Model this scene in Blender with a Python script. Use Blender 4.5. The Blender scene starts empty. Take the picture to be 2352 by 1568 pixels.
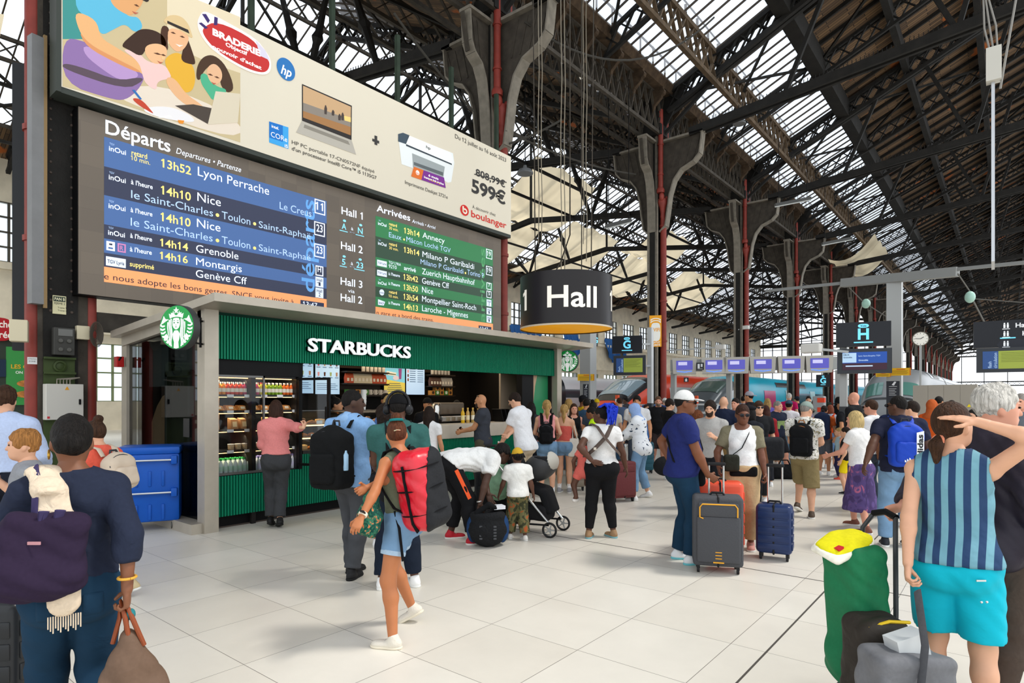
import bpy,bmesh,math,random
import numpy as np
from mathutils import Vector,Matrix
R=math.radians
random.seed(7)
SC=bpy.context.scene
COL=SC.collection

F,HY,CX,CAMZ=1407.0,917.5,1176.0,1.7
TH=math.atan2(2317 - CX,F)
ST,CT=math.sin(TH),math.cos(TH)
cam_d=bpy.data.cameras.new('camera')
cam_d.sensor_width=36.0
cam_d.lens=F/2352*36
cam_d.shift_y=(HY - 784)/2352
cam_d.clip_end=900
cam=bpy.data.objects.new('camera',cam_d)
COL.objects.link(cam)
cam.location=(0,0,CAMZ)
cam.rotation_euler=(R(90),0,TH)
SC.camera=cam

SC.view_settings.view_transform='Standard'
SC.view_settings.look='None'
SC.view_settings.gamma=1
SC.view_settings.use_curve_mapping=False
SC.view_settings.exposure=-0.3
SC.cycles.max_bounces=7
SC.cycles.diffuse_bounces=4
SC.cycles.glossy_bounces=3
SC.cycles.transparent_max_bounces=14
SC.cycles.caustics_reflective=False
SC.cycles.caustics_refractive=False
SC.cycles.sample_clamp_indirect=4
world=bpy.data.worlds.new('sky')
SC.world=world
world.use_nodes=True
wn=world.node_tree
wn.nodes['Background'].inputs[0].default_value=(0.90,0.95,1.0,1)
wn.nodes['Background'].inputs[1].default_value=2.1
sun_d=bpy.data.lights.new('sun','SUN')
sun_d.energy=2.6
sun_d.angle=R(9)
sun_d.color=(1.0,0.95,0.87)
sun=bpy.data.objects.new('sun',sun_d)
COL.objects.link(sun)
sun.rotation_euler=Vector((-0.777,-0.63,-1.75)).to_track_quat('-Z','Y').to_euler()
sun.location=(10,10,40)

def ray(px,py):
 a=(px - CX)/F
 return Vector((-ST+a*CT,CT+a*ST,(HY - py)/F))
def at(px,py,Z):
 d=ray(px,py)
 return Vector((d.x*Z,d.y*Z,CAMZ+d.z*Z))
def gnd(px,py,z=0.0):
 return at(px,py,(CAMZ - z)*F/(py - HY))
def onx(px,py,x):
 d=ray(px,py)
 return at(px,py,x/d.x)
def gz(px,Z):
 p=at(px,HY,Z);p.z=0;return p
def proj(p):
 Z=-p[0]*ST+p[1]*CT
 return (CX+F*(p[0]*CT+p[1]*ST)/Z,HY - F*(p[2] - CAMZ)/Z,Z)

def lin(h):
 h=h.lstrip('#')
 c=[int(h[i:i+2],16)/255 for i in (0,2,4)]
 return tuple(x/12.92 if x<=0.04045 else ((x+0.055)/1.055)**2.4 for x in c)+(1,)
MATS={}
def mat(col,rough=0.6,metal=0.0,emit=0.0,bump=0.0,bdist=0.02,bscale=20.0,stretch=None,var=0.0,vscale=6.0,spec=0.3,trans=0.0,emcol=None,dist=0.0):
 key=(col,rough,metal,emit,bump,bdist,bscale,stretch,var,vscale,spec,trans,emcol,dist)
 if key in MATS:return MATS[key]
 m=bpy.data.materials.new('m_%03d' % len(MATS))
 m.use_nodes=True
 nt=m.node_tree;N=nt.nodes;L=nt.links
 b=N['Principled BSDF']
 b.inputs['Base Color'].default_value=lin(col)
 b.inputs['Roughness'].default_value=rough
 b.inputs['Metallic'].default_value=metal
 b.inputs['Specular IOR Level'].default_value=spec
 if emit:
  b.inputs['Emission Color'].default_value=lin(emcol or col)
  b.inputs['Emission Strength'].default_value=emit
 if trans:b.inputs['Transmission Weight'].default_value=trans
 if bump or var:
  tc=N.new('ShaderNodeTexCoord');mp=N.new('ShaderNodeMapping')
  L.new(tc.outputs['Object'],mp.inputs[0])
  if stretch:mp.inputs['Scale'].default_value=stretch
 if bump:
  n=N.new('ShaderNodeTexNoise');n.inputs['Scale'].default_value=bscale;n.inputs['Detail'].default_value=3
  n.inputs['Distortion'].default_value=dist
  L.new(mp.outputs[0],n.inputs[0])
  bp=N.new('ShaderNodeBump');bp.inputs['Strength'].default_value=bump;bp.inputs['Distance'].default_value=0.02
  L.new(n.outputs[0],bp.inputs['Height']);L.new(bp.outputs[0],b.inputs['Normal'])
 if var:
  n2=N.new('ShaderNodeTexNoise');n2.inputs['Scale'].default_value=vscale;n2.inputs['Detail'].default_value=5
  L.new(mp.outputs[0],n2.inputs[0])
  hs=N.new('ShaderNodeHueSaturation');hs.inputs['Color'].default_value=lin(col)
  mr=N.new('ShaderNodeMapRange');mr.inputs[1].default_value=0.3;mr.inputs[2].default_value=0.7
  mr.inputs[3].default_value=1 - var;mr.inputs[4].default_value=1+var
  L.new(n2.outputs[0],mr.inputs[0]);L.new(mr.outputs[0],hs.inputs['Value']);L.new(hs.outputs[0],b.inputs['Base Color'])
 MATS[key]=m
 return m
def cloth(col,**k):
 k.setdefault('rough',0.9);k.setdefault('bump',0.8);k.setdefault('bdist',0.05);k.setdefault('bscale',9);k.setdefault('spec',0.15);k.setdefault('dist',0.6)
 k.setdefault('var',0.06);k.setdefault('vscale',60)
 return mat(col,**k)
def glow(col,s):return mat(col,rough=0.35,emit=s,spec=0.3)
def pane(tint,clear,name='glass'):
 key=('pane',tint,clear)
 if key in MATS:return MATS[key]
 m=bpy.data.materials.new('m_'+name);m.use_nodes=True
 nt=m.node_tree;N=nt.nodes;L=nt.links
 N.remove(N['Principled BSDF']);out=N['Material Output']
 tr=N.new('ShaderNodeBsdfTransparent');tr.inputs[0].default_value=lin(tint)
 gl=N.new('ShaderNodeBsdfGlossy');gl.inputs['Roughness'].default_value=0.03
 mx=N.new('ShaderNodeMixShader');fr=N.new('ShaderNodeFresnel');fr.inputs[0].default_value=1.45
 L.new(fr.outputs[0],mx.inputs[0]);L.new(tr.outputs[0],mx.inputs[1]);L.new(gl.outputs[0],mx.inputs[2])
 if clear<1:
  df=N.new('ShaderNodeBsdfTranslucent');df.inputs[0].default_value=(0.9,0.93,1,1)
  m2=N.new('ShaderNodeMixShader');m2.inputs[0].default_value=1 - clear
  L.new(mx.outputs[0],m2.inputs[1]);L.new(df.outputs[0],m2.inputs[2]);mx=m2
 L.new(mx.outputs[0],out.inputs[0])
 MATS[key]=m
 return m
def node_mat(col_a,col_b,kind,scale=(1,1,1),rough=0.85,thr=0.5,soft=0.02,col_c=None,thr2=0.6,detail=2.0,dist=0.0,bump=0.0,metal=0):
 """two or three flat colours laid out by a noise, wave or brick pattern in object space"""
 key=(col_a,col_b,kind,scale,rough,thr,soft,col_c,thr2,detail,dist,bump,metal)
 if key in MATS:return MATS[key]
 m=bpy.data.materials.new('m_%03d' % len(MATS));m.use_nodes=True
 nt=m.node_tree;N=nt.nodes;L=nt.links;b=N['Principled BSDF']
 b.inputs['Roughness'].default_value=rough;b.inputs['Metallic'].default_value=metal;b.inputs['Specular IOR Level'].default_value=0.25
 tc=N.new('ShaderNodeTexCoord');mp=N.new('ShaderNodeMapping');mp.inputs['Scale'].default_value=scale
 L.new(tc.outputs['Object'],mp.inputs[0])
 if kind=='noise':
  t=N.new('ShaderNodeTexNoise');t.inputs['Scale'].default_value=1;t.inputs['Detail'].default_value=detail;t.inputs['Distortion'].default_value=dist
 elif kind=='wave':
  t=N.new('ShaderNodeTexWave');t.wave_type='BANDS';t.bands_direction='X';t.inputs['Scale'].default_value=1;t.inputs['Distortion'].default_value=dist;t.inputs['Detail'].default_value=1
 elif kind=='voronoi':
  t=N.new('ShaderNodeTexVoronoi');t.inputs['Scale'].default_value=1
 L.new(mp.outputs[0],t.inputs[0])
 cr=N.new('ShaderNodeValToRGB');e=cr.color_ramp.elements
 e[0].position=max(0,thr - soft);e[0].color=lin(col_a);e[1].position=min(1,thr+soft);e[1].color=lin(col_b)
 if col_c:
  x=e.new(min(1,thr2));x.color=lin(col_b);y=e.new(min(1,thr2+2*soft));y.color=lin(col_c)
 L.new(t.outputs[0],cr.inputs[0]);L.new(cr.outputs[0],b.inputs['Base Color'])
 if bump:
  n=N.new('ShaderNodeTexNoise');n.inputs['Scale'].default_value=12;L.new(tc.outputs['Object'],n.inputs[0])
  bp=N.new('ShaderNodeBump');bp.inputs['Strength'].default_value=bump;bp.inputs['Distance'].default_value=0.05
  L.new(n.outputs[0],bp.inputs['Height']);L.new(bp.outputs[0],b.inputs['Normal'])
 MATS[key]=m
 return m

def tag(o,label=None,cat=None,group=None,kind=None):
 if label:o['label']=label
 if cat:o['category']=cat
 if group:o['group']=group
 if kind:o['kind']=kind
 return o
def thing(name,loc,label,cat,group=None,rz=0.0):
 o=bpy.data.objects.new(name,None);COL.objects.link(o)
 o.empty_display_size=0.1
 o.location=loc;o.rotation_euler=(0,0,rz)
 return tag(o,label,cat,group)
def link_mesh(name,me,m,parent=None):
 o=bpy.data.objects.new(name,me);COL.objects.link(o)
 if m is not None:me.materials.append(m)
 if parent is not None:o.parent=parent
 return o
def copy_tree(o,parent=None):
 c=o.copy();COL.objects.link(c)
 if parent is not None:c.parent=parent
 for ch in list(o.children):copy_tree(ch,c)
 return c
class MB:
 """collects shapes and links them as one mesh object"""
 def __init__(s):s.v=[];s.f=[]
 def add(s,vs,fs):
  k=len(s.v);s.v.extend([tuple(v) for v in vs]);s.f.extend([tuple(i+k for i in f) for f in fs]);return s
 def box(s,c,d,rot=None):
  h=[x/2 for x in d];vs=[]
  for x in (-1,1):
   for y in (-1,1):
    for z in (-1,1):
     p=Vector((x*h[0],y*h[1],z*h[2]))
     if rot is not None:p=rot @ p
     vs.append(p+Vector(c))
  return s.add(vs,[(0,1,3,2),(4,6,7,5),(0,4,5,1),(2,3,7,6),(0,2,6,4),(1,5,7,3)])
 def bb(s,x0,x1,y0,y1,z0,z1):
  return s.box(((x0+x1)/2,(y0+y1)/2,(z0+z1)/2),(x1 - x0,y1 - y0,z1 - z0))
 def rbox(s,c,d,r,rot=None,seg=2):
  bm=bmesh.new();bmesh.ops.create_cube(bm,size=1)
  for v in bm.verts:v.co=Vector((v.co.x*d[0],v.co.y*d[1],v.co.z*d[2]))
  bmesh.ops.bevel(bm,geom=list(bm.edges),offset=r,segments=seg,affect='EDGES',profile=0.5)
  bm.verts.index_update()
  vs=[(rot @ v.co if rot is not None else v.co)+Vector(c) for v in bm.verts]
  fs=[tuple(v.index for v in f.verts) for f in bm.faces];bm.free()
  return s.add(vs,fs)
 def bar(s,a,b,w,h=None,up=None):
  a=Vector(a);b=Vector(b);h=h or w;d=b - a
  if d.length<1e-6:return s
  z=d.normalized();u=Vector(up) if up else Vector((0,0,1))
  if abs(z.dot(u))>0.98:u=Vector((0,1,0)) if abs(z.y)<0.9 else Vector((1,0,0))
  x=z.cross(u).normalized();y=x.cross(z)
  vs=[p+x*(i*w/2)+y*(j*h/2) for p in (a,b) for i,j in ((-1,-1),(1,-1),(1,1),(-1,1))]
  return s.add(vs,[(3,2,1,0),(4,5,6,7),(0,1,5,4),(1,2,6,5),(2,3,7,6),(3,0,4,7)])
 def tube(s,pts,r,n=8,cap=True,flat=1.0,up=None):
  pts=[Vector(p) for p in pts];m=len(pts)
  rs=r if isinstance(r,(list,tuple)) else [r]*m
  vs=[];ref=None
  for i,p in enumerate(pts):
   d=(pts[min(i+1,m - 1)] - pts[max(i - 1,0)])
   d=d.normalized() if d.length>1e-9 else Vector((0,0,1))
   if ref is None:
    u=Vector(up) if up else (Vector((0,0,1)) if abs(d.z)<0.9 else Vector((1,0,0)))
    ref=(u - d*u.dot(d)).normalized()
   else:
    ref=ref - d*ref.dot(d)
    ref=ref.normalized() if ref.length>1e-6 else Vector((1,0,0))
   q=d.cross(ref)
   for k in range(n):
    a=2*math.pi*k/n
    vs.append(p+q*(math.cos(a)*rs[i])+ref*(math.sin(a)*rs[i]*flat))
  fs=[(i*n+k,i*n+(k+1) % n,(i+1)*n+(k+1) % n,(i+1)*n+k) for i in range(m - 1) for k in range(n)]
  if cap:fs+=[tuple(reversed(range(n))),tuple((m - 1)*n+k for k in range(n))]
  return s.add(vs,fs)
 def lathe(s,prof,n=16,o=(0,0,0),rot=None,sx=1.0,sy=1.0,cap=True):
  vs=[];o=Vector(o)
  for r_,z in prof:
   for k in range(n):
    a=2*math.pi*k/n
    p=Vector((math.cos(a)*r_*sx,math.sin(a)*r_*sy,z))
    vs.append((rot @ p if rot is not None else p)+o)
  m=len(prof)
  fs=[(i*n+k,i*n+(k+1) % n,(i+1)*n+(k+1) % n,(i+1)*n+k) for i in range(m - 1) for k in range(n)]
  if cap:fs+=[tuple(reversed(range(n))),tuple((m - 1)*n+k for k in range(n))]
  return s.add(vs,fs)
 def ball(s,c,r,n=12,m=8,rot=None):
  r=r if isinstance(r,(list,tuple)) else (r,r,r)
  prof=[(math.sin(math.pi*i/m)+1e-4,-math.cos(math.pi*i/m)) for i in range(m+1)]
  k=len(s.v);s.lathe(prof,n)
  for i in range(k,len(s.v)):
   p=Vector((s.v[i][0]*r[0],s.v[i][1]*r[1],s.v[i][2]*r[2]))
   s.v[i]=tuple((rot @ p if rot is not None else p)+Vector(c))
  return s
 def prism(s,poly,fr,d0,d1):
  """2-D polygon in the frame (origin, u, v, n), from depth d0 to d1 along n"""
  o,u,v,n=fr;m=len(poly)
  vs=[o+u*p[0]+v*p[1]+n*d for d in (d0,d1) for p in poly]
  fs=[tuple(range(m)),tuple(reversed(range(m,2*m)))]+[(i,i+m,(i+1) % m+m,(i+1) % m) for i in range(m)]
  return s.add(vs,fs)
 def quad(s,a,b,c,d):return s.add([a,b,c,d],[(0,1,2,3)])
 def lattice(s,a,b,dv,bay,cw,bw,posts=False):
  """flat lattice girder: chord a-b, second chord offset by dv, crossed bars between"""
  a=Vector(a);b=Vector(b);dv=Vector(dv);L=(b - a).length
  s.bar(a,b,cw);s.bar(a+dv,b+dv,cw)
  n=max(1,int(round(L/bay)))
  for i in range(n):
   p=a+(b - a)*(i/n);q=a+(b - a)*((i+1)/n)
   s.bar(p,q+dv,bw,bw*0.4);s.bar(p+dv,q,bw,bw*0.4)
   if posts:s.bar(p,p+dv,bw)
  return s
 def build(s,name,m,parent=None,smooth=False,world=True,angle=40,fix=True):
  me=bpy.data.meshes.new(name)
  off=Vector((0,0,0))
  if parent is not None and world:
   mw=parent_matrix(parent).inverted()
   vs=[mw @ Vector(v) for v in s.v]
  else:vs=s.v
  me.from_pydata([tuple(v) for v in vs],[],s.f)
  if fix:
   bm=bmesh.new();bm.from_mesh(me);bmesh.ops.recalc_face_normals(bm,faces=bm.faces);bm.to_mesh(me);bm.free()
  if smooth:
   me.shade_smooth();me.set_sharp_from_angle(angle=R(angle))
  return link_mesh(name,me,m,parent)
def parent_matrix(o):
 mtx=Matrix.Identity(4);x=o
 while x is not None:
  mtx=(Matrix.Translation(x.location) @ x.rotation_euler.to_matrix().to_4x4() @ Matrix.Diagonal((*x.scale,1))) @ mtx;x=x.parent
 return mtx
X,Y,Zv=Vector((1,0,0)),Vector((0,1,0)),Vector((0,0,1))
def text(mb,s,cap,o,u,v,n,width=None,bold=0.0,align='L',shear=0.0,d0=0.0,d1=None,fit=True):
 """lettering into mb: cap height in metres, origin at baseline start, u along, v up, n outwards"""
 co,fs=glyphs(s,bold,shear,d1 is not None)
 if len(co)==0:return
 fl=[]
 for i,ch_ in enumerate(s):
  if ch_=='1' and not shear:
   xr=glyphs(s[:i+1],bold,0,False)[0][:,0].max();w1=np.ptp(glyphs('1',bold,0,False)[0][:,0]);fl.append(xr - w1*.5)
 _text_put(mb,co,fs,fl,cap,o,u,v,n,width,align,d0,d1)
_gl={}
def glyphs(s,bold,shear,solid):
 key=(s,bold,shear,solid)
 if key in _gl:return _gl[key]
 cu=bpy.data.curves.new('t','FONT');cu.body=s;cu.size=1.0;cu.offset=bold;cu.shear=shear;cu.resolution_u=3
 if solid:cu.extrude=0.5
 ob=bpy.data.objects.new('t',cu);COL.objects.link(ob)
 me=bpy.data.meshes.new_from_object(ob)
 co=np.empty(len(me.vertices)*3);me.vertices.foreach_get('co',co);co=co.reshape(-1,3)
 fs=[tuple(p.vertices) for p in me.polygons]
 bpy.data.objects.remove(ob);bpy.data.curves.remove(cu);bpy.data.meshes.remove(me)
 _gl[key]=(co,fs);return co,fs
def _text_put(mb,co,fs,fl,cap,o,u,v,n,width,align,d0,d1):
 k=cap/0.682;kx=k
 x0,x1=co[:,0].min(),co[:,0].max()
 if width:kx=width/(x1 - x0)
 sh={'L':-x0*kx,'C':-(x0+x1)/2*kx,'R':-x1*kx}[align]
 o=Vector(o)
 vs=[]
 for c in co:
  dd=d0 if d1 is None else (d0 if c[2]<0 else d1)
  vs.append(o+u*(c[0]*kx+sh)+v*(c[1]*k)+n*dd)
 mb.add(vs,fs)
 for x in fl:
  mb.add([o+u*(a*kx+sh)+v*(b*k)+n*((d1 if d1 is not None else d0)) for a,b in ((x+.02,.682),(x - .01,.56),(x - .17,.47),(x - .17,.58))],[(0,1,2,3)])

IRON=mat('#1d1b18',rough=0.75,var=0.35,vscale=3,bump=0.4,bscale=25)
IRON2=mat('#423c34',rough=0.8,var=0.3,vscale=4,bump=0.4,bscale=25)
IRON_G=mat('#2c3a2c',rough=0.7,var=0.25,vscale=4)
RIVET=mat('#7d766a',rough=0.7,var=0.2,vscale=5)
REDP=mat('#84342a',rough=0.5,var=0.12,vscale=5)
BLACK=mat('#0b0b0c',rough=0.5,spec=.15)
STEEL=mat('#b5ac9d',rough=0.42,metal=0.4,var=0.06,vscale=5)
def floor_material():
 m=bpy.data.materials.new('floor_tiles');m.use_nodes=True
 nt=m.node_tree;N=nt.nodes;L=nt.links;b=N['Principled BSDF']
 tc=N.new('ShaderNodeTexCoord');mp=N.new('ShaderNodeMapping');mp.inputs['Location'].default_value=(1.505+77,77 - 4.28+0.0,0)
 L.new(tc.outputs['Object'],mp.inputs[0])
 br=N.new('ShaderNodeTexBrick');br.offset=0;br.inputs['Scale'].default_value=1
 br.inputs['Brick Width'].default_value=0.77;br.inputs['Row Height'].default_value=0.77;br.inputs['Mortar Size'].default_value=0.0025
 br.inputs['Color1'].default_value=lin('#dfdacf');br.inputs['Color2'].default_value=lin('#d8d2c6');br.inputs['Mortar'].default_value=lin('#77716a')
 br.inputs['Mortar Smooth'].default_value=0.3
 L.new(mp.outputs[0],br.inputs[0])
 n=N.new('ShaderNodeTexNoise');n.inputs['Scale'].default_value=1.3;n.inputs['Detail'].default_value=8;n.inputs['Roughness'].default_value=0.65
 L.new(tc.outputs['Object'],n.inputs[0])
 mr=N.new('ShaderNodeMapRange');mr.inputs[1].default_value=0.3;mr.inputs[2].default_value=0.75;mr.inputs[3].default_value=0.93;mr.inputs[4].default_value=1.05
 L.new(n.outputs[0],mr.inputs[0])
 hs=N.new('ShaderNodeHueSaturation');L.new(br.outputs[0],hs.inputs['Color']);L.new(mr.outputs[0],hs.inputs['Value']);L.new(hs.outputs[0],b.inputs['Base Color'])
 mr2=N.new('ShaderNodeMapRange');mr2.inputs[3].default_value=0.26;mr2.inputs[4].default_value=0.48
 L.new(n.outputs[0],mr2.inputs[0]);L.new(mr2.outputs[0],b.inputs['Roughness'])
 return m
fl=MB();fl.quad((-40,-14,0),(24,-14,0),(24,28,0),(-40,28,0))
floor_o=fl.build('floor',floor_material());tag(floor_o,kind='structure')
jt=MB();jt.bb(-1.275,-1.262,-6,30,-0.01,0.002);jt.bb(-12,12,6.28,6.293,-0.01,0.002)
o=jt.build('trim_1',mat('#4c4843',rough=0.8));tag(o,kind='structure')
tb=MB();tb.bb(-40,24,28,200,-1.1,-1.0)
tag(tb.build('ground',mat('#6e665c',rough=0.95,var=0.3,vscale=2)),kind='structure')
for k,(x0,x1) in enumerate(((-39,-25.2),(-12.3,-6.1),(-2.7,8.0))):
 pb=MB();pb.bb(x0,x1,28,190,-1.05,0.0)
 tag(pb.build('floor_platform',mat('#b9b3a8',rough=0.8,var=0.1)),kind='structure')
XC,Y0,PITCH,NCOL=-11.1,2.86,10.0,19
ZR=lambda x:14.0+0.457*(x+10.4)
ZL=lambda x:14.0+0.457*(-11.8 - x) if x>-25 else 14.0+0.457*13.2 - 0.457*(-25 - x)
BRK=[(0.25,8.4),(0.5,8.6),(0.6,9.2),(0.68,9.8),(0.86,10.35),(1.15,10.7),(1.65,10.9),(1.9,11.15),(1.95,11.5),(2.0,11.95),(0.25,11.95)]
def bracket(web,fla,c,d,k=1.0,w=0.34):
 d=Vector(d);n=Vector((-d.y,d.x,0))
 pl=[(a*k if a>0.3 else a,z) for a,z in BRK]
 web.prism(pl,(Vector((c[0],c[1],0)),d,Zv,n),-0.04,0.04)
 for i in range(len(pl) - 2):
  a,b=pl[i],pl[i+1]
  fla.bar(Vector((c[0],c[1],a[1]))+d*a[0],Vector((c[0],c[1],b[1]))+d*b[0],0.05,w,up=n)
 fla.bar(Vector((c[0],c[1],11.98))+d*0.2,Vector((c[0],c[1],11.98))+d*(2.0*k+0.05),w+0.06,0.08)
 for j in range(1,5):
  a=0.45+j*0.32*k
  web.bar(Vector((c[0],c[1],10.9))+d*(a*0.9),Vector((c[0],c[1],11.85))+d*(a+0.15*k),0.05,0.12,up=n)
column_src=None
for i in range(0,NCOL):
 y=Y0+PITCH*i
 if i in (0,):
  near=True
 if column_src is None or i==1:
  c=(0,0)
  col=thing('column',(0,0,0),None,None);tag(col,kind='structure')
  sh=MB()
  zt=12.2
  sh.bb(-0.04,0.04,-0.2,0.2,0,zt)
  sh.bb(-0.22,0.22,-0.24,-0.2,0,zt);sh.bb(-0.22,0.22,0.2,0.24,0,zt)
  for z in np.arange(1.0,zt,1.5):sh.bb(-0.2,0.2,-0.2,0.2,z,z+0.03)
  sh.build('shaft',IRON,col)
  rv=MB()
  for s in (-1,1):
   rv.bb(-0.225,-0.12,s*0.24 - 0.008,s*0.24+0.008,0.8,zt);rv.bb(0.12,0.225,s*0.24 - 0.008,s*0.24+0.008,0.8,zt)
   rv.bb(0.22,0.228,s*0.24 - 0.07,s*0.24+0.07,0.8,zt)
   for z in np.arange(0.9,11.5 if i else 6.5,0.17 if i==0 else 0.3):
    for x in (-0.17,0.17):rv.ball((x,s*0.25,z),0.024,6,4)
  rv.build('rivet_strip',RIVET if i else IRON2,col)
  dp=MB();px=0.36;py0=0.0
  if i==0:px,py0=0.05,-0.30
  dp.tube([(px,py0,0.0),(px,py0,9.0)],0.125,12)
  for z in (1.2,1.35,4.0,5.6,8.6):dp.lathe([(0.15,z),(0.15,z+0.08)],12,(px,py0,0))
  dp.lathe([(0.13,8.9),(0.17,9.0),(0.15,9.1),(0.2,9.35),(0.3,9.55),(0.26,9.7)],14,(px,0,0),sx=0.7)
  for s in (-1,1):
   dp.ball((px+0.05,s*0.25,9.75),(0.1,0.13,0.17),10,7)
   dp.lathe([(0.15,9.9),(0.16,10.02),(0.12,10.1)],12,(px,s*0.25,0))
   dp.tube([(px,s*0.25,10.0),(px,s*0.25,13.2)],0.1,10)
   for z in (10.6,11.8):dp.lathe([(0.125,z),(0.125,z+0.05)],10,(px,s*0.25,0))
  dp.ball((px+0.14,0,9.72),(0.08,0.09,0.1),10,6)
  if i==0:dp.tube([(0.15,0.36,0),(0.15,0.36,8.8)],0.09,10)
  dp.build('downpipe',REDP,col,smooth=True)
  wb,fb=MB(),MB()
  for d,k in (((1,0,0),1.0),((-1,0,0),0.9),((0,1,0),0.55),((0,-1,0),0.55)):bracket(wb,fb,c,d,k)
  wb.build('bracket_web',IRON2,col);fb.build('bracket_flange',RIVET,col)
  bs=MB()
  if i==0:bs.bb(-.2,.2,-.2,.2,0,.3)
  else:bs.bb(-0.34,0.34,-0.34,0.34,0,0.5);bs.lathe([(0.36,0.5),(0.4,0.6),(0.3,0.75),(0.32,1.3),(0.36,1.35),(0.3,1.5)],8,(0.1,0,0))
  bs.build('base',IRON_G,col)
  hd=MB()
  hd.bb(-0.45,0.45,-0.45,0.45,12.2,12.6);hd.bb(-0.35,0.35,-0.35,0.35,12.6,14.0)
  for s in (-1,1):hd.prism([(0.3,12.3),(1.3,13.9),(0.3,13.9)],(Vector((0,0,0)),X*s,Zv,Y),-0.03,0.03)
  hd.build('head_block',IRON,col)
  col.location=(XC,y,0)
  if i==1:column_src=col
  continue
 cc=copy_tree(column_src);cc.location=(XC,y,0)

for i in range(-2,NCOL - 1):
 y=Y0+PITCH*i
 g=MB()
 bay=0.55 if i<7 else 1.2
 for x in (-0.35,0.35):
  g.lattice((XC+x,y,12.25),(XC+x,y+PITCH,12.25),(0,0,1.5),bay,0.12,0.1)
  if i<6:
   n=int(PITCH/bay)
   for j in range(n):g.ball((XC+x,y+(j+0.5)*PITCH/n,13.0),(0.03,0.11,0.11),6,4)
 tag(g.build('roof_girder',IRON2),kind='structure')
 cn=MB()
 cn.prism([(-0.45,13.75),(0.75,13.75),(0.9,14.0),(0.75,14.25),(-0.45,14.25)],(Vector((XC,y,0)),X,Zv,Y),0,PITCH)
 cn.prism([(-1.1,13.9),(-0.45,13.75),(-0.45,14.2),(-1.1,14.2)],(Vector((XC,y,0)),X,Zv,Y),0,PITCH)
 for j in range(6):
  yy=y+0.85+j*1.66
  cn.prism([(0.35,12.7),(0.42,13.1),(0.7,13.35),(0.78,13.75),(0.35,13.75)],(Vector((XC,yy,0)),X,Zv,Y),-0.07,0.07)
  cn.lathe([(0.12,-0.09),(0.12,0.09)],8,(XC+0.72,yy,13.55),Matrix.Rotation(R(90),3,'X'))
 for j in range(10):cn.bb(XC+0.86,XC+0.9,y+j,y+j+0.05,14.0,14.75)
 cn.bar((XC+0.88,y,14.7),(XC+0.88,y+PITCH,14.7),0.05)
 tag(cn.build('roof_cornice',mat('#4a3b2c',rough=0.9,var=0.4,vscale=5,bump=0.6,bscale=14)),kind='structure')

XE=4.0
def spikes(mb,a,b,n):
 a,b=Vector(a),Vector(b)
 for j in range(n):
  p=a+(b - a)*(j/n);mb.bar(p,p+Vector((0,0,0.22)),0.02)
for i in range(-1,2*(NCOL - 1)):
 y=Y0+PITCH*i/2
 main=i % 2==0
 far=i>16
 t=MB()
 a=(XC+0.6,y,ZR(XC+0.6) - 0.1);b=(XE,y,ZR(XE) - 0.1)
 for s in ((-0.12,0.12) if (i<8 and main) else (0,)):
  t.lattice((a[0],y+s,a[2] - 0.75),(b[0],y+s,b[2] - 0.75),(0,0,0.72),0.62 if not far else 1.3,0.16 if main else 0.12,0.1)
 if main:
  e0,e1=(XC+1.5,y,12.05),(XE,y,12.05+0.092*14)
  for s in (-0.14,0.14):t.bar((e0[0],y+s,e0[2]),(e1[0],y+s,e1[2]),0.12,0.3)
  if i<8:spikes(t,(e0[0],y,e0[2]+0.14),(e1[0],y,e1[2]+0.14),110)
  for xs,xt in ((-6.2,-4.6),(-1.2,0.2),(-1.2,-3.0)):
   t.bar((xs,y,12.05+0.092*(xs+9.6)),(xt,y,ZR(xt) - 0.5),0.14)
  t.bar((XC+0.4,y,12.3),(-8.2,y,ZR(-8.2) - 0.8),0.12)
 tag(t.build('roof_truss',IRON),kind='structure')

w=MB()
for i in range(0,9):
 y=Y0+PITCH*i
 for (xa,xb) in ((-10.2,-6.2),(-6.2,-1.0),(-1.0,XE)):
  w.bar((xa,y,ZR(xa) - 0.35),(xb,y+5,ZR(xb) - 0.35),0.09);w.bar((xa,y+5,ZR(xa) - 0.35),(xb,y,ZR(xb) - 0.35),0.09)
tag(w.build('roof_bracing',IRON),kind='structure')
YB,YE=-8.0,Y0+PITCH*(NCOL - 1)
pu=MB()
pu.lattice((-8.6,YB,ZR(-8.6) - 1.15),(-8.6,90,ZR(-8.6) - 1.15),(0,0,1.1),0.7,0.16,0.12,posts=False)
pu.lattice((-8.6,90,ZR(-8.6) - 1.15),(-8.6,YE,ZR(-8.6) - 1.15),(0,0,1.1),1.6,0.16,0.12)
for j in range(int(100/1.0)):pu.bb(-8.63,-8.55,YB+j,YB+j+0.05,ZR(-8.6),ZR(-8.6)+0.4)
pu.bar((-8.5,YB,ZR(-8.6)+0.35),(-8.5,92,ZR(-8.6)+0.35),0.04)
tag(pu.build('roof_purlin',mat('#5a4a38',rough=0.85,var=0.35,vscale=4)),kind='structure')
pu=MB()
pu.bb(-6.4,-5.9,YB,YE,ZR(-6.2) - 0.75,ZR(-6.2)+0.05)
for x in (-3.6,-1.0,1.4,3.6):pu.bb(x - 0.12,x+0.12,YB,YE,ZR(x) - 0.62,ZR(x) - 0.05)
tag(pu.build('roof_purlin',IRON),kind='structure')
bars=MB()
y=YB
while y<YE:
 bars.bar((-10.35,y,ZR(-10.35)+0.04),(-6.15,y,ZR(-6.15)+0.04),0.034,0.07);y+=0.58 if y<80 else 1.2
tag(bars.build('skylight_bars',mat('#4d4339',rough=0.8)),kind='structure')
GLASS=pane('#ccd4dc',0.80,'skylight')
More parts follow.
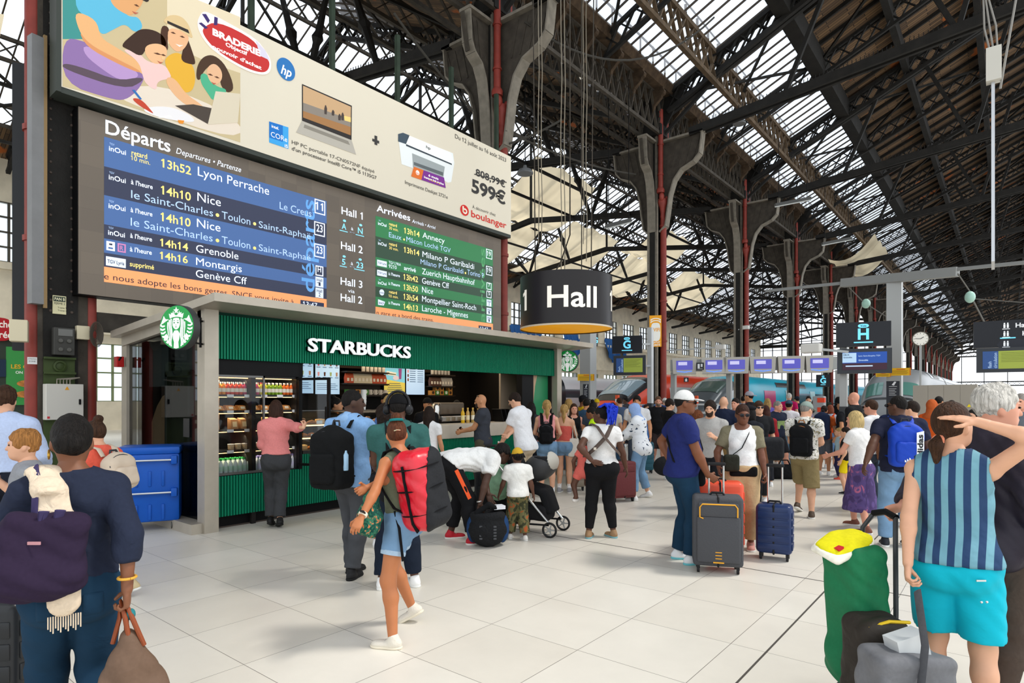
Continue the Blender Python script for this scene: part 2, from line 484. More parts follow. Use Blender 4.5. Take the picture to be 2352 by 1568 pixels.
gl=MB();gl.quad((-10.35,YB,ZR(-10.35)+0.1),(-6.15,YB,ZR(-6.15)+0.1),(-6.15,YE,ZR(-6.15)+0.1),(-10.35,YE,ZR(-10.35)+0.1))
tag(gl.build('skylight_glazing',GLASS),kind='structure')
def wood_material():
 m=bpy.data.materials.new('roof_boards');m.use_nodes=True
 nt=m.node_tree;N=nt.nodes;L=nt.links;b=N['Principled BSDF'];b.inputs['Roughness'].default_value=0.9
 tc=N.new('ShaderNodeTexCoord');br=N.new('ShaderNodeTexBrick');br.offset=0.37;br.inputs['Scale'].default_value=1
 br.inputs['Brick Width'].default_value=1.1;br.inputs['Row Height'].default_value=0.16;br.inputs['Mortar Size'].default_value=0.012
 br.inputs['Color1'].default_value=lin('#7a5f42');br.inputs['Color2'].default_value=lin('#4a3827');br.inputs['Mortar'].default_value=lin('#120d0a')
 mp=N.new('ShaderNodeMapping');mp.inputs['Rotation'].default_value=(0,0,0)
 L.new(tc.outputs['Object'],mp.inputs[0]);L.new(mp.outputs[0],br.inputs[0])
 n=N.new('ShaderNodeTexNoise');n.inputs['Scale'].default_value=0.55;n.inputs['Detail'].default_value=4;L.new(tc.outputs['Object'],n.inputs[0])
 cr=N.new('ShaderNodeValToRGB');e=cr.color_ramp.elements;e[0].position=0.62;e[0].color=(0,0,0,1);e[1].position=0.66;e[1].color=(1,1,1,1)
 L.new(n.outputs[0],cr.inputs[0])
 mx=N.new('ShaderNodeMix');mx.data_type='RGBA';mx.inputs['B'].default_value=lin('#a8581f')
 L.new(cr.outputs[0],mx.inputs['Factor']);L.new(br.outputs[0],mx.inputs['A'])
 mm=N.new('ShaderNodeMix');mm.data_type='RGBA';mm.blend_type='MULTIPLY';mm.inputs['Factor'].default_value=0.6
 L.new(mx.outputs['Result'],mm.inputs['A']);L.new(br.outputs[0],mm.inputs['B']);L.new(mx.outputs['Result'],b.inputs['Base Color'])
 return m
WOOD=wood_material()
wd=MB();wd.add([(-6.2,YB,ZR(-6.2)+0.08),(XE,YB,ZR(XE)+0.08),(XE,YE,ZR(XE)+0.08),(-6.2,YE,ZR(-6.2)+0.08),(-6.2,YB,ZR(-6.2)+0.2),(XE,YB,ZR(XE)+0.2),(XE,YE,ZR(XE)+0.2),(-6.2,YE,ZR(-6.2)+0.2)],
 [(0,3,2,1),(4,5,6,7),(0,1,5,4),(1,2,6,5),(2,3,7,6),(3,0,4,7)])
tag(wd.build('ceiling',WOOD),kind='structure')
rb=MB();y=YB
while y<120:
 rb.bar((-6.2,y,ZR(-6.2)),(XE,y,ZR(XE)),0.1,0.16);y+=1.25
tag(rb.build('roof_rafters',IRON),kind='structure')

XW,YL=-39.0,128.0
for i in range(-4,26):
 y=Y0+PITCH*i/2
 main=i % 2==0
 t=MB();far=i>12
 for x0,x1 in ((-11.6,-25),(-25,-38.6)):
  t.lattice((x0,y,ZL(x0) - 0.85),(x1,y,ZL(x1) - 0.85),(0,0,0.78),0.75 if not far else 1.4,0.18,0.12)
 if main:
  for x0,x1,zz in ((-12.6,-25,1.7),(-25,-37.6,1.7)):
   za,zb=(12.05,12.05+zz) if x0>-20 else (12.05+zz,12.05)
   for s in (-0.14,0.14):t.bar((x0,y+s,za),(x1,y+s,zb),0.12,0.28)
   if i<6:spikes(t,(x0,y,za+0.14),(x1,y,zb+0.14),90)
   for f0,f1 in ((0.28,0.40),(0.62,0.50),(0.62,0.78)):
    p=(x0+(x1 - x0)*f0,y,za+(zb - za)*f0);xx=x0+(x1 - x0)*f1
    q=Vector((xx,y,ZL(xx) - 0.6));p=Vector(p)
    t.tube([p,p.lerp(q,0.1),p.lerp(q,0.45),p.lerp(q,0.5),p.lerp(q,0.55),p.lerp(q,0.9),q],[0.07,0.11,0.15,0.24,0.15,0.1,0.07],6)
  t.bar((-25,y,13.7),(-25,y,19.2),0.12)
 tag(t.build('roof_truss',IRON),kind='structure')
pu=MB()
for x in (-14.6,-17.8,-21.2,-25,-28.8,-32.2,-35.6):
 pu.lattice((x,-12,ZL(x) - 1.0),(x,YL,ZL(x) - 1.0),(0,0,0.9),1.0,0.14,0.1)
tag(pu.build('roof_purlin',IRON2),kind='structure')
bars=MB();gl=MB();wd=MB()
for x0,x1,k in ((-11.9,-13.9,'g'),(-13.9,-20.8,'w'),(-20.8,-25,'g'),(-25,-37,'g'),(-37,-39,'w')):
 (gl if k=='g' else wd).quad((x0,-12,ZL(x0)+0.1),(x1,-12,ZL(x1)+0.1),(x1,YL,ZL(x1)+0.1),(x0,YL,ZL(x0)+0.1))
 if k=='g':
  y=-12
  while y<YL:bars.bar((x0,y,ZL(x0)),(x1,y,ZL(x1)),0.05,0.07);y+=0.7
tag(bars.build('skylight_bars',mat('#4d4339',rough=0.8)),kind='structure')
tag(gl.build('skylight_glazing',pane('#f2f6fb',0.93,'skylight')),kind='structure');tag(wd.build('ceiling',WOOD),kind='structure')
w=MB()
for i in range(-1,12):
 y=Y0+PITCH*i
 for xa,xb in ((-12,-18),(-18,-25),(-25,-31),(-31,-38)):
  w.bar((xa,y,ZL(xa) - 0.5),(xb,y+10,ZL(xb) - 0.5),0.1);w.bar((xa,y+10,ZL(xa) - 0.5),(xb,y,ZL(xb) - 0.5),0.1)
tag(w.build('roof_bracing',IRON),kind='structure')

w=MB()
for x,z in ((-17.5,12.7),(-21.5,13.3),(-28.5,13.2),(-33,12.6)):w.bar((x,-5,z),(x,YL,z),0.12)
tag(w.build('roof_tie',IRON),kind='structure')

def canvas_material():
 m=bpy.data.materials.new('canvas');m.use_nodes=True
 nt=m.node_tree;N=nt.nodes;L=nt.links;b=N['Principled BSDF'];b.inputs['Base Color'].default_value=lin('#e8d8b8');b.inputs['Roughness'].default_value=0.95
 tr=N.new('ShaderNodeBsdfTranslucent');tr.inputs[0].default_value=lin('#efdcb8');mx=N.new('ShaderNodeMixShader');mx.inputs[0].default_value=0.8
 L.new(b.outputs[0],mx.inputs[1]);L.new(tr.outputs[0],mx.inputs[2]);L.new(mx.outputs[0],N['Material Output'].inputs[0])
 return m
CANVAS=canvas_material()
def canvas(x0,x1,y0,y1,sag,zf,lab):
 n,m=12,8;vs=[]
 for i in range(n+1):
  for j in range(m+1):
   x=x0+(x1 - x0)*j/m;y=y0+(y1 - y0)*i/n
   u,v=i/n,j/m
   vs.append((x,y,zf(x) - sag*4*v*(1 - v)*(0.7+0.3*math.sin(u*9)) - 0.15*math.sin(u*19+v*3)))
 fs=[(i*(m+1)+j,i*(m+1)+j+1,(i+1)*(m+1)+j+1,(i+1)*(m+1)+j) for i in range(n) for j in range(m)]
 mb=MB();mb.add(vs,fs)
 o=mb.build('canvas_sheet',CANVAS,smooth=True)
 tag(o,lab,'canvas','canvas sheets slung below the skylights')
for k,(x0,x1,ya,yb,sag) in enumerate(((-34,-30,10,16,.5),(-30,-27,16,21,.6),(-36,-31,20,26,.8),(-32,-27,27,32,.9),(-37,-31,33,42,.7),(-31,-25.5,34,42,1.1),
 (-36,-29,44,52,.8),(-30,-26,54,62,1),(-36,-30,56,64,.8),(-36,-29,68,80,.8),(-29,-24,2,10,.6),(-36,-30,-3,6,.7))):
 canvas(x0,x1,ya,yb,sag,lambda x:ZL(x) - 1.25,'cream canvas sheet slung below the skylight of the far nave')
canvas(-10.6,-7.6,51,58,0.9,lambda x:ZR(x) - 1.6,'cream canvas sheet hanging under the main skylight beyond the columns')

STONE=mat('#d8ceb8',rough=0.9,var=0.12,vscale=1.2)
wl=MB()
wl.bb(XW - 0.5,XW,-20,YL,0,1.6);wl.bb(XW - 0.5,XW,-20,YL,4.8,8.6);wl.bb(XW - 0.5,XW,-20,YL,11.6,14.3)
wl.bb(XW,XW+0.2,-20,YL,5.3,5.6);wl.bb(XW,XW+0.25,-20,YL,8.2,8.5)
k=0;ywin=[]
y=-18.0
while y<YL - 4:
 wl.bb(XW - 0.5,XW,y,y+1.4,1.6,4.8);wl.bb(XW - 0.5,XW+0.15,y,y+1.4,8.6,11.6);ywin.append(y+1.4);y+=4.6
wl.bb(XW - 0.5,XW,y,YL,1.6,4.8);wl.bb(XW - 0.5,XW,y,YL,8.6,11.6)
tag(wl.build('wall_left',STONE),kind='structure')
WG=pane('#e6eef2',0.85,'window')
for zz,(z0,z1) in enumerate(((1.6,4.8),(8.6,11.6))):
 src=None
 for q,y in enumerate(ywin):
  if src is None:
   src=thing('window_%d' % (zz+1),(XW,y,0),None,None);tag(src,kind='structure')
   m_=MB()
   for a in np.linspace(0,3.2,5):m_.bb(XW - 0.2,XW - 0.05,y+a - 0.05,y+a+0.05,z0,z1)
   for b_ in np.linspace(z0,z1,5):m_.bb(XW - 0.2,XW - 0.05,y,y+3.2,b_ - 0.04,b_+0.04)
   m_.build('window_frame',mat('#7f8a63' if zz==0 else '#4b463c',rough=0.7),src)
   g_=MB();g_.quad((XW - 0.12,y,z0),(XW - 0.12,y+3.2,z0),(XW - 0.12,y+3.2,z1),(XW - 0.12,y,z1));g_.build('glass',WG,src)
  else:
   c=copy_tree(src);c.location=(XW,y,0)

for k,y in enumerate((20,38,47.5,57,66)):
 mb=MB();n=14;vs=[]
 for i in range(n+1):
  u=i/n;d=1.2+1.8*abs(math.sin(u*math.pi*1.5))
  vs+=[(XW+0.1+0.08*math.sin(i*2.1),y+5.5*u,9.3),(XW+0.5+0.2*math.sin(i*2.6),y+5.5*u,9.3 - d)]
 mb.add(vs,[(2*i,2*i+1,2*i+3,2*i+2) for i in range(n)])
 tag(mb.build('tarpaulin',cloth('#2f5f9e')),'blue protective sheet hung along the stone side wall','tarpaulin','blue sheets along the side wall')

gb=MB()
for x in np.arange(-38.5,-11.5,1.8):gb.bar((x,YL,2.5),(x,YL,ZL(x)),0.14)
for z in np.arange(2.5,14,1.5):gb.bar((-39,YL,z),(-11.3,YL,z),0.12)
gb.bar((-39,YL,12.3),(-11.3,YL,12.3),0.5,0.6)
tag(gb.build('wall_far_left',IRON),kind='structure')
gb=MB()
gb.lattice((-11,YE,12.0),(30,YE,12.0),(0,0,1.6),1.4,0.3,0.2);gb.lattice((-11,YE,5.0),(30,YE,5.0),(0,0,0.9),0.9,0.25,0.16)
pts=[(-11+41*t,YE,12.0+7*math.sin(t*math.pi)) for t in np.linspace(0,1,20)]
gb.tube(pts,0.3,6)
for p in pts[1:-1:2]:gb.bar(p,(p[0],YE,5.0),0.15)
tag(gb.build('wall_far_right',IRON),kind='structure')

bd=thing('building',(22,260,0),'pale office building in the light beyond the open end','building')
mb=MB();mb.bb(6,60,255,275,-1,16);mb.build('wall',mat('#cfd3dc',rough=0.9),bd)
mb=MB()
for fz in (4,7.5,11):
 for j in range(14):mb.bb(8+j*3.6,10+j*3.6,254.9,255.05,fz,fz+1.8)
mb.build('window_row',mat('#8f9ab5',rough=0.3),bd)

GREEN=mat('#007a58',rough=0.55,var=0.05,vscale=3,spec=.2)
GREEN_D=mat('#02382a',rough=0.6,spec=.15)
WHITE_S=glow('#eef4f4',0.55)
WARM=mat('#fff0d0',emit=5.0,emcol='#ffc980')
CLEAR=pane('#f4f8f8',1.0)
DARKGLASS=pane('#a9b0b0',1.0)
def Yx(px,x):return onx(px,HY,x).y
def zx(px,py,x):return onx(px,py,x).z
XF=-8.0
kiosk=thing('kiosk',(-8.0,3.6,0),'green ribbed coffee kiosk with brushed metal posts and roof under the departure board','kiosk')
YA,YZ=3.568,Yx(1289,-7.9)
mb=MB()
for xa,ya,w in ((-8.0,YA+0.09,0.2),(-8.0,YZ - 0.07,0.2),(-10.65,YA+0.09,0.16),(-10.65,YZ - 0.07,0.16)):
 p=MB();p.box((xa,ya,1.44 if xa>-9 else 1.3),(0.2,w*0.9,2.88 if xa>-9 else 2.6));p.build('post',STEEL,kiosk)
rf=MB()
prof=[(-7.38,2.883),(-7.38,2.985),(-10.8,2.76),(-10.8,2.66)]
rf.prism([(x,z) for x,z in prof],(Vector((0,0,0)),X,Zv,Y),3.449,12.06)
rf.build('roof',STEEL,kiosk)
b=MB();b.bar((-8.0,YA+0.06,2.80),(-10.7,YA+0.06,2.60),0.12,0.14);b.build('side_rail',STEEL,kiosk);b=MB();b.bb(-10.75,-7.95,YA - 0.14,YA+0.06,0.0,0.13);b.build('plinth',STEEL,kiosk)
YF0,YF1=3.76,YZ - 0.16
z0f,z1f=2.232,2.87
fa=MB();fa.bb(-8.06,-8.0,YF0,YF1,z0f,z1f);fa.build('fascia',GREEN_D,kiosk)
ribs=MB();y=YF0+0.02
while y<YF1 - 0.01:
 ribs.bb(-8.01,-7.965,y - 0.011,y+0.011,z0f,2.80);y+=0.0395
ribs.build('fascia_ribs',GREEN,kiosk)

lt,ls=MB(),MB()
o_=onx(705,806,-7.93)
text(lt,'STARBUCKS',0.185,o_,Y,Zv,X,width=Yx(940,-7.93) - o_.y,bold=0.022,d0=0.02,d1=0.045)
text(ls,'STARBUCKS',0.185,o_ - Y*0.004,Y,Zv,X,width=Yx(940,-7.93) - o_.y,bold=0.026,d0=-0.03,d1=0.02)
lt.build('lettering',WHITE_S,kiosk);ls.build('lettering_shell',BLACK,kiosk)

YFR,YPC,YCT=Yx(686,-8.05),Yx(893,-8.05),YF1
pn=MB();pn.bb(-8.12,-8.06,YF0,YFR,0.16,0.69);pn.bb(-8.12,-8.06,YFR,YPC,0.16,0.90);pn.bb(-8.12,-8.06,YPC,YCT,0.16,0.98);pn.build('counter_front',GREEN_D,kiosk)
ribs=MB();y=YF0+0.02
while y<YCT:
 ribs.bb(-8.07,-8.03,y - 0.012,y+0.012,0.16,0.69 if y<YFR else (0.9 if y<YPC else 0.98));y+=0.0395
ribs.build('counter_ribs',GREEN,kiosk)
sl=MB()
for j in range(26):sl.bb(-8.075,-8.045,YF0+0.06+j*0.0395 - 0.007,YF0+0.06+j*0.0395+0.007,0.24,0.46)
sl.build('vent_slots',BLACK,kiosk)
kk=MB();kk.bb(-8.16,-8.1,YF0,YCT,0,0.16);kk.build('kick_plate',BLACK,kiosk)
ct=MB();ct.rbox((-8.25,(YPC+YCT)/2,1.11),(0.5,YCT - YPC,0.26),0.008);ct.build('counter_top',mat('#c9bfae',rough=0.4,var=0.05,vscale=6),kiosk)

ins=MB();ins.bb(-10.62,-10.55,YA+0.2,YZ,0,2.62);ins.bb(-10.6,-8.05,YZ - 0.2,YZ - 0.14,0,2.62)
ins.bb(-10.6,-8.05,YA+0.7,YA+0.76,0,2.62)
ins.build('back_wall',mat('#1c1815',rough=0.7),kiosk)
fl_=MB();fl_.bb(-10.55,-8.1,YA+0.2,YZ - 0.2,0.0,0.02);fl_.build('inner_floor',mat('#4a4039',rough=0.6),kiosk)
fm=MB();fm.bb(-8.1,-8.02,YF0,YFR+0.05,2.03,2.24)
fm.bb(-8.12,-8.02,YFR - 0.02,YFR+0.04,0.69,2.24);fm.build('black_header',BLACK,kiosk)
bp=MB();bp.bb(-8.2,-8.05,Yx(1195,-8.1),Yx(1221,-8.1),0.98,2.24);bp.build('dark_mullion',BLACK,kiosk)
pk=MB();pk.bb(-8.65,-8.6,Yx(1150,-8.6),Yx(1212,-8.6),0.98,2.5);pk.build('partition',mat('#b9a48d',rough=0.25,metal=0.4),kiosk)
gm=MB();gm.bb(-8.18,-8.13,Yx(1221,-8.15),YZ - 0.16,1.24,2.3);gm.build('mural',mat('#2f8a5b',rough=0.3),kiosk)
gc=MB();gc.prism([(0,1.25),(0,2.3),(0.22,2.3),(0.12,2.0),(0.05,1.6),(0.03,1.25)],(Vector((-8.125,Yx(1221,-8.125),0)),Y,Zv,X),0,0.006);gc.build('mural_curve',mat('#cbab8c'),kiosk)

sg=MB();sg.quad((-8.1,YA+0.06,0.13),(-10.6,YA+0.06,0.13),(-10.6,YA+0.06,2.6),(-8.1,YA+0.06,2.75));sg.build('side_glass',DARKGLASS,kiosk)
tan=mat('#b08a66',rough=0.7)
tb_=MB()
ys=YA+0.3
tb_.prism([(-8.2,2.25),(-8.2,1.45),(-8.26,1.2),(-8.4,0.98),(-8.62,0.82),(-8.85,0.78),(-8.85,2.25)],(Vector((0,ys,0)),X,Zv,Y),0,0.03)
tb_.prism([(-9.75,0.3),(-10.35,0.3),(-10.35,1.35),(-10.15,1.6),(-9.95,1.75),(-9.75,1.8)],(Vector((0,ys,0)),X,Zv,Y),0,0.03)
tb_.build('inner_board',tan,kiosk)
dr=MB();dr.bb(-9.72,-8.9,ys,ys+0.04,0.13,2.1);dr.build('inner_door',mat('#17191a',rough=0.35),kiosk)
df=MB()
for a in (-9.7,-8.93):df.bb(a - 0.04,a+0.04,ys - 0.05,ys,0.13,2.1)
df.bb(-9.74,-8.89,ys - 0.05,ys,2.04,2.12);df.bb(-9.06,-9.03,ys - 0.08,ys - 0.04,1.1,1.4);df.build('door_frame',mat('#33363a',rough=0.4),kiosk)
gw=MB();gw.bb(-10.5,-9.78,ys+0.02,ys+0.05,1.9,2.6);gw.bb(-9.76,-8.2,ys+0.1,ys+0.13,2.12,2.6);gw.build('inner_wall',mat('#5c625f',rough=0.6),kiosk)
nt_=MB();nt_.bb(-8.62,-8.44,YA+0.045,YA+0.055,1.2,1.45);nt_.build('notice',mat('#1d1c1c',rough=0.4),kiosk)

def area(name,loc,rot,sx,sy,e,col):
 d=bpy.data.lights.new(name,'AREA');d.shape='RECTANGLE';d.size=sx;d.size_y=sy;d.energy=e;d.color=col
 o=bpy.data.objects.new(name,d);COL.objects.link(o);o.location=loc;o.rotation_euler=rot;return o
area('counter_lamp',(-9.3,9.0,2.55),(0,0,0),1.2,4.5,26,(1,0.8,0.56))
area('shelf_lamp',(-9.75,7.6,2.5),(0,R(-25),0),0.2,3.4,14,(1,0.75,0.45))

def disc_logo(px,py,Z,rad,face_n,label):
 c=at(px,py,Z)
 n=Vector(face_n).normalized();u=Vector((-n.y,n.x,0));v=Zv
 s=thing('round_sign',c,label,'sign')
 rot=Matrix((u,v,n)).transposed()
 m_=MB();m_.lathe([(rad*0.96,-0.07),(rad,-0.06),(rad,0.02),(rad*0.97,0.03)],48,c,rot);m_.build('casing',mat('#3a3b3a',rough=0.4),s,smooth=True)
 m_=MB();m_.lathe([(rad*0.965,0.025),(rad*0.965,0.036)],48,c,rot);m_.build('face',mat('#05913d',rough=0.35,emit=0.25),s)
 fr=(c+n*0.037,u*rad,v*rad,n)
 w_,g_=MB(),MB()
 def P(mb_,poly,d=0.0,mir=True):
  mb_.prism(poly,fr,d,d+0.004)
  if mir:mb_.prism([(-a,b_) for a,b_ in poly],fr,d,d+0.004)
 star=[(0.0+(0.17 if k % 2==0 else 0.07)*math.sin(k*math.pi/5),0.74+(0.17 if k % 2==0 else 0.07)*math.cos(k*math.pi/5)) for k in range(10)]
 P(w_,star,mir=False)
 P(w_,[(0,0.52),(0.14,0.6),(0.3,0.66),(0.29,0.56),(0.42,0.62),(0.36,0.4),(0.2,0.45),(0,0.47)])
 P(w_,[(0.12,0.56),(0.17,0.73),(0.22,0.58)])
 P(w_,[(0.43,0.36),(0.62,0.38),(0.72,0.52),(0.77,0.4),(0.9,0.14),(0.74,0.2),(0.62,0.27)])
 for k in range(6):
  a0=R(4 - k*11.5);r1=0.95;r0=0.66 - 0.0*k
  p=[(r*math.cos(a0 - R(d_)),r*math.sin(a0 - R(d_))+0.06) for r,d_ in ((r0,0),((r0+r1)/2,1.5),(r1 - 0.02,-3),(r1 - 0.02,3.0),((r0+r1)/2,7),(r0,5.5))]
  P(w_,[(min(a,0.93),b_) for a,b_ in p])
 P(w_,[(0.42,-0.42),(0.6,-0.30),(0.72,-0.42),(0.68,-0.55),(0.5,-0.5)])
 P(w_,[(0,0.42),(0.15,0.4),(0.21,0.28),(0.21,0.1),(0.15,-0.02),(0.06,-0.09),(0,-0.1)])
 def strand(x0,amp,w,ys_,ye,spread):
  pts_=[]
  for k in range(15):
   t=k/14;y_=ys_+(ye - ys_)*t
   pts_.append((x0+spread*t+amp*math.sin(t*9.2)*(0.3+t),y_))
  L_=[(a - w/2,b_) for a,b_ in pts_];R_=[(a+w/2,b_) for a,b_ in reversed(pts_)]
  P(w_,L_+R_)
 strand(0.29,0.035,0.07,0.38,-0.95+0.1,-0.02);strand(0.39,0.035,0.06,0.34,-0.8,-0.03);strand(0.48,0.03,0.05,0.24,-0.72,0.0)
 P(w_,[(0,-0.14),(0.1,-0.15),(0.2,-0.3),(0.18,-0.5),(0.12,-0.66),(0.14,-0.92),(0,-0.95)])
 P(g_,[(0.05,0.2),(0.1,0.23),(0.17,0.2),(0.11,0.17)],0.004);P(g_,[(0.04,0.27),(0.1,0.31),(0.18,0.27),(0.1,0.285)],0.004)
 P(g_,[(0,0.035),(0.06,0.02),(0.0,-0.005)],0.004);P(g_,[(0.01,0.11),(0.035,0.09),(0.0,0.085)],0.004)
 w_.build('emblem',mat('#f3f7f5',rough=0.35,emit=0.35),s);g_.build('emblem_face',mat('#0c8a3f',rough=0.4),s)
 br=MB()
 return s,c,n,u
s,c,n,u=disc_logo(411,752,7.35,0.268,(0.35,-0.94,0),'round green emblem sign on the left post of the coffee kiosk')
br=MB();e=Vector((-8.0,YA+0.05,0))
for dz in (0.13,-0.16):br.bar(c+Vector((0.05,0.05,dz)),(-7.98,YA+0.02,c.z+dz),0.02)
br.bb(-8.02,-7.985,YA - 0.015,YA+0.015,c.z - 0.2,c.z+0.18);br.build('bracket',BLACK,s)
s,c,n,u=disc_logo(1304,829,14.1,0.25,(0.35,-0.94,0),'small green emblem sign at the far right end of the coffee kiosk')
br=MB();br.bar(c+Vector((-0.05,0.0,0.1)),(-7.95,YZ - 0.05,c.z+0.1),0.03);br.build('bracket',BLACK,s)

fr=thing('display_fridge',(-8.4,4.3,0.7),'open-fronted black display fridge stocked with juices and snacks at the left of the kiosk','fridge')
FX0,FX1=-8.72,-8.06
m_=MB();m_.bb(FX0 - 0.04,FX0,YF0,YFR,0.7,2.03);m_.bb(FX0,FX1,YF0 - 0.0,YF0+0.03,0.7,2.03);m_.bb(FX0,FX1,YFR - 0.03,YFR,0.7,2.03);m_.bb(FX0,FX1,YF0,YFR,0.64,0.70);m_.bb(FX0,FX1,YF0,YFR,2.0,2.03)
m_.build('cabinet',mat('#1a1b1c',rough=0.4),fr)
SHZ=[1.77,1.555,1.30,1.02,0.70]
for z in SHZ[:4]:
 m_=MB();m_.bb(FX0,FX1 - 0.06,YF0+0.03,YFR - 0.03,z - 0.03,z - 0.005);m_.build('shelf',mat('#2c2d2e',rough=0.4),fr)
 m_=MB()
 for j in range(5):m_.bb(FX1 - 0.06,FX1 - 0.05,YF0+0.2+j*0.24,YF0+0.29+j*0.24,z - 0.04,z+0.0)
 m_.build('price_tags',mat('#e8e8e6'),fr)
m_=MB()
for z in (1.99,1.73,1.51,1.26,0.98):m_.bb(FX1 - 0.12,FX1 - 0.09,YF0+0.05,YFR - 0.05,z,z+0.008)
m_.build('light_strip',WARM,fr)
YD=Yx(606,FX1)
m_=MB()
for a,b_ in ((YF0+0.01,YD),):
 m_.bb(FX1,FX1+0.03,a,a+0.02,0.7,2.03);m_.bb(FX1,FX1+0.03,b_ - 0.025,b_,0.7,2.03);m_.bb(FX1,FX1+0.03,a,b_,0.7,0.73);m_.bb(FX1,FX1+0.03,a,b_,2.0,2.03)
m_.build('door_frame',mat('#6c6c6a',rough=0.35,metal=0.6),fr)
m_=MB();m_.quad((FX1+0.015,YF0,0.72),(FX1+0.015,YD,0.72),(FX1+0.015,YD,2.02),(FX1+0.015,YF0,2.02));m_.build('door_glass',CLEAR,fr)

hp=Vector((FX1+0.02,YFR - 0.02,0));dd=Vector((0.9,0.43,0)).normalized();W=0.5
m_=MB()
for a in (0.02,W):m_.bar(hp+dd*a+Zv*0.74,hp+dd*a+Zv*2.02,0.045,0.035)
for z in (0.76,2.0):m_.bar(hp+Zv*z,hp+dd*W+Zv*z,0.045,0.035)
m_.bar(hp+dd*W*0.97+Vector((0.03,-0.05,1.1)),hp+dd*W*0.97+Vector((0.03,-0.05,1.6)),0.025)
m_.build('open_door_frame',BLACK,fr)
m_=MB();m_.quad(hp+Zv*0.76,hp+dd*W+Zv*0.76,hp+dd*W+Zv*2.0,hp+Zv*2.0);m_.build('open_door_glass',CLEAR,fr)
area('fridge_lamp',(-8.2,(YF0+YFR)/2,1.96),(0,R(35),0),0.05,1.1,5,(1,0.82,0.6))
for z in (1.5,1.2,0.95):area('fridge_lamp',(-8.22,(YF0+YFR)/2,z+0.0),(0,R(30),0),0.04,1.1,3,(1,0.86,0.66))
def product(name,loc,label,cat,group,parts):
 t=thing(name,loc,label,cat,group)
 for nm,mb_,m in parts:
  mb_.build(nm,m,t,smooth=True,world=False)
 return t
def bottle_src(col,cap,h,r,lab,cat='bottle',group=None,labcol=None,tr=0.0):
 a=MB();a.lathe([(r*0.9,0),(r,0.01),(r,h*0.62),(r*0.85,h*0.72),(r*0.42,h*0.82),(r*0.4,h*0.9)],12)
 b_=MB();b_.lathe([(r*0.48,h*0.88),(r*0.48,h)],10)
 pr=[('body',a,mat(col,rough=0.25,trans=tr)),('cap',b_,mat(cap,rough=0.5))]
 if labcol:
  c_=MB();c_.lathe([(r*1.02,h*0.2),(r*1.02,h*0.5)],12);pr.append(('paper_label',c_,mat(labcol)))
 return product('bottle',(0,0,0),lab,cat,group,pr)
def place(src,used,loc,rz=0.0,label=None):
 o=src if not used.get(src.name) else copy_tree(src)
 used[src.name]=1
 o.location=loc;o.rotation_euler=(0,0,rz)
 if label:o['label']=label
 return o
used={}
kinds=[('#f0901e','orange'),('#d8442a','red'),('#c04068','pink'),('#d9c42a','yellow'),('#7fa02c','green'),('#e06a28','amber')]
srcs={k:bottle_src(c_,'#e8e2d4' if k !='yellow' else '#c43a2c',0.17,0.028,'small %s juice bottle on the top shelf of the display fridge' % k,group='juice bottles on the top fridge shelf',labcol='#f3ead8') for c_,k in kinds}
order=['orange']*3+['red']*4+['pink']*4+['yellow']*2+['green']*4+['amber']*4
for j,k in enumerate(order):
 for row in range(2):place(srcs[k],used,(FX1 - 0.13 - row*0.09,YF0+0.07+j*0.059,SHZ[0]))
a=MB();a.add([(-.05,-.08,0),(.05,-.08,0),(.05,.08,0),(-.05,.08,0),(-.045,-.06,.07),(.02,-.065,.06),(.02,.065,.06),(-.045,.06,.07)],[(0,3,2,1),(4,5,6,7),(0,1,5,4),(1,2,6,5),(2,3,7,6),(3,0,4,7)])
b_=MB();b_.box((.035,0,.035),(.004,.07,.035),Matrix.Rotation(R(-25),3,'Y'))
sw=product('sandwich',(0,0,0),'wrapped sandwich on the second shelf of the display fridge','sandwich','sandwiches on the second fridge shelf',[('bread',a,mat('#c98d4f',rough=0.5,var=0.3,vscale=40)),('paper_label',b_,mat('#f0e6cf'))])
for j in range(7):place(sw,used,(FX1 - 0.17,YF0+0.12+j*0.165,SHZ[1]),0.25)
a=MB();a.prism([(-.05,0),(.05,0),(.03,.13),(-.05,.15)],(Vector((0,-.05,0)),X,Zv,Y),0,0.1)
b_=MB();b_.box((.045,0,.065),(.004,.06,.07),Matrix.Rotation(R(-9),3,'Y'))
bx=product('carton',(0,0,0),'kraft snack carton with a window on the third shelf of the display fridge','carton','snack cartons on the third fridge shelf',[('box',a,mat('#b98a5c',rough=0.8)),('window',b_,mat('#e9d3a4',rough=0.3))])
for j in (0,1.9,2.9,5.5,6.5):place(bx,used,(FX1 - 0.17,YF0+0.08+j*0.135,SHZ[2]),0.1)
a=MB();a.lathe([(.036,0),(.04,.01),(.042,.07)],12);b_=MB();b_.lathe([(.045,.068),(.045,.078)],12)
pt=product('pot',(0,0,0),'clear dessert pot with pale lid on the fourth shelf of the display fridge','pot','dessert pots on the fourth fridge shelf',[('cup',a,mat('#cbb088',rough=0.3,var=0.3,vscale=60)),('lid',b_,mat('#e8e6dd',rough=0.3))])
for j in range(8):place(pt,used,(FX1 - 0.15,YF0+0.3+j*0.1,SHZ[3]))
gs=bottle_src('#d5e0dc','#2f9a4a',0.21,0.03,'water bottle with green cap at the bottom of the display fridge',group='green capped water bottles',labcol='#bcd8c4')
ps=bottle_src('#dadfe6','#8a7fb8',0.21,0.03,'water bottle with violet cap at the bottom of the display fridge',group='violet capped water bottles',labcol='#d8d4ea')
for j in range(18):
 for row in range(3):place(gs if j<9 else ps,used,(FX1 - 0.1 - row*0.07,YF0+0.07+j*0.066,SHZ[4]))

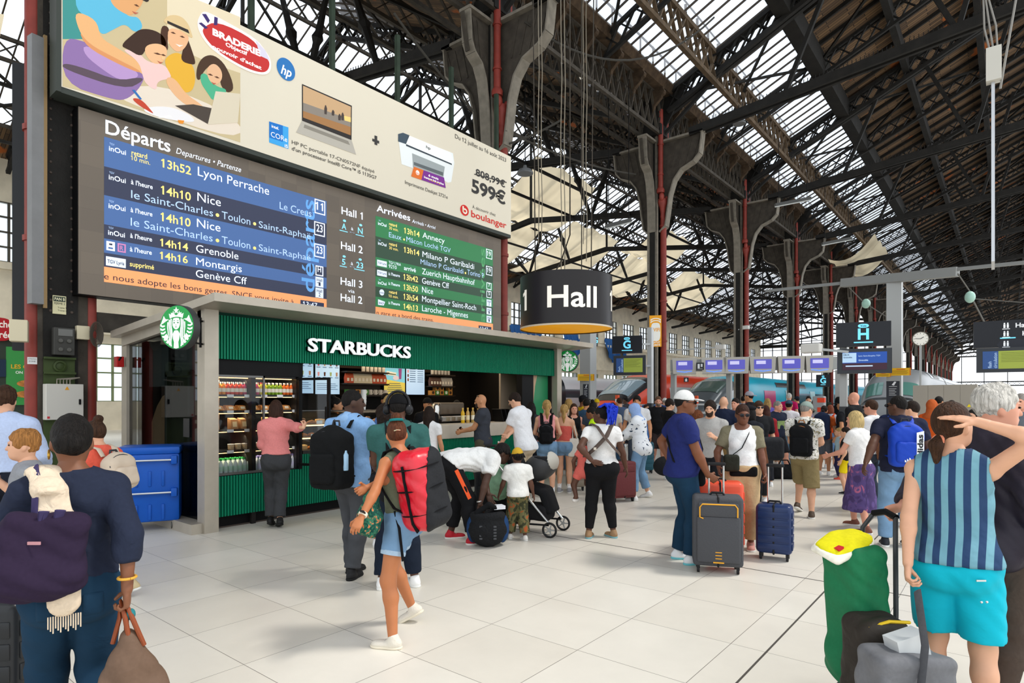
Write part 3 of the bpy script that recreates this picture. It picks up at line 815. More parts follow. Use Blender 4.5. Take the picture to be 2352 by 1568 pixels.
pc=thing('pastry_case',(-8.4,(YFR+YPC)/2,0.9),'curved glass pastry case with warm lights beside the open fridge door','display case')
y0,y1=YFR+0.08,YPC
m_=MB();m_.bb(-8.75,-8.06,y0,y1,0.9,0.95);m_.bb(-8.78,-8.72,y0,y1,0.95,1.5);m_.bb(-8.75,-8.3,y0,y1,1.5,1.53);m_.build('base',mat('#2b2723',rough=0.4),pc)
gl_=MB()
prof=[(-8.06,0.95),(-8.06,1.28),(-8.1,1.4),(-8.2,1.49),(-8.32,1.53)]
vs=[(x,yy,z) for yy in (y0,y1) for x,z in prof];k=len(prof)
gl_.add(vs,[(i,i+1,i+1+k,i+k) for i in range(k - 1)]);gl_.build('curved_glass',CLEAR,pc,smooth=True)
for z in (1.13,1.32):
 m_=MB();m_.bb(-8.68,-8.12,y0,y1,z,z+0.012);m_.build('shelf',mat('#8a7a63',rough=0.3),pc)
 m_=MB();m_.bb(-8.125,-8.11,y0+0.02,y1 - 0.02,z - 0.015,z);m_.build('light_strip',WARM,pc)
m_=MB()
for j in range(5):m_.box((-8.1,y0+0.3+j*0.16,1.36),(0.004,0.1,0.05))
for j in range(6):m_.box((-8.1,y0+0.2+j*0.2,1.165),(0.004,0.09,0.045))
m_.build('price_cards',mat('#f2f2ee'),pc)
area('case_lamp',(-8.3,(y0+y1)/2,1.48),(0,R(15),0),0.1,y1 - y0,5,(1,0.74,0.42))
area('case_lamp',(-8.25,(y0+y1)/2,1.11),(0,R(20),0),0.1,y1 - y0,4,(1,0.74,0.42))
crs=[]
for nm,c_,sh in (('croissant','#b87433','c'),('muffin','#7a4a2b','m'),('cake','#d9b07a','k')):
 a=MB()
 if sh=='c':a.tube([(.0,-.07,.015),(.03,-.04,.025),(.04,0,.03),(.03,.04,.025),(0,.07,.015)],[.012,.026,.032,.026,.012],8)
 elif sh=='m':a.lathe([(.03,0),(.038,.05),(.048,.055),(.045,.075),(.025,.09)],10)
 else:a.rbox((0,0,.035),(.1,.12,.07),.01)
 t=product(nm,(0,0,0),'golden %s in the lit pastry case' % nm if sh !='m' else 'dark muffin in the lit pastry case','pastry','%s pieces in the pastry case' % nm,[(dict(c='crust',m='crust',k='sponge')[sh],a,mat(c_,rough=0.6,var=0.25,vscale=40))])
 crs.append(t)
for zz,kinds_ in ((0.95,(2,0,2,1)),(1.142,(0,0,1,2)),(1.332,(1,0,2,0))):
 for j in range(10):place(crs[kinds_[j % 4]],used,(-8.24,y0+0.1+j*(y1 - y0 - 0.15)/9.6,zz),random.uniform(-.3,.3))

for k,(px,h,r) in enumerate(((826,0.16,0.05),(835,0.34,0.045))):
 a=MB();a.lathe([(r*0.72,0),(r,0.12)]+[(r+0.004*(q % 2),0.12+(h - 0.12)*q/9) for q in range(1,10)],14)
 p=onx(px,940,-8.5)
 t=thing('cup_stack',(p.x,p.y,1.53),'short stack of white paper cups on the pastry case' if k==0 else 'tall stack of white paper cups on the pastry case','cups');a.build('cups',mat('#eceae4',rough=0.6),t,smooth=True,world=False)

XB=-10.0
def screen(px0,px1,py1,col,lab,kind,gl=0.75):
 ya,yb=Yx(px0,XB),Yx(px1,XB);zb=zx(px0,py1,XB);zt=zb+0.72
 t=thing('menu_screen',(XB,(ya+yb)/2,zb),lab,'screen')
 m_=MB();m_.bb(XB - 0.06,XB - 0.005,ya,yb,zb,zt);m_.build('housing',BLACK,t)
 m_=MB();m_.quad((XB,ya+0.012,zb+0.012),(XB,yb - 0.012,zb+0.012),(XB,yb - 0.012,zt - 0.01),(XB,ya+0.012,zt - 0.01));m_.build('display',glow(col,gl),t)
 w=yb - ya;cols=['#c8404a','#c9b18c','#8a5a3a','#6d4a3a','#d99a9a','#5a3a2c','#9fb06a','#b08968']
 cu=MB();ln=MB();bynm={}
 if kind=='grid':
  for r_ in range(2):
   for q in range(4):
    cc=cols[(r_*4+q) % 8];mm=bynm.setdefault(cc,MB())
    x=ya+w*(0.14+0.24*q);z=zb+0.40+0.19*(1 - r_) - 0.05
    mm.prism([(-.016,0),(.016,0),(.022,.075),(-.022,.075)],(Vector((XB+.003,x,z)),Y,Zv,X),0,.002)
    ln.bb(XB+.002,XB+.004,x - .04,x+.04,z - .03,z - .02)
  for r_ in range(4):ln.bb(XB+.002,XB+.004,ya+w*.08,yb - w*(.1+.08*(r_ % 2)),zb+.1+r_*.035,zb+.108+r_*.035)
 elif kind=='list':
  for r_ in range(8):
   z=zb+.6 - r_*.045
   ln.bb(XB+.002,XB+.004,ya+w*.2,ya+w*.5,z,z+.012);ln.bb(XB+.002,XB+.004,ya+w*.6,ya+w*.9,z,z+.01)
  for r_ in range(4):bynm.setdefault(cols[r_+2],MB()).bb(XB+.002,XB+.004,ya+w*.08,ya+w*.15,zb+.3+r_*.09,zb+.36+r_*.09)
 else:
  bynm.setdefault('#8d4a86',MB()).prism([(-.03,0),(.03,0),(.045,.22),(-.045,.22)],(Vector((XB+.003,ya+w*.75,zb+.34)),Y,Zv,X),0,.002)
  bynm.setdefault('#e9e2d2',MB()).prism([(-.14,0),(.12,-.02),(.14,.05),(-.12,.08)],(Vector((XB+.003,ya+w*.34,zb+.42)),Y,Zv,X),0,.002)
  bynm.setdefault('#5d6a4a',MB()).prism([(-.13,.02),(.12,.0),(.12,.02),(-.13,.045)],(Vector((XB+.006,ya+w*.34,zb+.42)),Y,Zv,X),0,.002)
  bynm.setdefault('#d7cdd6',MB()).prism([(.08*math.cos(a_),.05*math.sin(a_)) for a_ in np.linspace(0,6.28,14)[:-1]],(Vector((XB+.005,ya+w*.55,zb+.36)),Y,Zv,X),0,.002)
  bynm.setdefault('#e8d45f',MB()).prism([(0,0),(w*.96,0),(w*.96,.25),(0,.32)],(Vector((XB+.001,ya+w*.02,zb+.012)),Y,Zv,X),0,.001)
  for r_ in range(5):ln.bb(XB+.004,XB+.006,ya+w*(.25 - .03*r_),yb - w*(.25 - .03*r_),zb+.24 - r_*.04,zb+.25 - r_*.04)
 ln.build('text_lines',mat('#3a5a78'),t)
 for cc,mm in bynm.items():mm.build('drink_picture',glow(cc,0.35),t)
screen(650,721,904,'#a9cdee','leftmost pale blue menu screen above the pastry case','grid')
screen(723,781,906,'#b3d4f0','pale blue menu screen with two rows of drinks, left of the coffee bags','grid')
screen(881,931,907,'#7ac2d8','promotion screen with a purple drink and a sandwich between the shelves','promo',0.6)
screen(932,976,907,'#b3d0ee','pale blue price list screen right of the promotion screen','list')
shelf_n=0
def wall_shelf(px0,px1,py,lab):
 ya,yb=Yx(px0,XB),Yx(px1,XB);z=zx((px0+px1)/2,py,XB+0.15)
 t=thing('wall_shelf',(XB,ya,z),lab,'shelf')
 m_=MB();m_.bb(XB - 0.1,XB+0.2,ya,yb,z - 0.025,z);m_.build('board',mat('#2a2018',rough=0.5),t)
 m_=MB();m_.bb(XB - 0.1,XB - 0.08,ya,yb,z - 0.02,z+0.3);m_.bb(XB+0.17,XB+0.18,ya+.02,yb - .02,z - 0.035,z - 0.025);m_.build('rear_panel',mat('#3a2c20',rough=0.6),t)
 return ya,yb,z
sA=wall_shelf(783,880,880,'upper dark shelf with coffee bags between the menu screens')
sB=wall_shelf(783,880,906,'lower dark shelf with mugs and boxes between the menu screens')
sC=wall_shelf(978,1032,886,'upper dark shelf with silver coffee bags right of the price list')
sD=wall_shelf(978,1032,907,'lower dark shelf with kraft boxes right of the price list')
sE=wall_shelf(783,880,853,'topmost dark shelf between the menu screens')
sF=wall_shelf(978,1032,860,'topmost dark shelf right of the price list')
def bag_src(col,lab,grp):
 a=MB();a.add([(-.03,-.045,0),(.03,-.045,0),(.03,.045,0),(-.03,.045,0),(-.035,-.05,.1),(.035,-.05,.1),(.035,.05,.1),(-.035,.05,.1),(-.006,-.045,.19),(.006,-.045,.19),(.006,.045,.19),(-.006,.045,.19)],
 [(0,3,2,1),(0,1,5,4),(1,2,6,5),(2,3,7,6),(3,0,4,7),(4,5,9,8),(5,6,10,9),(6,7,11,10),(7,4,8,11),(8,9,10,11)])
 b_=MB();b_.box((.036,0,.07),(.003,.05,.06))
 return product('coffee_bag',(0,0,0),lab,'coffee bag',grp,[('pouch',a,mat(col,rough=0.35)),('paper_label',b_,mat('#efe6d6'))])
bs=[bag_src('#c8512a','orange coffee bag on the upper shelf between the menu screens','orange coffee bags'),bag_src('#e0d3b4','cream coffee bag on the upper shelf between the menu screens','cream coffee bags'),
 bag_src('#b9b4ac','silver coffee bag on the shelf right of the price list','silver coffee bags'),bag_src('#5a3b30','dark brown coffee bag on the shelf right of the price list','dark coffee bags')]
for j in range(11):place(bs[0] if j in (0,1,7,8,9,10) else bs[1],used,(XB+0.1,sA[0]+0.07+j*(sA[1] - sA[0] - .1)/10.4,sA[2]))
for j in range(8):place(bs[3] if j<4 else bs[2],used,(XB+0.1,sC[0]+0.06+j*(sC[1] - sC[0] - .1)/7.4,sC[2]))
tum=bottle_src('#c7c2ba','#8d8880',0.16,0.036,'steel tumbler on the topmost shelf of the kiosk back wall',cat='tumbler',group='tumblers on the topmost shelves')
tum.name='tumbler'
for sh_ in (sE,sF):
 for j in range(6):place(tum,used,(XB+0.1,sh_[0]+0.35*(sh_ is sE)+0.1+j*0.1,sh_[2]))
a=MB();a.lathe([(.04,0),(.043,.01),(.043,.1)],14);b_=MB();b_.tube([(.0,.04,.08),(0,.075,.075),(0,.08,.045),(0,.05,.02),(0,.04,.02)],.008,6)
mg=product('mug',(0,0,0),'cream mug with dark band on the lower shelf between the menu screens','mug','mugs on the lower shelf',[('cup',a,mat('#e2d8c8',rough=0.3)),('handle',b_,mat('#e2d8c8',rough=0.3))])
for j in range(4):place(mg,used,(XB+0.1,sB[0]+0.62+j*0.125,sB[2]))
def kbox(col,lab,grp,win):
 a=MB();a.box((0,0,.05),(.1,.12,.1));b_=MB();b_.lathe([(.035,0),(.035,.003)],14,(.051,0,.055),Matrix.Rotation(R(90),3,'Y'))
 return product('carton',(0,0,0),lab,'carton',grp,[('box',a,mat(col,rough=0.6)),('emblem',b_,mat(win))])
kb=kbox('#c98a3e','amber capsule carton on the lower shelves of the kiosk back wall','amber capsule cartons','#3a2a1c');kg=kbox('#4d8a3a','green capsule carton on the lower shelves of the kiosk back wall','green capsule cartons','#e9efe2')
for j,s_ in enumerate((kg,kb,kg)):place(s_,used,(XB+0.1,sB[0]+0.1+j*0.19,sB[2]))
for j in range(5):
 place(kb if j % 2==0 else kg,used,(XB+0.1,sD[0]+0.08+j*0.135,sD[2]))
 if j in (1,2,4):place(kb,used,(XB+0.1,sD[0]+0.08+j*0.135,sD[2]+0.1))

em=thing('coffee_machine',onx(1030,960,-8.75),'steel espresso machine on the counter behind the syrup bottles','coffee machine');em.location.z=1.24
c=em.location
m_=MB();m_.rbox((c.x,c.y,1.32),(0.4,0.75,0.12),0.02);m_.build('drip_base',mat('#b9b6b0',rough=0.25,metal=0.9),em)
m_=MB();m_.rbox((c.x - .05,c.y,1.52),(0.34,0.7,0.24),0.03);m_.build('body',mat('#6a5f52',rough=0.3,metal=0.6),em)
m_=MB();m_.lathe([(.07,1.3),(.08,1.34),(.08,1.58),(.05,1.62)],16,(c.x+.1,c.y - .45,0));m_.build('boiler',mat('#c9c6c0',rough=0.2,metal=0.9),em,smooth=True)
syr=[bottle_src(c_,'#d8b25a',0.3,0.038,'tall %s syrup bottle on the kiosk counter' % nm,labcol=lc) for c_,nm,lc in (('#e0b21c','yellow','#f0e2a0'),('#c9a35a','amber','#efe0b8'),('#b89a58','honey coloured','#f2ecd8'),('#6d4a2c','brown','#efe3c0'),('#c4283a','red','#f3a0a0'))]
for j,s_ in enumerate(syr):
 p=onx(1063+j*11.5,975,-8.35);s_.location=(p.x,p.y,1.24)
og=thing('menu_holder',onx(1152,960,-8.3),'black angled menu holders at the end of the counter','holder');og.location.z=1.24
for j in range(3):
 m_=MB();m_.box((og.location.x,og.location.y - .12+j*.13,1.37),(0.25,0.02,0.28),Matrix.Rotation(R(18),3,'X'));m_.build('panel',BLACK,og)

XD=-10.6
def bpt(px,py):return onx(px,py,XD)
class Layer:
 def __init__(s,x):s.x=x;s.m={}
 def get(s,key):return s.m.setdefault(key,MB())
 def q(s,key,pts,d=0.0):
  o=[onx(px,py,s.x) for px,py in pts]
  s.get(key).prism([(p.y,p.z) for p in o],(Vector((s.x,0,0)),Y,Zv,X),d,d+0.003)
 def rect(s,key,px0,px1,py0,py1,d=0.0):
  a=onx(px0,py0,s.x);b=onx(px0,py1,s.x);y1=onx(px1,py0,s.x).y
  s.get(key).bb(s.x+d,s.x+d+0.003,a.y,y1,b.z,a.z)
 def frame(s,key,px0,px1,py0,py1,w,d=0.0):
  a=onx(px0,py0,s.x);b=onx(px0,py1,s.x);y1=onx(px1,py0,s.x).y
  g=s.get(key)
  for (ya,yb,za,zb) in ((a.y,y1,a.z - w,a.z),(a.y,y1,b.z,b.z+w),(a.y,a.y+w,b.z+w,a.z - w),(y1 - w,y1,b.z+w,a.z - w)):g.bb(s.x+d,s.x+d+0.003,ya,yb,za,zb)
 def t(s,key,st,px0,py,px1,cap,bold=0.0,d=0.006,shear=0.0):
  o=onx(px0,py,s.x);o2=onx(px1,py,s.x)
  text(s.get(key),st,cap*o_Z(o)/F,o,Y,Zv,X,width=o2.y - o.y,bold=bold,d0=d,shear=shear)
 def circ(s,key,px,py,rp,d=0.006,ex=1.0,n=20):
  c=onx(px,py,s.x);r=rp*o_Z(c)/F
  s.get(key).prism([(c.y+r*ex*math.cos(2*math.pi*k/n),c.z+r*math.sin(2*math.pi*k/n)) for k in range(n)],(Vector((s.x,0,0)),Y,Zv,X),d,d+0.003)
 def build(s,parent,mats,names):
  for k,mb in s.m.items():
   if mb.v:mb.build(names.get(k,'lettering'),mats[k],parent)
def o_Z(p):return -p.x*ST+p.y*CT
board=thing('departure_board',(XD,7.8,3.25),'wide electronic board with blue departures and green arrivals lists','information board')
a,b=bpt(178.7,242),bpt(1150.7,549);zb=bpt(178.7,675).z
m_=MB();m_.bb(XD - 0.3,XD - 0.02,a.y,b.y,zb,a.z);m_.build('casing',BLACK,board)
m_=MB();m_.bb(XD - 0.02,XD,a.y+0.01,b.y,zb+.01,a.z - .01)
def led_material():
 m=bpy.data.materials.new('led_panel');m.use_nodes=True
 nt=m.node_tree;N=nt.nodes;L=nt.links;bs_=N['Principled BSDF'];bs_.inputs['Roughness'].default_value=0.55
 tc=N.new('ShaderNodeTexCoord');mp=N.new('ShaderNodeMapping');mp.inputs['Rotation'].default_value=(0,R(90),R(90))
 br=N.new('ShaderNodeTexBrick');br.offset=0;br.inputs['Brick Width'].default_value=0.32;br.inputs['Row Height'].default_value=0.32;br.inputs['Scale'].default_value=1;br.inputs['Mortar Size'].default_value=0.001
 br.inputs['Color1'].default_value=lin('#6c6154');br.inputs['Color2'].default_value=lin('#62584d');br.inputs['Mortar'].default_value=lin('#554c43')
 L.new(tc.outputs['Object'],mp.inputs[0]);L.new(mp.outputs[0],br.inputs[0]);L.new(br.outputs[0],bs_.inputs['Base Color']);L.new(br.outputs[0],bs_.inputs['Emission Color']);bs_.inputs['Emission Strength'].default_value=0.25
 return m
m_.build('led_panel',led_material(),board)
E=0.62
BM={'blue':glow('#47679c',.42),'navy':glow('#33384f',.35),'or':glow('#ee9a62',.7),'w':glow('#dfe8f5',.9),'pale':glow('#a9c3e6',.8),'yel':glow('#f1d478',.9),'cy':glow('#5f9bd6',.6),'cyan':glow('#83d4ee',.85),
 'gr':glow('#2f7a48',.42),'grd':glow('#2f4a36',.32),'grt':glow('#4f9a62',.5),'dk':mat('#4d4048',rough=.6),'box':glow('#cfd8e8',.8),'bt':mat('#3d4560'),'nv2':glow('#2c3450',.3),'pk':glow('#c07aa8',.7)}
BN={'blue':'departure_rows','navy':'departure_rows_dark','or':'ticker_band','gr':'arrival_rows','grd':'arrival_rows_dark','box':'track_boxes','nv2':'clock_box'}
Lb=Layer(XD)
ys_=[313.5,381.5,447.6,514.6,547.1,579.9,612.0,647.0]
for k in range(6):Lb.rect('blue' if k % 2==0 else 'navy',239,750,ys_[k],ys_[k+1])
Lb.rect('or',239,750,ys_[6],ys_[7])
yg=[495.3,542,589.6,612,634,657.5,680.7,704,725.5]
for k in range(7):Lb.rect('gr' if k % 2==0 else 'grd',862.5,1132,yg[k],yg[k+1])
Lb.rect('or',862.5,1132,yg[7],yg[8])
T=Lb.t
T('w','Départs',242,305.8,391,30.6,.014);T('w','Departures • Partenze',404,351.8,553.5,13.2,0,shear=.25)
def inoui(px,py,w,h):
 T('w','inOui',px,py,px+w,h,.012);T('pale','TGV',px+1,py - h*1.25,px+w*.32,h*.42)
inoui(250,345.6,39,11);inoui(249.5,411.5,39,11);inoui(249,477.3,39,11);inoui(248,538.5,38.5,11)
T('yel','retard',301.8,355.5,337.6,11.5,.01);T('yel','10 min.',302.4,367.5,344.6,10.5)
for px,py,p2 in ((300.5,422.5,350.4),(299.6,486.5,349.8),(298.7,545.6,348.9),(298,576.8,348.3)):T('w',"à l'heure",px,py,p2,10.5,.012)
T('yel','supprimé',297.8,612.9 - 2,353.5,11,.012)
for st,px,py,p2,cp in (('13h52',373.4,383.9,438.6,19),('14h10',372.8,445.8,438,19),('14h10',372,507.3,437.4,19),('14h14',370.7,565.2,431.6,17),('14h16',370,594.6,431,16.5)):T('yel',st,px,py,p2,cp,.012)
for st,px,py,p2,cp in (('Lyon Perrache',454,402.9,617.8,20.5),('Nice',453,461,506.9,19.5),('Nice',452,520.8,506,19),('Grenoble',450,578.3,547.3,17),('Montargis',450,608,555,17),('Genève Cff',449.3,636,566.6,17)):T('w',st,px,py,p2,cp)
T('pale','Le Creus',642,479.4,714.8,16)
for dy,y1,y2,y3 in ((0,454.3,501.8,522.3),(1,517.7,559,575.3)):
 T('pale','le Saint-Charles',300.8 - dy,y1,489 - dy,18);T('pale','Toulon',509,y2,574.5,17);T('pale','Saint-Raphaë',594,y3,713,15)
 Lb.circ('yel',499,(494,552.3)[dy],4);Lb.circ('yel',584.4,(514,569.8)[dy],3.6)
T('dk','e nous adopte les bons gestes. SNCF vous invite à',238.7,640.5,674.4,14)
Lb.frame('w',244,263.5,553,574,.025,.006);Lb.frame('pk',269.6,288.6,558,578,.02,.006);T('pk','R',275,574,283,10,.015)
Lb.rect('w',248.5,259,556.5,567,.006);Lb.rect('navy',250,257.5,558.5,562.5,.01)
Lb.rect('box',243,288.6,588,609,.004);T('bt','TGV Lyria',246,603.5,285,8,.01,d=.009)
for st,x0,x1,y0,y1 in (('11',722,746.3,456,489),('23',721,745.4,507.5,539),('23',721,745,558.4,589),('H',724,741.8,609,632)):
 Lb.frame('w',x0,x1,y0,y1,.02,.008);T('w',st,x0+5,y1 - 8,x1 - 5,(y1 - y0)*.52,.012,d=.01)
for n_,y0,y1 in (('1',635,658),('2',660,682.5)):
 Lb.rect('box',724,742,y0,y1,.008);T('bt','Hall',727,y0+10.5,739,6.5,.01,d=.012);T('bt',n_,731,y1 - 2,735.5,8,.012,d=.012)
Lb.rect('nv2',689.7,743.3,688.5,706,.008);T('w','13:47',697,703,728,11,d=.012)

def vtext(key,st,pxr,pyb,pyt,capw):
 o=onx(pxr,pyb,XD);top=onx(pxr,pyt,XD).z
 text(Lb.get(key),st,capw*o_Z(o)/F*1.25,o+X*.004,Zv,-Y,X,width=top - o.z,bold=.01,d0=0.0)
vtext('cy','départs',722,672,462,26);vtext('grt','arrivées',1113,740,572,13)
for st,px,py,p2,cp in (('Hall 1',784,491,832.6,16.5),('Hall 2',782.7,571,832.6,16.5),('Hall 3',781.9,653,832,16.5),('Hall 2',782,690.5,831.7,16.5)):T('w',st,px,py,p2,cp,.01)
T('w','via',799,671,814,8)
for st,px,py,p2 in (('A',784.5,525,795),('N',821.5,535,832.5),('5',785,607,793),('23',818,614,833.7)):
 T('cyan',st,px,py,p2,13,.012);Lb.rect('cyan',px - 5,p2+3,py+2.5,py+4.3,.006);Lb.circ('cyan',(px+p2)/2+1,py - 18,2.6,ex=1.6)
T('w','à',806,528,811,7);T('w','à',805.5,608,810.5,7);T('pale','to • a',803,533.5,813.5,2.6);T('pale','to • a',803,612.5,813.5,2.6)
T('w','Arrivées',864.7,484.5,941.7,14.5,.014);T('w','Arrivals • Arrivi',946,511,1000,8,shear=.25)
for py in (516,561.4,652):inoui(868,py,19.5,7)
for y1,y2 in ((517,526),(562.5,571.6),(673,682.3)):
 T('yel','retard',893.3,y1,911.3,7,.01);T('yel','10 min.' if y1>600 else '30 min.',893.3,y2,914.5,6.5)
for st,px,py,p2 in (('13h14',929.3,535.4,963.4),('13h14',929,579.5,962.7),('13h42',928,641.7,959.7),('13h50',928,665,959.7),('13h54',928,687,959.7),('14h13',928,709.6,959.5)):T('yel',st,px,py,p2,12.5,.012)
for st,px,py,p2 in (('Annecy',970,545.6,1020.8),('Milano P Garibaldi',970,589.6,1088.7),('Zuerich Hauptbahnhof',969,629,1090),('Genève Cff',969,650.4,1031),('Nice',969,671,994.4),('Montpellier Saint-Roch',969,692,1093),('Laroche - Migennes',969,714,1074.4)):T('w',st,px,py,p2,13)
for st,px,py,p2 in (('Eaux',893,544,921.7),('Mâcon Loché TGV',933,554.3,1034.5),('Milano P Garibaldi',965.5,606,1064),('Torino P',1073,630,1111)):T('pale',st,px,py,p2,11.5)
Lb.circ('yel',927.6,550,2.4);Lb.circ('yel',1068.6,627,2.4)
for y0,y1 in ((596,609.5),(619,632)):Lb.rect('box',865.8,888,y0,y1,.004);T('bt','TGV Lyria',867.5,y1 - 4.5,886.5,4.5,.01,d=.009)
T('w','TGV LYRIA',892.5,604.8,920.4,6);T('w','9210',892.5,614.6,910.5,8);T('w','arrivé',927.6,619.5,954.7,9.5,.012)
for py in (631.3,653.6,698):T('w',"à l'heure",892,py,918,6.5,.012)
Lb.circ('box',876.6,671.4,7);T('bt','OUIGO',871,673,882,3,.01,d=.011);Lb.q('box',((868,687),(884,693),(881,701.5),(868,700)),.004);T('bt','SNCF',869.5,697.5,881,4.5,.012,d=.009)
T('dk','n gare et a bord des trains.',864.7,721.5,995.5,9)
for st,x0,x1,y0,y1 in (('19',1115.8,1129.7,571,592.5),('19',1115.8,1129.7,610,630.5),('7',1117,1128,648,664),('5',1117,1128,667,683)):
 Lb.frame('w',x0,x1,y0,y1,.018,.008);T('w',st,x0+(3.2 if len(st)>1 else 4),y1 - 5.5,x1 - (3.2 if len(st)>1 else 3.5),(y1 - y0)*.5,.012,d=.01)
for n_,y0,y1 in (('2',687,702.4),('1',706,721.5),('1',724.5,740)):
 Lb.rect('box',1117,1128,y0,y1,.008);T('bt','Hall',1119,y0+7,1126.5,4.5,.01,d=.012);T('bt',n_,1121.5,y1 - 1.5,1124,5.5,.012,d=.012)
Lb.rect('nv2',1099,1128,747,759,.008);T('w','13:47',1103,757,1120,7,d=.012)
Lb.build(board,BM,BN)
m_=MB()
for y in np.arange(a.y+.6,b.y,1.15):m_.bb(XD - .25,XD - .18,y,y+.08,a.z,6.25)
m_.build('hanger',BLACK,board)

XAD=-10.4
ad=thing('advertising_panel',(XAD,7.7,6.1),'long backlit advertising panel with a family, a laptop and a printer above the departure board','billboard')
a,b=onx(140.5,198.5,XAD),onx(1173.7,541,XAD);zt=onx(1174.6,360.6,XAD).z
m_=MB();m_.bb(XAD - 0.35,XAD - 0.01,a.y,b.y,a.z - 0.08,zt);m_.bb(XAD - .3,XAD+.01,a.y - .06,a.y,a.z - .08,zt);m_.build('casing',mat('#3b403a',rough=.5),ad)
m_=MB();m_.quad((XAD,a.y,a.z),(XAD,b.y,a.z),(XAD,b.y,zt),(XAD,a.y,zt));m_.build('lit_face',mat('#ddd4c0',rough=.6,emit=.2),ad)
m_=MB()
for y in np.arange(a.y+1.2,b.y,1.7):m_.bar((XAD - .2,y,zt),(XAD - .2,y,zt+1.6),.09)
m_.build('hanger',IRON_G,ad)
La=Layer(XAD+0.002)
def A1(pts,rnd=2):
 pts=[(x/3.336,y/3.336) for x,y in pts]
 for _ in range(rnd if len(pts)>4 else 0):
  q=[]
  for i in range(len(pts)):
   (ax,ay),(bx,by)=pts[i],pts[(i+1) % len(pts)]
   q+=[(ax*.75+bx*.25,ay*.75+by*.25),(ax*.25+bx*.75,ay*.25+by*.75)]
  pts=q
 return pts
A2=lambda pts:[(600+x/3.563,120+y/3.563) for x,y in pts]
def S(c,e=.2):return mat(c,rough=.6,emit=e)
AM={}
def poly(key,pts,d):AM[key]=S(key);La.q(key,pts,d)

poly('#c9b78e',A1([(480,-330),(1200,-120),(1840,130),(1840,1090),(600,690),(480,660)],0),.0005)
poly('#e2d3b4',A1([(1280,-90),(1440,-30),(1840,130),(1840,560),(1600,480),(1280,330)],0),.001)
poly('#e4d6c4',A1([(900,730),(1180,620),(1840,900),(1840,1090),(1000,800)]),.0015)
poly('#3f8f8a',A1([(480,-330),(640,-280),(640,300),(480,300)]),.0015)
poly('#5db5d4',A1([(600,-160),(840,-120),(960,110),(1000,130),(1060,130),(1100,215),(1030,255),(960,180),(880,220),(770,280),(740,160),(565,80)]),.003)
poly('#e6b078',A1([(565,80),(740,150),(765,290),(900,370),(1060,470),(1180,500),(1210,560),(1150,600),(1080,560),(900,470),(680,350),(600,230)]),.0035)
poly('#dea36c',A1([(850,-90),(1010,-170),(1120,-80),(1090,30),(1060,70),(1010,120),(960,110),(880,60),(840,0)]),.004)
poly('#2c2320',A1([(900,-100),(1000,-190),(1160,-130),(1145,30),(1080,-5),(960,-20)]),.0045)
poly('#8d6fa3',A1([(480,290),(640,310),(980,480),(1080,560),(1110,590),(1060,690),(960,770),(850,760),(480,640)]),.003)
poly('#b795c6',A1([(640,330),(960,490),(1060,560),(1050,600),(930,620),(820,560),(640,420)]),.0035)
poly('#5a4a55',A1([(480,480),(640,520),(900,620),(1080,590),(1100,620),(960,690),(480,530)]),.004)
poly('#3a2418',A1([(920,350),(1020,260),(1080,220),(1180,230),(1260,280),(1280,370),(1180,330),(1120,370),(1080,440),(980,380)]),.005)
poly('#e9b788',A1([(1110,350),(1200,330),(1275,360),(1280,420),(1240,490),(1170,490),(1110,420)]),.0055)
poly('#ecc6c0',A1([(920,370),(1060,400),(1130,480),(1260,490),(1330,600),(1200,620),(1200,700),(1110,640),(1090,570),(1060,470)]),.0048)
poly('#e5b284',A1([(1270,590),(1340,600),(1420,720),(1540,800),(1590,860),(1530,860),(1380,780),(1280,660)]),.006)
poly('#d9bd8c',A1([(1240,170),(1290,115),(1380,120),(1440,180),(1460,240),(1480,300),(1430,270),(1330,200)]),.0065)
poly('#2e2623',A1([(1280,160),(1440,230),(1450,260),(1280,180)]),.007)
poly('#4a2c1b',A1([(1230,190),(1300,210),(1280,300),(1290,400),(1230,360)]),.005);poly('#432817',A1([(1430,280),(1460,360),(1500,480),(1480,500),(1380,470),(1400,380)]),.0055)
poly('#e8b286',A1([(1290,200),(1440,260),(1445,320),(1400,390),(1340,400),(1280,320)]),.006)
poly('#e3ad36',A1([(1270,440),(1340,400),(1400,420),(1480,500),(1500,620),(1460,720),(1330,690),(1320,600),(1260,490)]),.0052)
poly('#47301f',A1([(1510,500),(1560,430),(1640,420),(1730,500),(1800,680),(1740,720),(1680,640),(1700,560),(1640,480),(1560,540),(1530,620),(1500,600)]),.0055)
poly('#e4b48c',A1([(1580,520),(1640,480),(1700,540),(1700,620),(1640,660),(1590,600)]),.006);poly('#4faf86',A1([(1530,570),(1580,560),(1640,660),(1760,690),(1640,790),(1580,700),(1540,640)]),.0057)
poly('#d8ccb4',A1([(1650,700),(1840,720),(1820,940),(1590,955)]),.008);poly('#4a4038',A1([(1340,810),(1480,800),(1620,830),(1590,950)]),.007)
poly('#e9e6e6',A1([(1060,830),(1280,810),(1440,870),(1500,930),(1440,940),(1200,900)]),.0075);poly('#c2452c',A1([(1005,750),(1080,760),(1160,850),(1180,880),(1050,800)]),.008);poly('#e8902a',A1([(1360,920),(1410,925),(1400,950),(1370,945)]),.009)
for cx_,cy_,w_,tl in ((1205,415,60,.25),(1250,425,40,.25),(1325,255,40,.3),(1395,285,40,.3),(1610,575,40,.3),(1660,595,40,.3),(1045,45,40,.4)):
 poly('#5a3522',A1([(cx_ - w_/2,cy_ - w_/2*tl),(cx_,cy_ - 9),(cx_+w_/2,cy_+w_/2*tl),(cx_,cy_+5)],0),.0095)
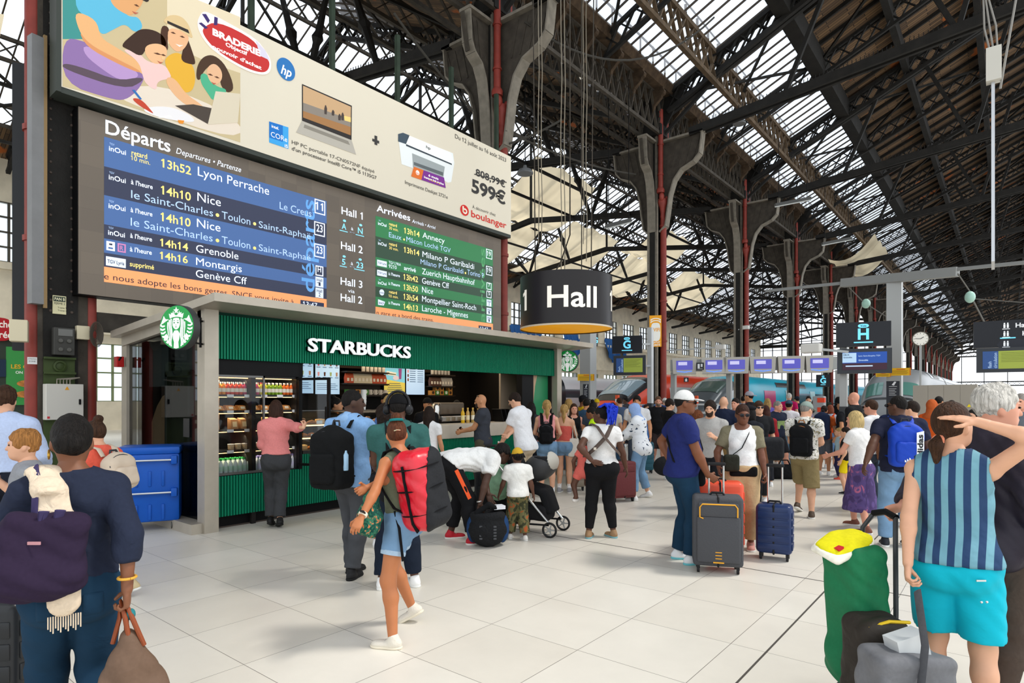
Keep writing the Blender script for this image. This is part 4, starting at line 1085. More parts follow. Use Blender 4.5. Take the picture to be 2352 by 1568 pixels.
for cx_,cy_,w_,cc in ((1225,475,45,'#b8604a'),(1372,345,60,'#f2e9e2'),(1635,635,40,'#b8604a'),(1035,95,50,'#b8604a')):
 poly(cc,A1([(cx_ - w_/2,cy_ - 8),(cx_,cy_+2),(cx_+w_/2,cy_+4),(cx_,cy_+16)],0),.0096)
poly('#f0c08a',A1([(1235,430),(1262,440),(1258,462),(1238,458)],0),.0093);poly('#d9935f',A1([(600,230),(680,340),(900,455),(1080,545),(1060,560),(880,480),(660,360)]),.0038)
poly('#eeeeea',A1([(1195,905),(1300,880),(1320,905)],0),.0098);poly('#2f6fb0',A1([(1010,690),(1030,690),(1085,760),(1070,765)],0),.0085)

poly('#f3ece8',A1([(1500,185),(1540,95),(1580,90),(1680,140),(1960,295),(2040,400),(2078,470),(2070,560),(2000,580),(1860,535),(1640,400),(1550,300)]),.010)
poly('#c4302e',A1([(1545,215),(1660,160),(1955,310),(1990,420),(2065,465),(2055,540),(2000,562),(1860,515),(1650,385),(1560,280)]),.012)
poly('#d8d2e2',A1([(1955,310),(2030,390),(2065,465),(1990,430)]),.014)
for pts in ([(1545,110),(1575,110),(1605,160),(1590,180)],[(1520,180),(1540,175),(1590,215),(1570,225)],[(1640,130),(1665,140),(1662,195),(1635,195)]):poly('#3a2a6a',A1(pts),.014)
AM['w']=S('#f5f2ee',.4);AM['ink']=mat('#3c3a38');AM['ink2']=mat('#57544e');AM['red']=mat('#d2281f',emit=.15)
TA=La.t
TA('w','BRADERIE',487,80,597,14,.05,d=.018);TA('w','Objectif',517,106,567,8.5,.03,d=.018);TA('w',"pouvoir d'achat",487,111.5,599.5,8.5,.03,d=.018)
AM['hp']=S('#2a72b4');La.circ('hp',656.5,159.5,25,ex=.92,n=28);TA('w','hp',644,168,669,21,.02,d=.012,shear=.3)
poly('#2f2a28',[(693.5,193),(807.7,243),(807,322),(693.5,277.5)],.004)
poly('#c9a57c',[(695.5,197),(805.5,245.5),(805,275),(695.5,236)],.007);poly('#8d8378',[(695.5,236),(805,275),(805,292),(695.5,255)],.007);poly('#a5774a',[(695.5,255),(805,292),(805,311),(695.5,270)],.007)
poly('#f4d27e',[(789,266),(805,270),(805,281),(791,277)],.009)
for px,py,h in ((747,262,20),(764,265,12),(779,276,14),(786,276,17)):poly('#4a3f3a',[(px - 2.5,py),(px+2.5,py+1),(px+3.5,py - h*.6),(px+1,py - h),(px - 1,py - h),(px - 3,py - h*.6)],.010)
poly('#b6b0a4',[(693.5,277),(807,321.5),(817.5,355),(680,304)],.004);poly('#8b857a',[(699,286),(799,324),(803,333),(697,293)],.007)
AM['ib']=S('#1b72c4');AM['ib2']=S('#3fa4e4');La.q('ib2',[(618,279),(662,292.6),(662,342),(618,327)],.004);La.q('ib',[(618,279),(649,288.5),(649,326),(618,316)],.006)
TA('w','intel.',623,292.5,640,6.5,.02,d=.011);TA('w','CORe',621.5,313.5,659,11.5,.0,d=.011);TA('w','i5',653,338,660.5,7,.02,d=.011)
TA('ink2','HP PC portable 17-CN0572NF équipé',670,330,859.6,8.3,.004);TA('ink',"d'un processeur Intel® Core™ i5 1135G7",670,344.5,864.7,8.3,.008)
poly('#3c3a38',[(855,318),(870.5,324),(870.5,330),(855,324)],.004);poly('#3c3a38',[(860,311),(866,313),(866,334),(860,331.5)],.005)
poly('#e9edec',[(914,312),(925,307),(1040,352),(1043,375),(1036,418),(1028,420),(1014,410),(922,377)],.004)
poly('#41505c',[(914,308),(925,305),(940,311),(932,331),(914,325)],.007);poly('#f4f6f4',[(938,311),(1033,350),(1042,371),(1037,378),(932,331)],.007);poly('#39434c',[(932,331),(1037,376),(1037,379),(932,335)],.009)
poly('#9fa6a6',[(946,352),(1021,383),(1017,412),(948,385)],.007);poly('#5f6668',[(950,372),(1017,396),(1017,404),(950,379)],.009)
poly('#e0702a',[(950,383),(972,391),(967,413),(944,405)],.011);poly('#7b2f8e',[(972,391),(1019,408),(1023,432),(967,413)],.011)
TA('w','6 mois',983,405,1006,5,.03,d=.017);TA('w','Instant Ink inclus',973,408.5,1018,4.5,.03,d=.017);AM['st']=S('#f0b93a')
for k in range(5):La.circ('st',986+k*5.5,413.5+k*2.1,1.7,d=.017,n=5)
La.circ('w',958,397,5.5,d=.016);AM['orr']=S('#e0702a');TA('orr','hp',955,399.5,961,5,.02,d=.020);TA('ink2','hp',978,340,988,6,.02,d=.012)
TA('ink2','Imprimante Deskjet 2721e',930,421.7,1028,8,.004);TA('ink','Du 12 juillet au 16 août 2023',1045,317,1162,9.6)
TA('ink','808,99€',1092.5,402.5,1160,15.5,.02);La.q('ink',[(1089,399),(1163,418),(1163,420),(1089,401)],.009)
TA('ink','599€',1083,440,1160.8,29,.03);TA('ink2','À découvrir chez',1084.7,477.8,1138,7);TA('red','boulanger',1082,497.5,1162.7,15,.012)
La.circ('red',1066.5,483,12.3,ex=1.15);AM['lf']=mat('#ece6d6',emit=.25);La.circ('lf',1067,485,6.5,d=.010,ex=1.2);La.circ('red',1067,485,3,d=.014,ex=1.2);La.q('lf',[(1061.5,473),(1064.5,474),(1064.5,487),(1061.5,486)],.010)
La.build(ad,AM,{k:('printed_picture' if k.startswith('#') else 'lettering') for k in AM})

dz=12.8;c=at(1300,700,dz);rad=0.955
drum=thing('drum_sign',c,'black hanging drum sign with yellow underside lettered 1 Hall 1','sign')
zb,zt=CAMZ+(HY - 757)*dz/F,CAMZ+(HY - 640)*dz/F
m_=MB();n=64
vs=[(c.x+rad*math.cos(2*math.pi*k/n),c.y+rad*math.sin(2*math.pi*k/n),z) for z in (zb,zt) for k in range(n)]
m_.add(vs,[(k,(k+1) % n,(k+1) % n+n,k+n) for k in range(n)]);m_.build('shell',mat('#1f1b1c',rough=.35),drum,smooth=True)
m_=MB();m_.lathe([(rad - .005,zb+.02),(rad - .005,zb+.03)],n,(c.x,c.y,0));m_.build('underside',mat('#f2a814',rough=.5,emit=.55),drum)
m_=MB();m_.lathe([(rad,zb - .004),(rad+.006,zb - .004),(rad+.006,zb+.03),(rad,zb+.03)],n,(c.x,c.y,0),cap=False);m_.build('rim',mat('#d8c9b0',rough=.4),drum)
m_=MB();m_.lathe([(rad - .01,zt - .02),(rad - .01,zt - .01)],n,(c.x,c.y,0));m_.build('lid',mat('#4a4644'),drum)
lt=MB()
ang0=math.atan2(-c.y,-c.x)
raw=MB();text(raw,'1  Hall  1',0.40,(0,0,0),X,Zv,Y,width=2.3,bold=.016,align='C',d0=0)
zl=CAMZ+(HY - 719)*dz/F
bm=bmesh.new();me_=bpy.data.meshes.new('t');me_.from_pydata([tuple(v) for v in raw.v],[],raw.f);bm.from_mesh(me_)
for x in np.arange(-1.3,1.3,.03):bmesh.ops.bisect_plane(bm,geom=list(bm.verts)+list(bm.edges)+list(bm.faces),plane_co=(x,0,0),plane_no=(1,0,0))
bm.verts.index_update();raw.v=[tuple(v.co) for v in bm.verts];raw.f=[tuple(v.index for v in f.verts) for f in bm.faces];bm.free()
rawv=[]
for v in raw.v:
 an=ang0+R(6)*0+v[0]/(rad+.004)+R(8)
 rawv.append((c.x+(rad+.004)*math.cos(an),c.y+(rad+.004)*math.sin(an),zl+v[2]))
lt.add(rawv,raw.f);lt.build('lettering',glow('#e9e4d8',.5),drum)
m_=MB()
for dx,dy in ((-.5,-.4),(.55,.1),(0,.6)):m_.tube([(c.x+dx,c.y+dy,zt),(c.x+dx*1.2,c.y+dy,14.5)],.012,5)
m_.tube([(c.x - .4,c.y,zt),(c.x - .2,c.y+.1,zt+.4),(c.x+.1,c.y,zt+.9),(c.x+.1,c.y,14)],.015,5)
m_.build('suspension_wires',IRON2,drum)

f4=np.float32
def V3(p):return np.array(p,dtype=np.float64)
def nrm(v):
 v=V3(v);return v/max(1e-9,np.linalg.norm(v))
def rotz(a):c,s=math.cos(a),math.sin(a);return np.array([[c,-s,0],[s,c,0],[0,0,1.0]])
def rotx(a):c,s=math.cos(a),math.sin(a);return np.array([[1.0,0,0],[0,c,-s],[0,s,c]])
def roty(a):c,s=math.cos(a),math.sin(a);return np.array([[c,0,s],[0,1.0,0],[-s,0,c]])
I3=np.eye(3)
def cone(a,b,ra,rb,k=0.02,op='u',flat=False,sq=None):
 """tapered limb; flat = cut square at b; sq = (axis, factor) squashes across one axis"""
 return ('cone',V3(a),V3(b),ra,rb,k,op,flat,sq)
def ell(c,r,Rm=I3,k=0.02,op='u'):return ('ell',V3(c),V3(r),Rm,k,op)
def rbx(c,h,r,Rm=I3,k=0.01,op='u'):return ('box',V3(c),V3(h),r,Rm,k,op)
def cut(n,p):return ('cut',nrm(n),V3(p))
def _bb(P):
 if P[0]=='cone':
  r=max(P[3],P[4]);lo=np.minimum(P[1],P[2]) - r;hi=np.maximum(P[1],P[2])+r
  return lo,hi
 if P[0]=='ell':
  e=np.sqrt(((P[3]*P[2][None,:])**2).sum(1));return P[1] - e,P[1]+e
 e=(np.abs(P[4])*P[2][None,:]).sum(1);return P[1] - e,P[1]+e
def _eval(P,x,y,z):
 if P[0]=='cone':
  a,b=P[1],P[2];ba=b - a;L2=float(ba @ ba)+1e-12
  px,py,pz=x - f4(a[0]),y - f4(a[1]),z - f4(a[2])
  t=(px*f4(ba[0])+py*f4(ba[1])+pz*f4(ba[2]))/f4(L2)
  tc=np.clip(t,0,1)
  qx,qy,qz=px - tc*f4(ba[0]),py - tc*f4(ba[1]),pz - tc*f4(ba[2])
  if P[8] is not None:
   ax,fc=P[8];w=qx*f4(ax[0])+qy*f4(ax[1])+qz*f4(ax[2]);g=f4(1/fc - 1)
   qx,qy,qz=qx+w*f4(ax[0])*g,qy+w*f4(ax[1])*g,qz+w*f4(ax[2])*g
  d=np.sqrt(qx*qx+qy*qy+qz*qz) - (f4(P[3])+f4(P[4] - P[3])*tc)
  if P[7]:d=np.maximum(d,(t - 1)*f4(math.sqrt(L2)))
  return d
 Rm=P[3] if P[0]=='ell' else P[4];c=P[1]
 px,py,pz=x - f4(c[0]),y - f4(c[1]),z - f4(c[2])
 q=[px*f4(Rm[0,i])+py*f4(Rm[1,i])+pz*f4(Rm[2,i]) for i in range(3)]
 if P[0]=='ell':
  r=P[2]
  k0=np.sqrt((q[0]/f4(r[0]))**2+(q[1]/f4(r[1]))**2+(q[2]/f4(r[2]))**2)
  k1=np.sqrt((q[0]/f4(r[0]**2))**2+(q[1]/f4(r[1]**2))**2+(q[2]/f4(r[2]**2))**2)+f4(1e-6)
  return k0*(k0 - 1)/k1
 h=P[2] - P[3]
 e=[np.abs(q[i]) - f4(h[i]) for i in range(3)]
 o=np.sqrt(np.maximum(e[0],0)**2+np.maximum(e[1],0)**2+np.maximum(e[2],0)**2)
 return o+np.minimum(np.maximum(np.maximum(e[0],e[1]),e[2]),0) - f4(P[3])
def soft_mesh(prims,vox,noise=0.0,nscale=14.0,smooth=2,nseed=0,lohi=None):
 bbs=[_bb(P) for P in prims if P[0] !='cut' and P[-1 if P[0] !='cone' else 6]=='u']
 lo=np.min([b[0] for b in bbs],0) - 2.5*vox - noise;hi=np.max([b[1] for b in bbs],0)+2.5*vox+noise
 if lohi is not None:lo=np.maximum(lo,lohi[0]);hi=np.minimum(hi,lohi[1])
 ax=[np.arange(lo[i],hi[i]+vox,vox).astype(f4) for i in range(3)]
 Fd=np.full([len(a) for a in ax],0.25,dtype=f4)
 for P in prims:
  if P[0]=='cut':
   n,p=P[1],P[2]
   d=(ax[0] - f4(p[0]))[:,None,None]*f4(n[0])+(ax[1] - f4(p[1]))[None,:,None]*f4(n[1])+(ax[2] - f4(p[2]))[None,None,:]*f4(n[2])
   np.maximum(Fd,d,out=Fd);continue
  k,op=(P[5],P[6]) if P[0]=='cone' else (P[-2],P[-1])
  b0,b1=_bb(P);m=0.03+k+vox
  s=[]
  for i in range(3):
   i0=int(np.searchsorted(ax[i],b0[i] - m));i1=int(np.searchsorted(ax[i],b1[i]+m));s.append(slice(i0,i1))
  if any(q.stop<=q.start for q in s):continue
  d=_eval(P,ax[0][s[0]][:,None,None],ax[1][s[1]][None,:,None],ax[2][s[2]][None,None,:])
  s=tuple(s);cur=Fd[s]
  if op=='u':
   h=np.clip(0.5+0.5*(d - cur)/f4(k),0,1);Fd[s]=d*(1 - h)+cur*h - f4(k)*h*(1 - h)
  else:
   h=np.clip(0.5 - 0.5*(-d - cur)/f4(k),0,1);Fd[s]=-d*(1 - h)+cur*h+f4(k)*h*(1 - h)
 if noise:
  x,y,z=ax[0][:,None,None],ax[1][None,:,None],ax[2][None,None,:]
  q=nscale;o=nseed*1.7
  nz=np.sin(q*x+1.3*np.sin(q*.8*z+o)+o)*np.sin(q*1.1*z+1.5*np.sin(q*.7*y+o))+0.6*np.sin(q*1.9*y+2*np.sin(q*1.2*x+q*.9*z)+o)
  nz=.7*nz+1.3*(.5 - np.abs(np.sin(28*(.55*x+.8*z)+2.6*np.sin(8*x+6*z+o)+1.8*np.sin(12*y+2*o))))
  Fd+=(f4(noise)*nz).astype(f4)
  for P in prims:
   if P[0]=='cut':
    n,p=P[1],P[2]
    d=(ax[0] - f4(p[0]))[:,None,None]*f4(n[0])+(ax[1] - f4(p[1]))[None,:,None]*f4(n[1])+(ax[2] - f4(p[2]))[None,None,:]*f4(n[2])
    np.maximum(Fd,d,out=Fd)
 ins=Fd<0
 c=np.zeros([n - 1 for n in Fd.shape],dtype=np.int8)
 nx,ny,nz_=Fd.shape
 for i in (0,1):
  for j in (0,1):
   for k in (0,1):c+=ins[i:nx - 1+i,j:ny - 1+j,k:nz_ - 1+k]
 act=(c>0) & (c<8);idx=np.argwhere(act)
 if len(idx)==0:return np.zeros((0,3)),np.zeros((0,4),int)
 ids=np.full(c.shape,-1,dtype=np.int64);ids[act]=np.arange(len(idx))
 acc=np.zeros((len(idx),3));cnt=np.zeros(len(idx))
 cr=[(i,j,k) for i in (0,1) for j in (0,1) for k in (0,1)]
 for a in cr:
  for d in range(3):
   if a[d]==1:continue
   b=list(a);b[d]=1
   va=Fd[idx[:,0]+a[0],idx[:,1]+a[1],idx[:,2]+a[2]];vb=Fd[idx[:,0]+b[0],idx[:,1]+b[1],idx[:,2]+b[2]]
   x=(va<0) !=(vb<0);t=np.where(x,va/np.where(x,va - vb,1),0)
   p=np.tile(np.array(a,float),(len(idx),1));p[:,d]+=t
   acc+=p*x[:,None];cnt+=x
 vs=(acc/cnt[:,None]+idx)*vox+np.array([a[0] for a in ax])
 qs=[]
 for d in range(3):
  e=[slice(1,-1)]*3;e2=[slice(1,-1)]*3
  e[d]=slice(0,-1);e2[d]=slice(1,None)
  A,B=ins[tuple(e)],ins[tuple(e2)]
  for s_,(u,w) in ((A & ~B,(0,1)),(~A & B,(1,0))):
   g=np.argwhere(s_)
   if len(g)==0:continue
   off=np.ones(3,int);off[d]=0;g=g+off
   o1,o2=[q for q in range(3) if q !=d]
   def cid(du,dw):
    h=g.copy();h[:,o1] -=du;h[:,o2] -=dw;return ids[h[:,0],h[:,1],h[:,2]]
   q4=np.stack([cid(1,1),cid(0,1),cid(0,0),cid(1,0)],1)
   flip=(u==0) !=(d==1)
   qs.append(q4 if flip else q4[:,::-1])
 q=np.concatenate(qs);q=q[(q>=0).all(1)]
 for _ in range(smooth):
  ed=np.concatenate([q[:,[0,1]],q[:,[1,2]],q[:,[2,3]],q[:,[3,0]]])
  n=len(vs);w=np.bincount(ed[:,0],minlength=n)+np.bincount(ed[:,1],minlength=n)
  nv=np.stack([np.bincount(ed[:,0],vs[ed[:,1],i],n)+np.bincount(ed[:,1],vs[ed[:,0],i],n) for i in range(3)],1)
  vs=vs*0.45+0.55*nv/np.maximum(w,1)[:,None]
 return vs,q
def soft_obj(name,meshes,m,parent=None,smooth=True):
 """meshes: list of (verts, quads) in the parent's local space, joined into one object"""
 vs,fs,k=[],[],0
 for v,q in meshes:
  if len(v)==0:continue
  vs.append(v);fs.append(q+k);k+=len(v)
 me=bpy.data.meshes.new(name)
 if vs:me.from_pydata(np.concatenate(vs).tolist(),[],np.concatenate(fs).tolist())
 if smooth:me.shade_smooth()
 return link_mesh(name,me,m,parent)
def soft(name,prims,m,parent=None,vox=0.012,**k):return soft_obj(name,[soft_mesh(prims,vox,**k)],m,parent)
MALE=[(.86,.150,.100,-.005),(.93,.170,.122,-.012),(1.00,.164,.114,-.004),(1.08,.152,.106,.004),(1.16,.152,.106,.006),(1.25,.166,.114,.004),(1.335,.176,.116,-.002),(1.405,.158,.098,-.008),(1.455,.095,.070,-.014)]
FEM=[(.86,.160,.105,-.008),(.92,.180,.125,-.018),(.99,.166,.112,-.006),(1.07,.136,.096,.004),(1.14,.128,.092,.006),(1.23,.142,.100,.004),(1.32,.150,.100,-.002),(1.39,.138,.086,-.008),(1.445,.080,.062,-.014)]
def ik(S,T,a,b,pole):
 S,T=V3(S),V3(T);d=T - S;L=np.linalg.norm(d);L2=min(max(L,abs(a - b)+.01),(a+b)*.998);u=d/max(L,1e-6)
 T=S+u*L2
 x=(a*a - b*b+L2*L2)/(2*L2);h=math.sqrt(max(0,a*a - x*x))
 p=V3(pole);p=p - u*(p @ u);p=nrm(p)
 return S+u*x+p*h,T
SKINS={'fair':'#d9a586','tan':'#c48a63','olive':'#b98562','brown':'#7d4f36','dark':'#5c3c2d','deep':'#4a3124','pink':'#d99a80'}
def skin(k):return mat(SKINS.get(k,k),rough=0.5,var=0.05,vscale=8,spec=0.35)
HAIRC={'black':'#15110f','dark':'#241811','brown':'#3f291b','auburn':'#5a3320','blond':'#b08d55','fairblond':'#cdb27a','grey':'#8d8780','white':'#c9c5bd','blue':'#1238c8','ginger':'#a4703c'}
def hairm(c):return mat(HAIRC.get(c,c),rough=0.62,bump=0.9,bscale=34,stretch=(3,3,.3),var=.4,vscale=26,dist=.5,spec=.18)
PEOPLE={}
def facing(deg):
 """0 = seen from behind, 90 = facing right in the photograph, 180 = facing the camera"""
 a=R(deg);f=Vector((-ST,CT))*math.cos(a)+Vector((CT,ST))*math.sin(a)
 return math.atan2(-f.x,f.y)
def person(label,pos,h=1.72,face=0,sex='m',fat=1.0,skn='fair',hair='dark',style='short',lean=0,side=0,twist=0,hyaw=0,hpitch=0,hroll=0,
 feet=None,hands=(None,None),poles=(None,None),curl=(.35,.35),palms=(None,None),hdirs=(None,None),drop=0.0,
 top=('#ffffff',.45),hem=.90,bottom=('trousers','#333333'),shoes='#eeeeee',sole='#e8e8e4',hat=None,group=None,vox=.014,hvox=None,bust=1.0,noise=.004,topmat=None,botmat=None,tpl=None,kneepole=None,
 waist=1.01,loose=.016,bloose=.014,neck='crew',socks=None,beard=None,detail=True,glasses=False,cat='person',crowd=False,hk=1.0):
 s=h/1.75;g=s*hk;rz=facing(face+math.degrees(math.atan2(pos[0]*CT+pos[1]*ST,-pos[0]*ST+pos[1]*CT)));hv=hvox or vox*.62
 root=thing('person',(pos[0],pos[1],0),label,cat,group,rz)
 Rw=rotz(rz);P0=V3((pos[0],pos[1],0))
 toloc=lambda w:Rw.T @ (V3(w) - P0)
 Pt=FEM if sex=='f' else MALE
 feet=feet or ((-.1,0,0,8,0),(.1,0,0,-8,0))
 feet=[tuple(toloc(f[0])[:2]/s)+(f[1],f[2],f[3]) if isinstance(f[0],Vector) else f for f in feet]
 hipw=(.088 if sex=='m' else .092)*s
 ank=[]
 for (fx,fy,fz,yaw,pit) in feet:ank.append(V3((fx*s,fy*s,fz*s+.082*s)))
 mid=(ank[0]+ank[1])/2;pz=.925*s - drop*s
 th,sk=.435*s,.42*s
 for sgn,a in ((-1,ank[0]),(1,ank[1])):
  dx=math.hypot(a[0] - sgn*hipw,a[1]);pz=min(pz,a[2]+math.sqrt(max(.05,((th+sk)*.995)**2 - dx*dx)))
 shift=pz - .925*s
 Lb,Ls=R(lean),R(side)
 Rc=rotz(R(-twist)) @ rotx(-Lb) @ roty(Ls)
 Rp=rotx(-Lb*(.45 if abs(lean)>25 else .2)) @ roty(Ls*.3)
 pel=V3((0,0,.95*s+shift))
 if abs(lean)>25:pel[1] -=.12*s*math.sin(Lb)
 
 st=[]
 p=pel.copy();zprev=.95
 for i,(z,w,d,yo) in enumerate(Pt):
  f=min(1,max(0,(z - .93)/.25));Rm=Rp if f==0 else None
  if Rm is None:
   Rm=Rp*(1 - f)+Rc*f;u_,_,vt=np.linalg.svd(Rm);Rm=u_ @ vt
  if z<=.95:c=pel+Rp @ V3((0,0,(z - .95)*s))
  else:
   p=p+Rm @ V3((0,0,(z - zprev)*s));zprev=z;c=p
  belly=fat*(1.0+(.25*(fat - 1)/.3 if .98<z<1.22 and fat>1 else 0))
  st.append((c+Rm @ V3((0,yo*s+(.05*(fat - 1) if .98<z<1.22 else 0),0)),w*s*(1+(fat - 1)*.85),d*s*belly,Rm,z))
 neckb=st[-1][0];ch=Rc
 W=lambda x,y,z:neckb+ch @ (V3((x,y,z))*s)
 shw=.182 if sex=='m' else .158
 shw*=1+(fat - 1)*.5
 sh=[W(-shw,-.005,-.045),W(shw,-.005,-.045)]
 Rh=ch @ rotx(Lb*.55) if abs(lean)>12 else I3
 Rh=rotz(R(-twist)) @ rotx(-Lb*.4) @ rotz(R(-hyaw)) @ rotx(-R(hpitch)) @ roty(R(hroll))
 hc=neckb+ch @ V3((0,.012,.075))*s+Rh @ V3((0,.02,.105))*g
 H=lambda x,y,z:hc+Rh @ (V3((x,y,z))*g)
 def torso(e,z0=0,z1=9,k=.05):
  out=[ell(c,(w+e,d+e,.085*s+e*.4),Rm,k) for c,w,d,Rm,z in st if z0<=z<=z1]
  return out
 hp=[pel+Rp @ V3((-hipw,0,-.03*s)),pel+Rp @ V3((hipw,0,-.03*s))]
 kn=[]
 for i in (0,1):
  yaw=feet[i][3];pole=V3((math.sin(R(yaw))*.5,1,0)) if kneepole is None or kneepole[i] is None else V3(kneepole[i])
  K,A=ik(hp[i],ank[i],th,sk,pole);kn.append(K);ank[i]=A
 up,fo=(.285 if sex=='m' else .268)*s,(.255 if sex=='m' else .238)*s
 el,wr,hd,pn=[],[],[],[]
 for i,sg in ((0,-1),(1,1)):
  t=hands[i]
  if t is None:t=sh[i]+V3((sg*.09,.06,-.50))*s
  elif isinstance(t,Vector):t=toloc(t)
  else:t=V3(t)*s
  pole=V3(poles[i]) if poles[i] is not None else V3((sg*.35,-1,-.25))
  E,Wr=ik(sh[i],t,up,fo,pole);el.append(E);wr.append(Wr)
  d=nrm(Wr - E);d=nrm(hdirs[i]) if hdirs[i] is not None else d
  n=V3(palms[i]) if palms[i] is not None else V3((-sg,.15,-.1));n=nrm(n - d*(n @ d));hd.append(d);pn.append(n)
 fm=.86 if sex=='f' else 1.0;lg=(1+(fat - 1)*.8);ar=fm*(1+(fat - 1)*.7)
 def legs(e,f0=0,f1=2,k=.03,straight=0.0,flat=False):
  """leg cones from fraction f0 to f1 (0 hip, 1 knee, 2 ankle)"""
  out=[]
  R0,R1,Rc_,R2=.088*s*lg,.058*s*(lg*.6+.4),.056*s*(lg*.6+.4),.037*s
  if sex=='f':R0*=1.0
  for i in (0,1):
   a,b,c=hp[i],kn[i],ank[i]
   if straight:R1_,Rc2,R2_=R1+straight*.012,Rc_+straight*.012,R2+straight*.022
   else:R1_,Rc2,R2_=R1,Rc_,R2
   t1=min(1,f1);last=f1<=1
   out.append(cone(a,a+(b - a)*t1,R0+e,R0+(R1_ - R0)*t1+e,k,'u',flat and last))
   if f1>1:
    t2=f1 - 1;m_=b+(c - b)*.3+nrm(V3((0,-1,0)))*.012*s
    if t2>.3:
     out.append(cone(b,m_,R1_+e,Rc2+e,k))
     q=(t2 - .3)/.7;out.append(cone(m_,m_+(c - m_)*q,Rc2+e,Rc2+(R2_ - Rc2)*q+e,k,'u',flat))
    else:out.append(cone(b,b+(c - b)*t2,R1_+e,R1_+e,k,'u',flat))
  return out
 def arms(e,f1=2,k=.02,flat=False):
  out=[]
  for i in (0,1):
   a,b,c=sh[i],el[i],wr[i];r0,r1,r2=.052*s*ar,.041*s*ar,.027*s*ar
   t1=min(1,f1);out.append(cone(a,a+(b - a)*t1,r0+e,r0+(r1 - r0)*t1+e,k,'u',flat and f1<=1))
   if f1>1:
    q=f1 - 1;m_=b+(c - b)*.25;out.append(cone(b,m_,r1+e,r1*1.03+e,k));out.append(cone(m_,m_+(c - m_)*max(.05,(q - .25)/.75),r1*1.03+e,r1+(r2 - r1)*q+e,k,'u',flat))
  return out
 yoke=lambda e:[cone(neckb+ch @ V3((sg*.03,-.01,.0))*s,sh[i],.052*s+e,.056*s*ar+e,.035) for i,sg in ((0,-1),(1,1))]
 busts=lambda e:[] if sex=='m' else [ell(W(sg*.068,.085,-.185),(.062*s*bust+e,.058*s*bust+e,.066*s*bust+e),ch,.03) for sg in (-1,1)]
 seat=lambda e:[ell(pel+Rp @ V3((sg*.075,-.07,-.045))*s,(.085*s*lg+e,.075*s*lg+e,.095*s+e),Rp,.04) for sg in (-1,1)]
 headp=[ell(H(0,-.008,.022),V3((.075,.094,.098))*g,Rh,.02),ell(H(0,.026,-.03),V3((.064,.072,.088))*g,Rh,.03),ell(H(0,.052,-.082),V3((.042,.042,.032))*g,Rh,.03),
 cone(H(0,-.012,-.03),neckb+ch @ V3((0,-.005,-.03))*s,(.056 if sex=='m' else .048)*s,(.062 if sex=='m' else .052)*s,.03)]
 if detail:
  headp+=[cone(H(0,.094,.008),H(0,.111,-.028),.008*g,.0135*g,.012),ell(H(0,.092,.024),V3((.05,.012,.010))*g,Rh,.012),
 ell(H(-.03,.099,.006),V3((.016,.012,.010))*g,Rh,.01,'s'),ell(H(.03,.099,.006),V3((.016,.012,.010))*g,Rh,.01,'s'),
 ell(H(0,.093,-.058),V3((.024,.012,.006))*g,Rh,.006),ell(H(0,.091,-.068),V3((.02,.012,.006))*g,Rh,.006)]
 headp+=[ell(H(sg*.074,-.008,-.012),V3((.012,.022,.032))*g,Rh @ rotz(R(sg*20)),.01) for sg in (-1,1)]
 
 bodyp=torso(0)+yoke(0)+seat(-.004)+legs(0)+arms(0)+[headp[3]]
 ms=[soft_mesh(bodyp,vox)]
 ms.append(soft_mesh(headp,hv))
 handfr=[]
 for i,sg in ((0,-1),(1,1)):
  d,n,w0=hd[i],pn[i],wr[i];wv=np.cross(d,n)*sg;cu=curl[i]
  q=s*(1.0 if sex=='m' else .92)
  at_=lambda a,b,c:w0+d*(a*q)+wv*(b*q)+n*(c*q)
  hpz=[cone(w0 - nrm(wr[i] - el[i])*.05*q,w0,.0295*q*ar**.3,.026*q,.015),ell(at_(.05,.0,0),V3((.052,.040,.017))*q,np.stack([d,wv,n],1),.015)]
  for j,(b,L,rr) in enumerate(((.030,.074,.0092),(.010,.082,.0095),(-.011,.076,.0090),(-.030,.060,.0080))):
   p=at_(.088 - .004*abs(j - 1),b,0);hpz.append(cone(at_(.03,b*.7,0),p,.0125*q,.0105*q,.008))
   ang=0.0;c0=cu*(1+.08*j)
   for ph,frac in enumerate((.45,.31,.24)):
    ang+=c0*(.75,1.0,.7)[ph];v=d*math.cos(ang)+n*math.sin(ang);e_=p+v*(L*frac*q)
    hpz.append(cone(p,e_,rr*(1 - .1*ph)*q,rr*(.9 - .1*ph)*q,.004));p=e_
  p=at_(.022,.03,.006);v=nrm(d*.62+wv*.68+n*(.25+cu*.45));e_=p+v*(.045*q);hpz.append(cone(at_(.01,.012,0),p,.015*q,.014*q,.01));hpz.append(cone(p,e_,.0125*q,.0105*q,.006))
  v=nrm(d*.8+wv*(.35 - cu*.5)+n*(.2+cu*.6));hpz.append(cone(e_,e_+v*(.03*q),.0105*q,.0085*q,.005))
  ms.append(soft_mesh(hpz,max(.0042,vox*.36),smooth=1));handfr.append((at_(.075,0,.02),d,n,wv))
 tomat=skin(skn)
 soft_obj('body',ms,tomat,root)
 out=dict(root=root,s=s,W=lambda x,y,z:P0+Rw @ W(x,y,z),H=lambda x,y,z:P0+Rw @ H(x,y,z),ch=Rw @ ch,Rh=Rw @ Rh,wr=[P0+Rw @ w_ for w_ in wr],grip=[P0+Rw @ g[0] for g in handfr],hd=[Rw @ g[1] for g in handfr],pn=[Rw @ g[2] for g in handfr],
 pel=P0+Rw @ pel,Rp=Rw @ Rp,sh=[P0+Rw @ a for a in sh],el=[P0+Rw @ a for a in el],Rw=Rw,P0=P0,kn=[P0+Rw @ a for a in kn],toloc=toloc)
 
 face_cut=[ell(H(0,.105,-.032),V3((.060,.072,.083))*g,Rh,.012,'s')]
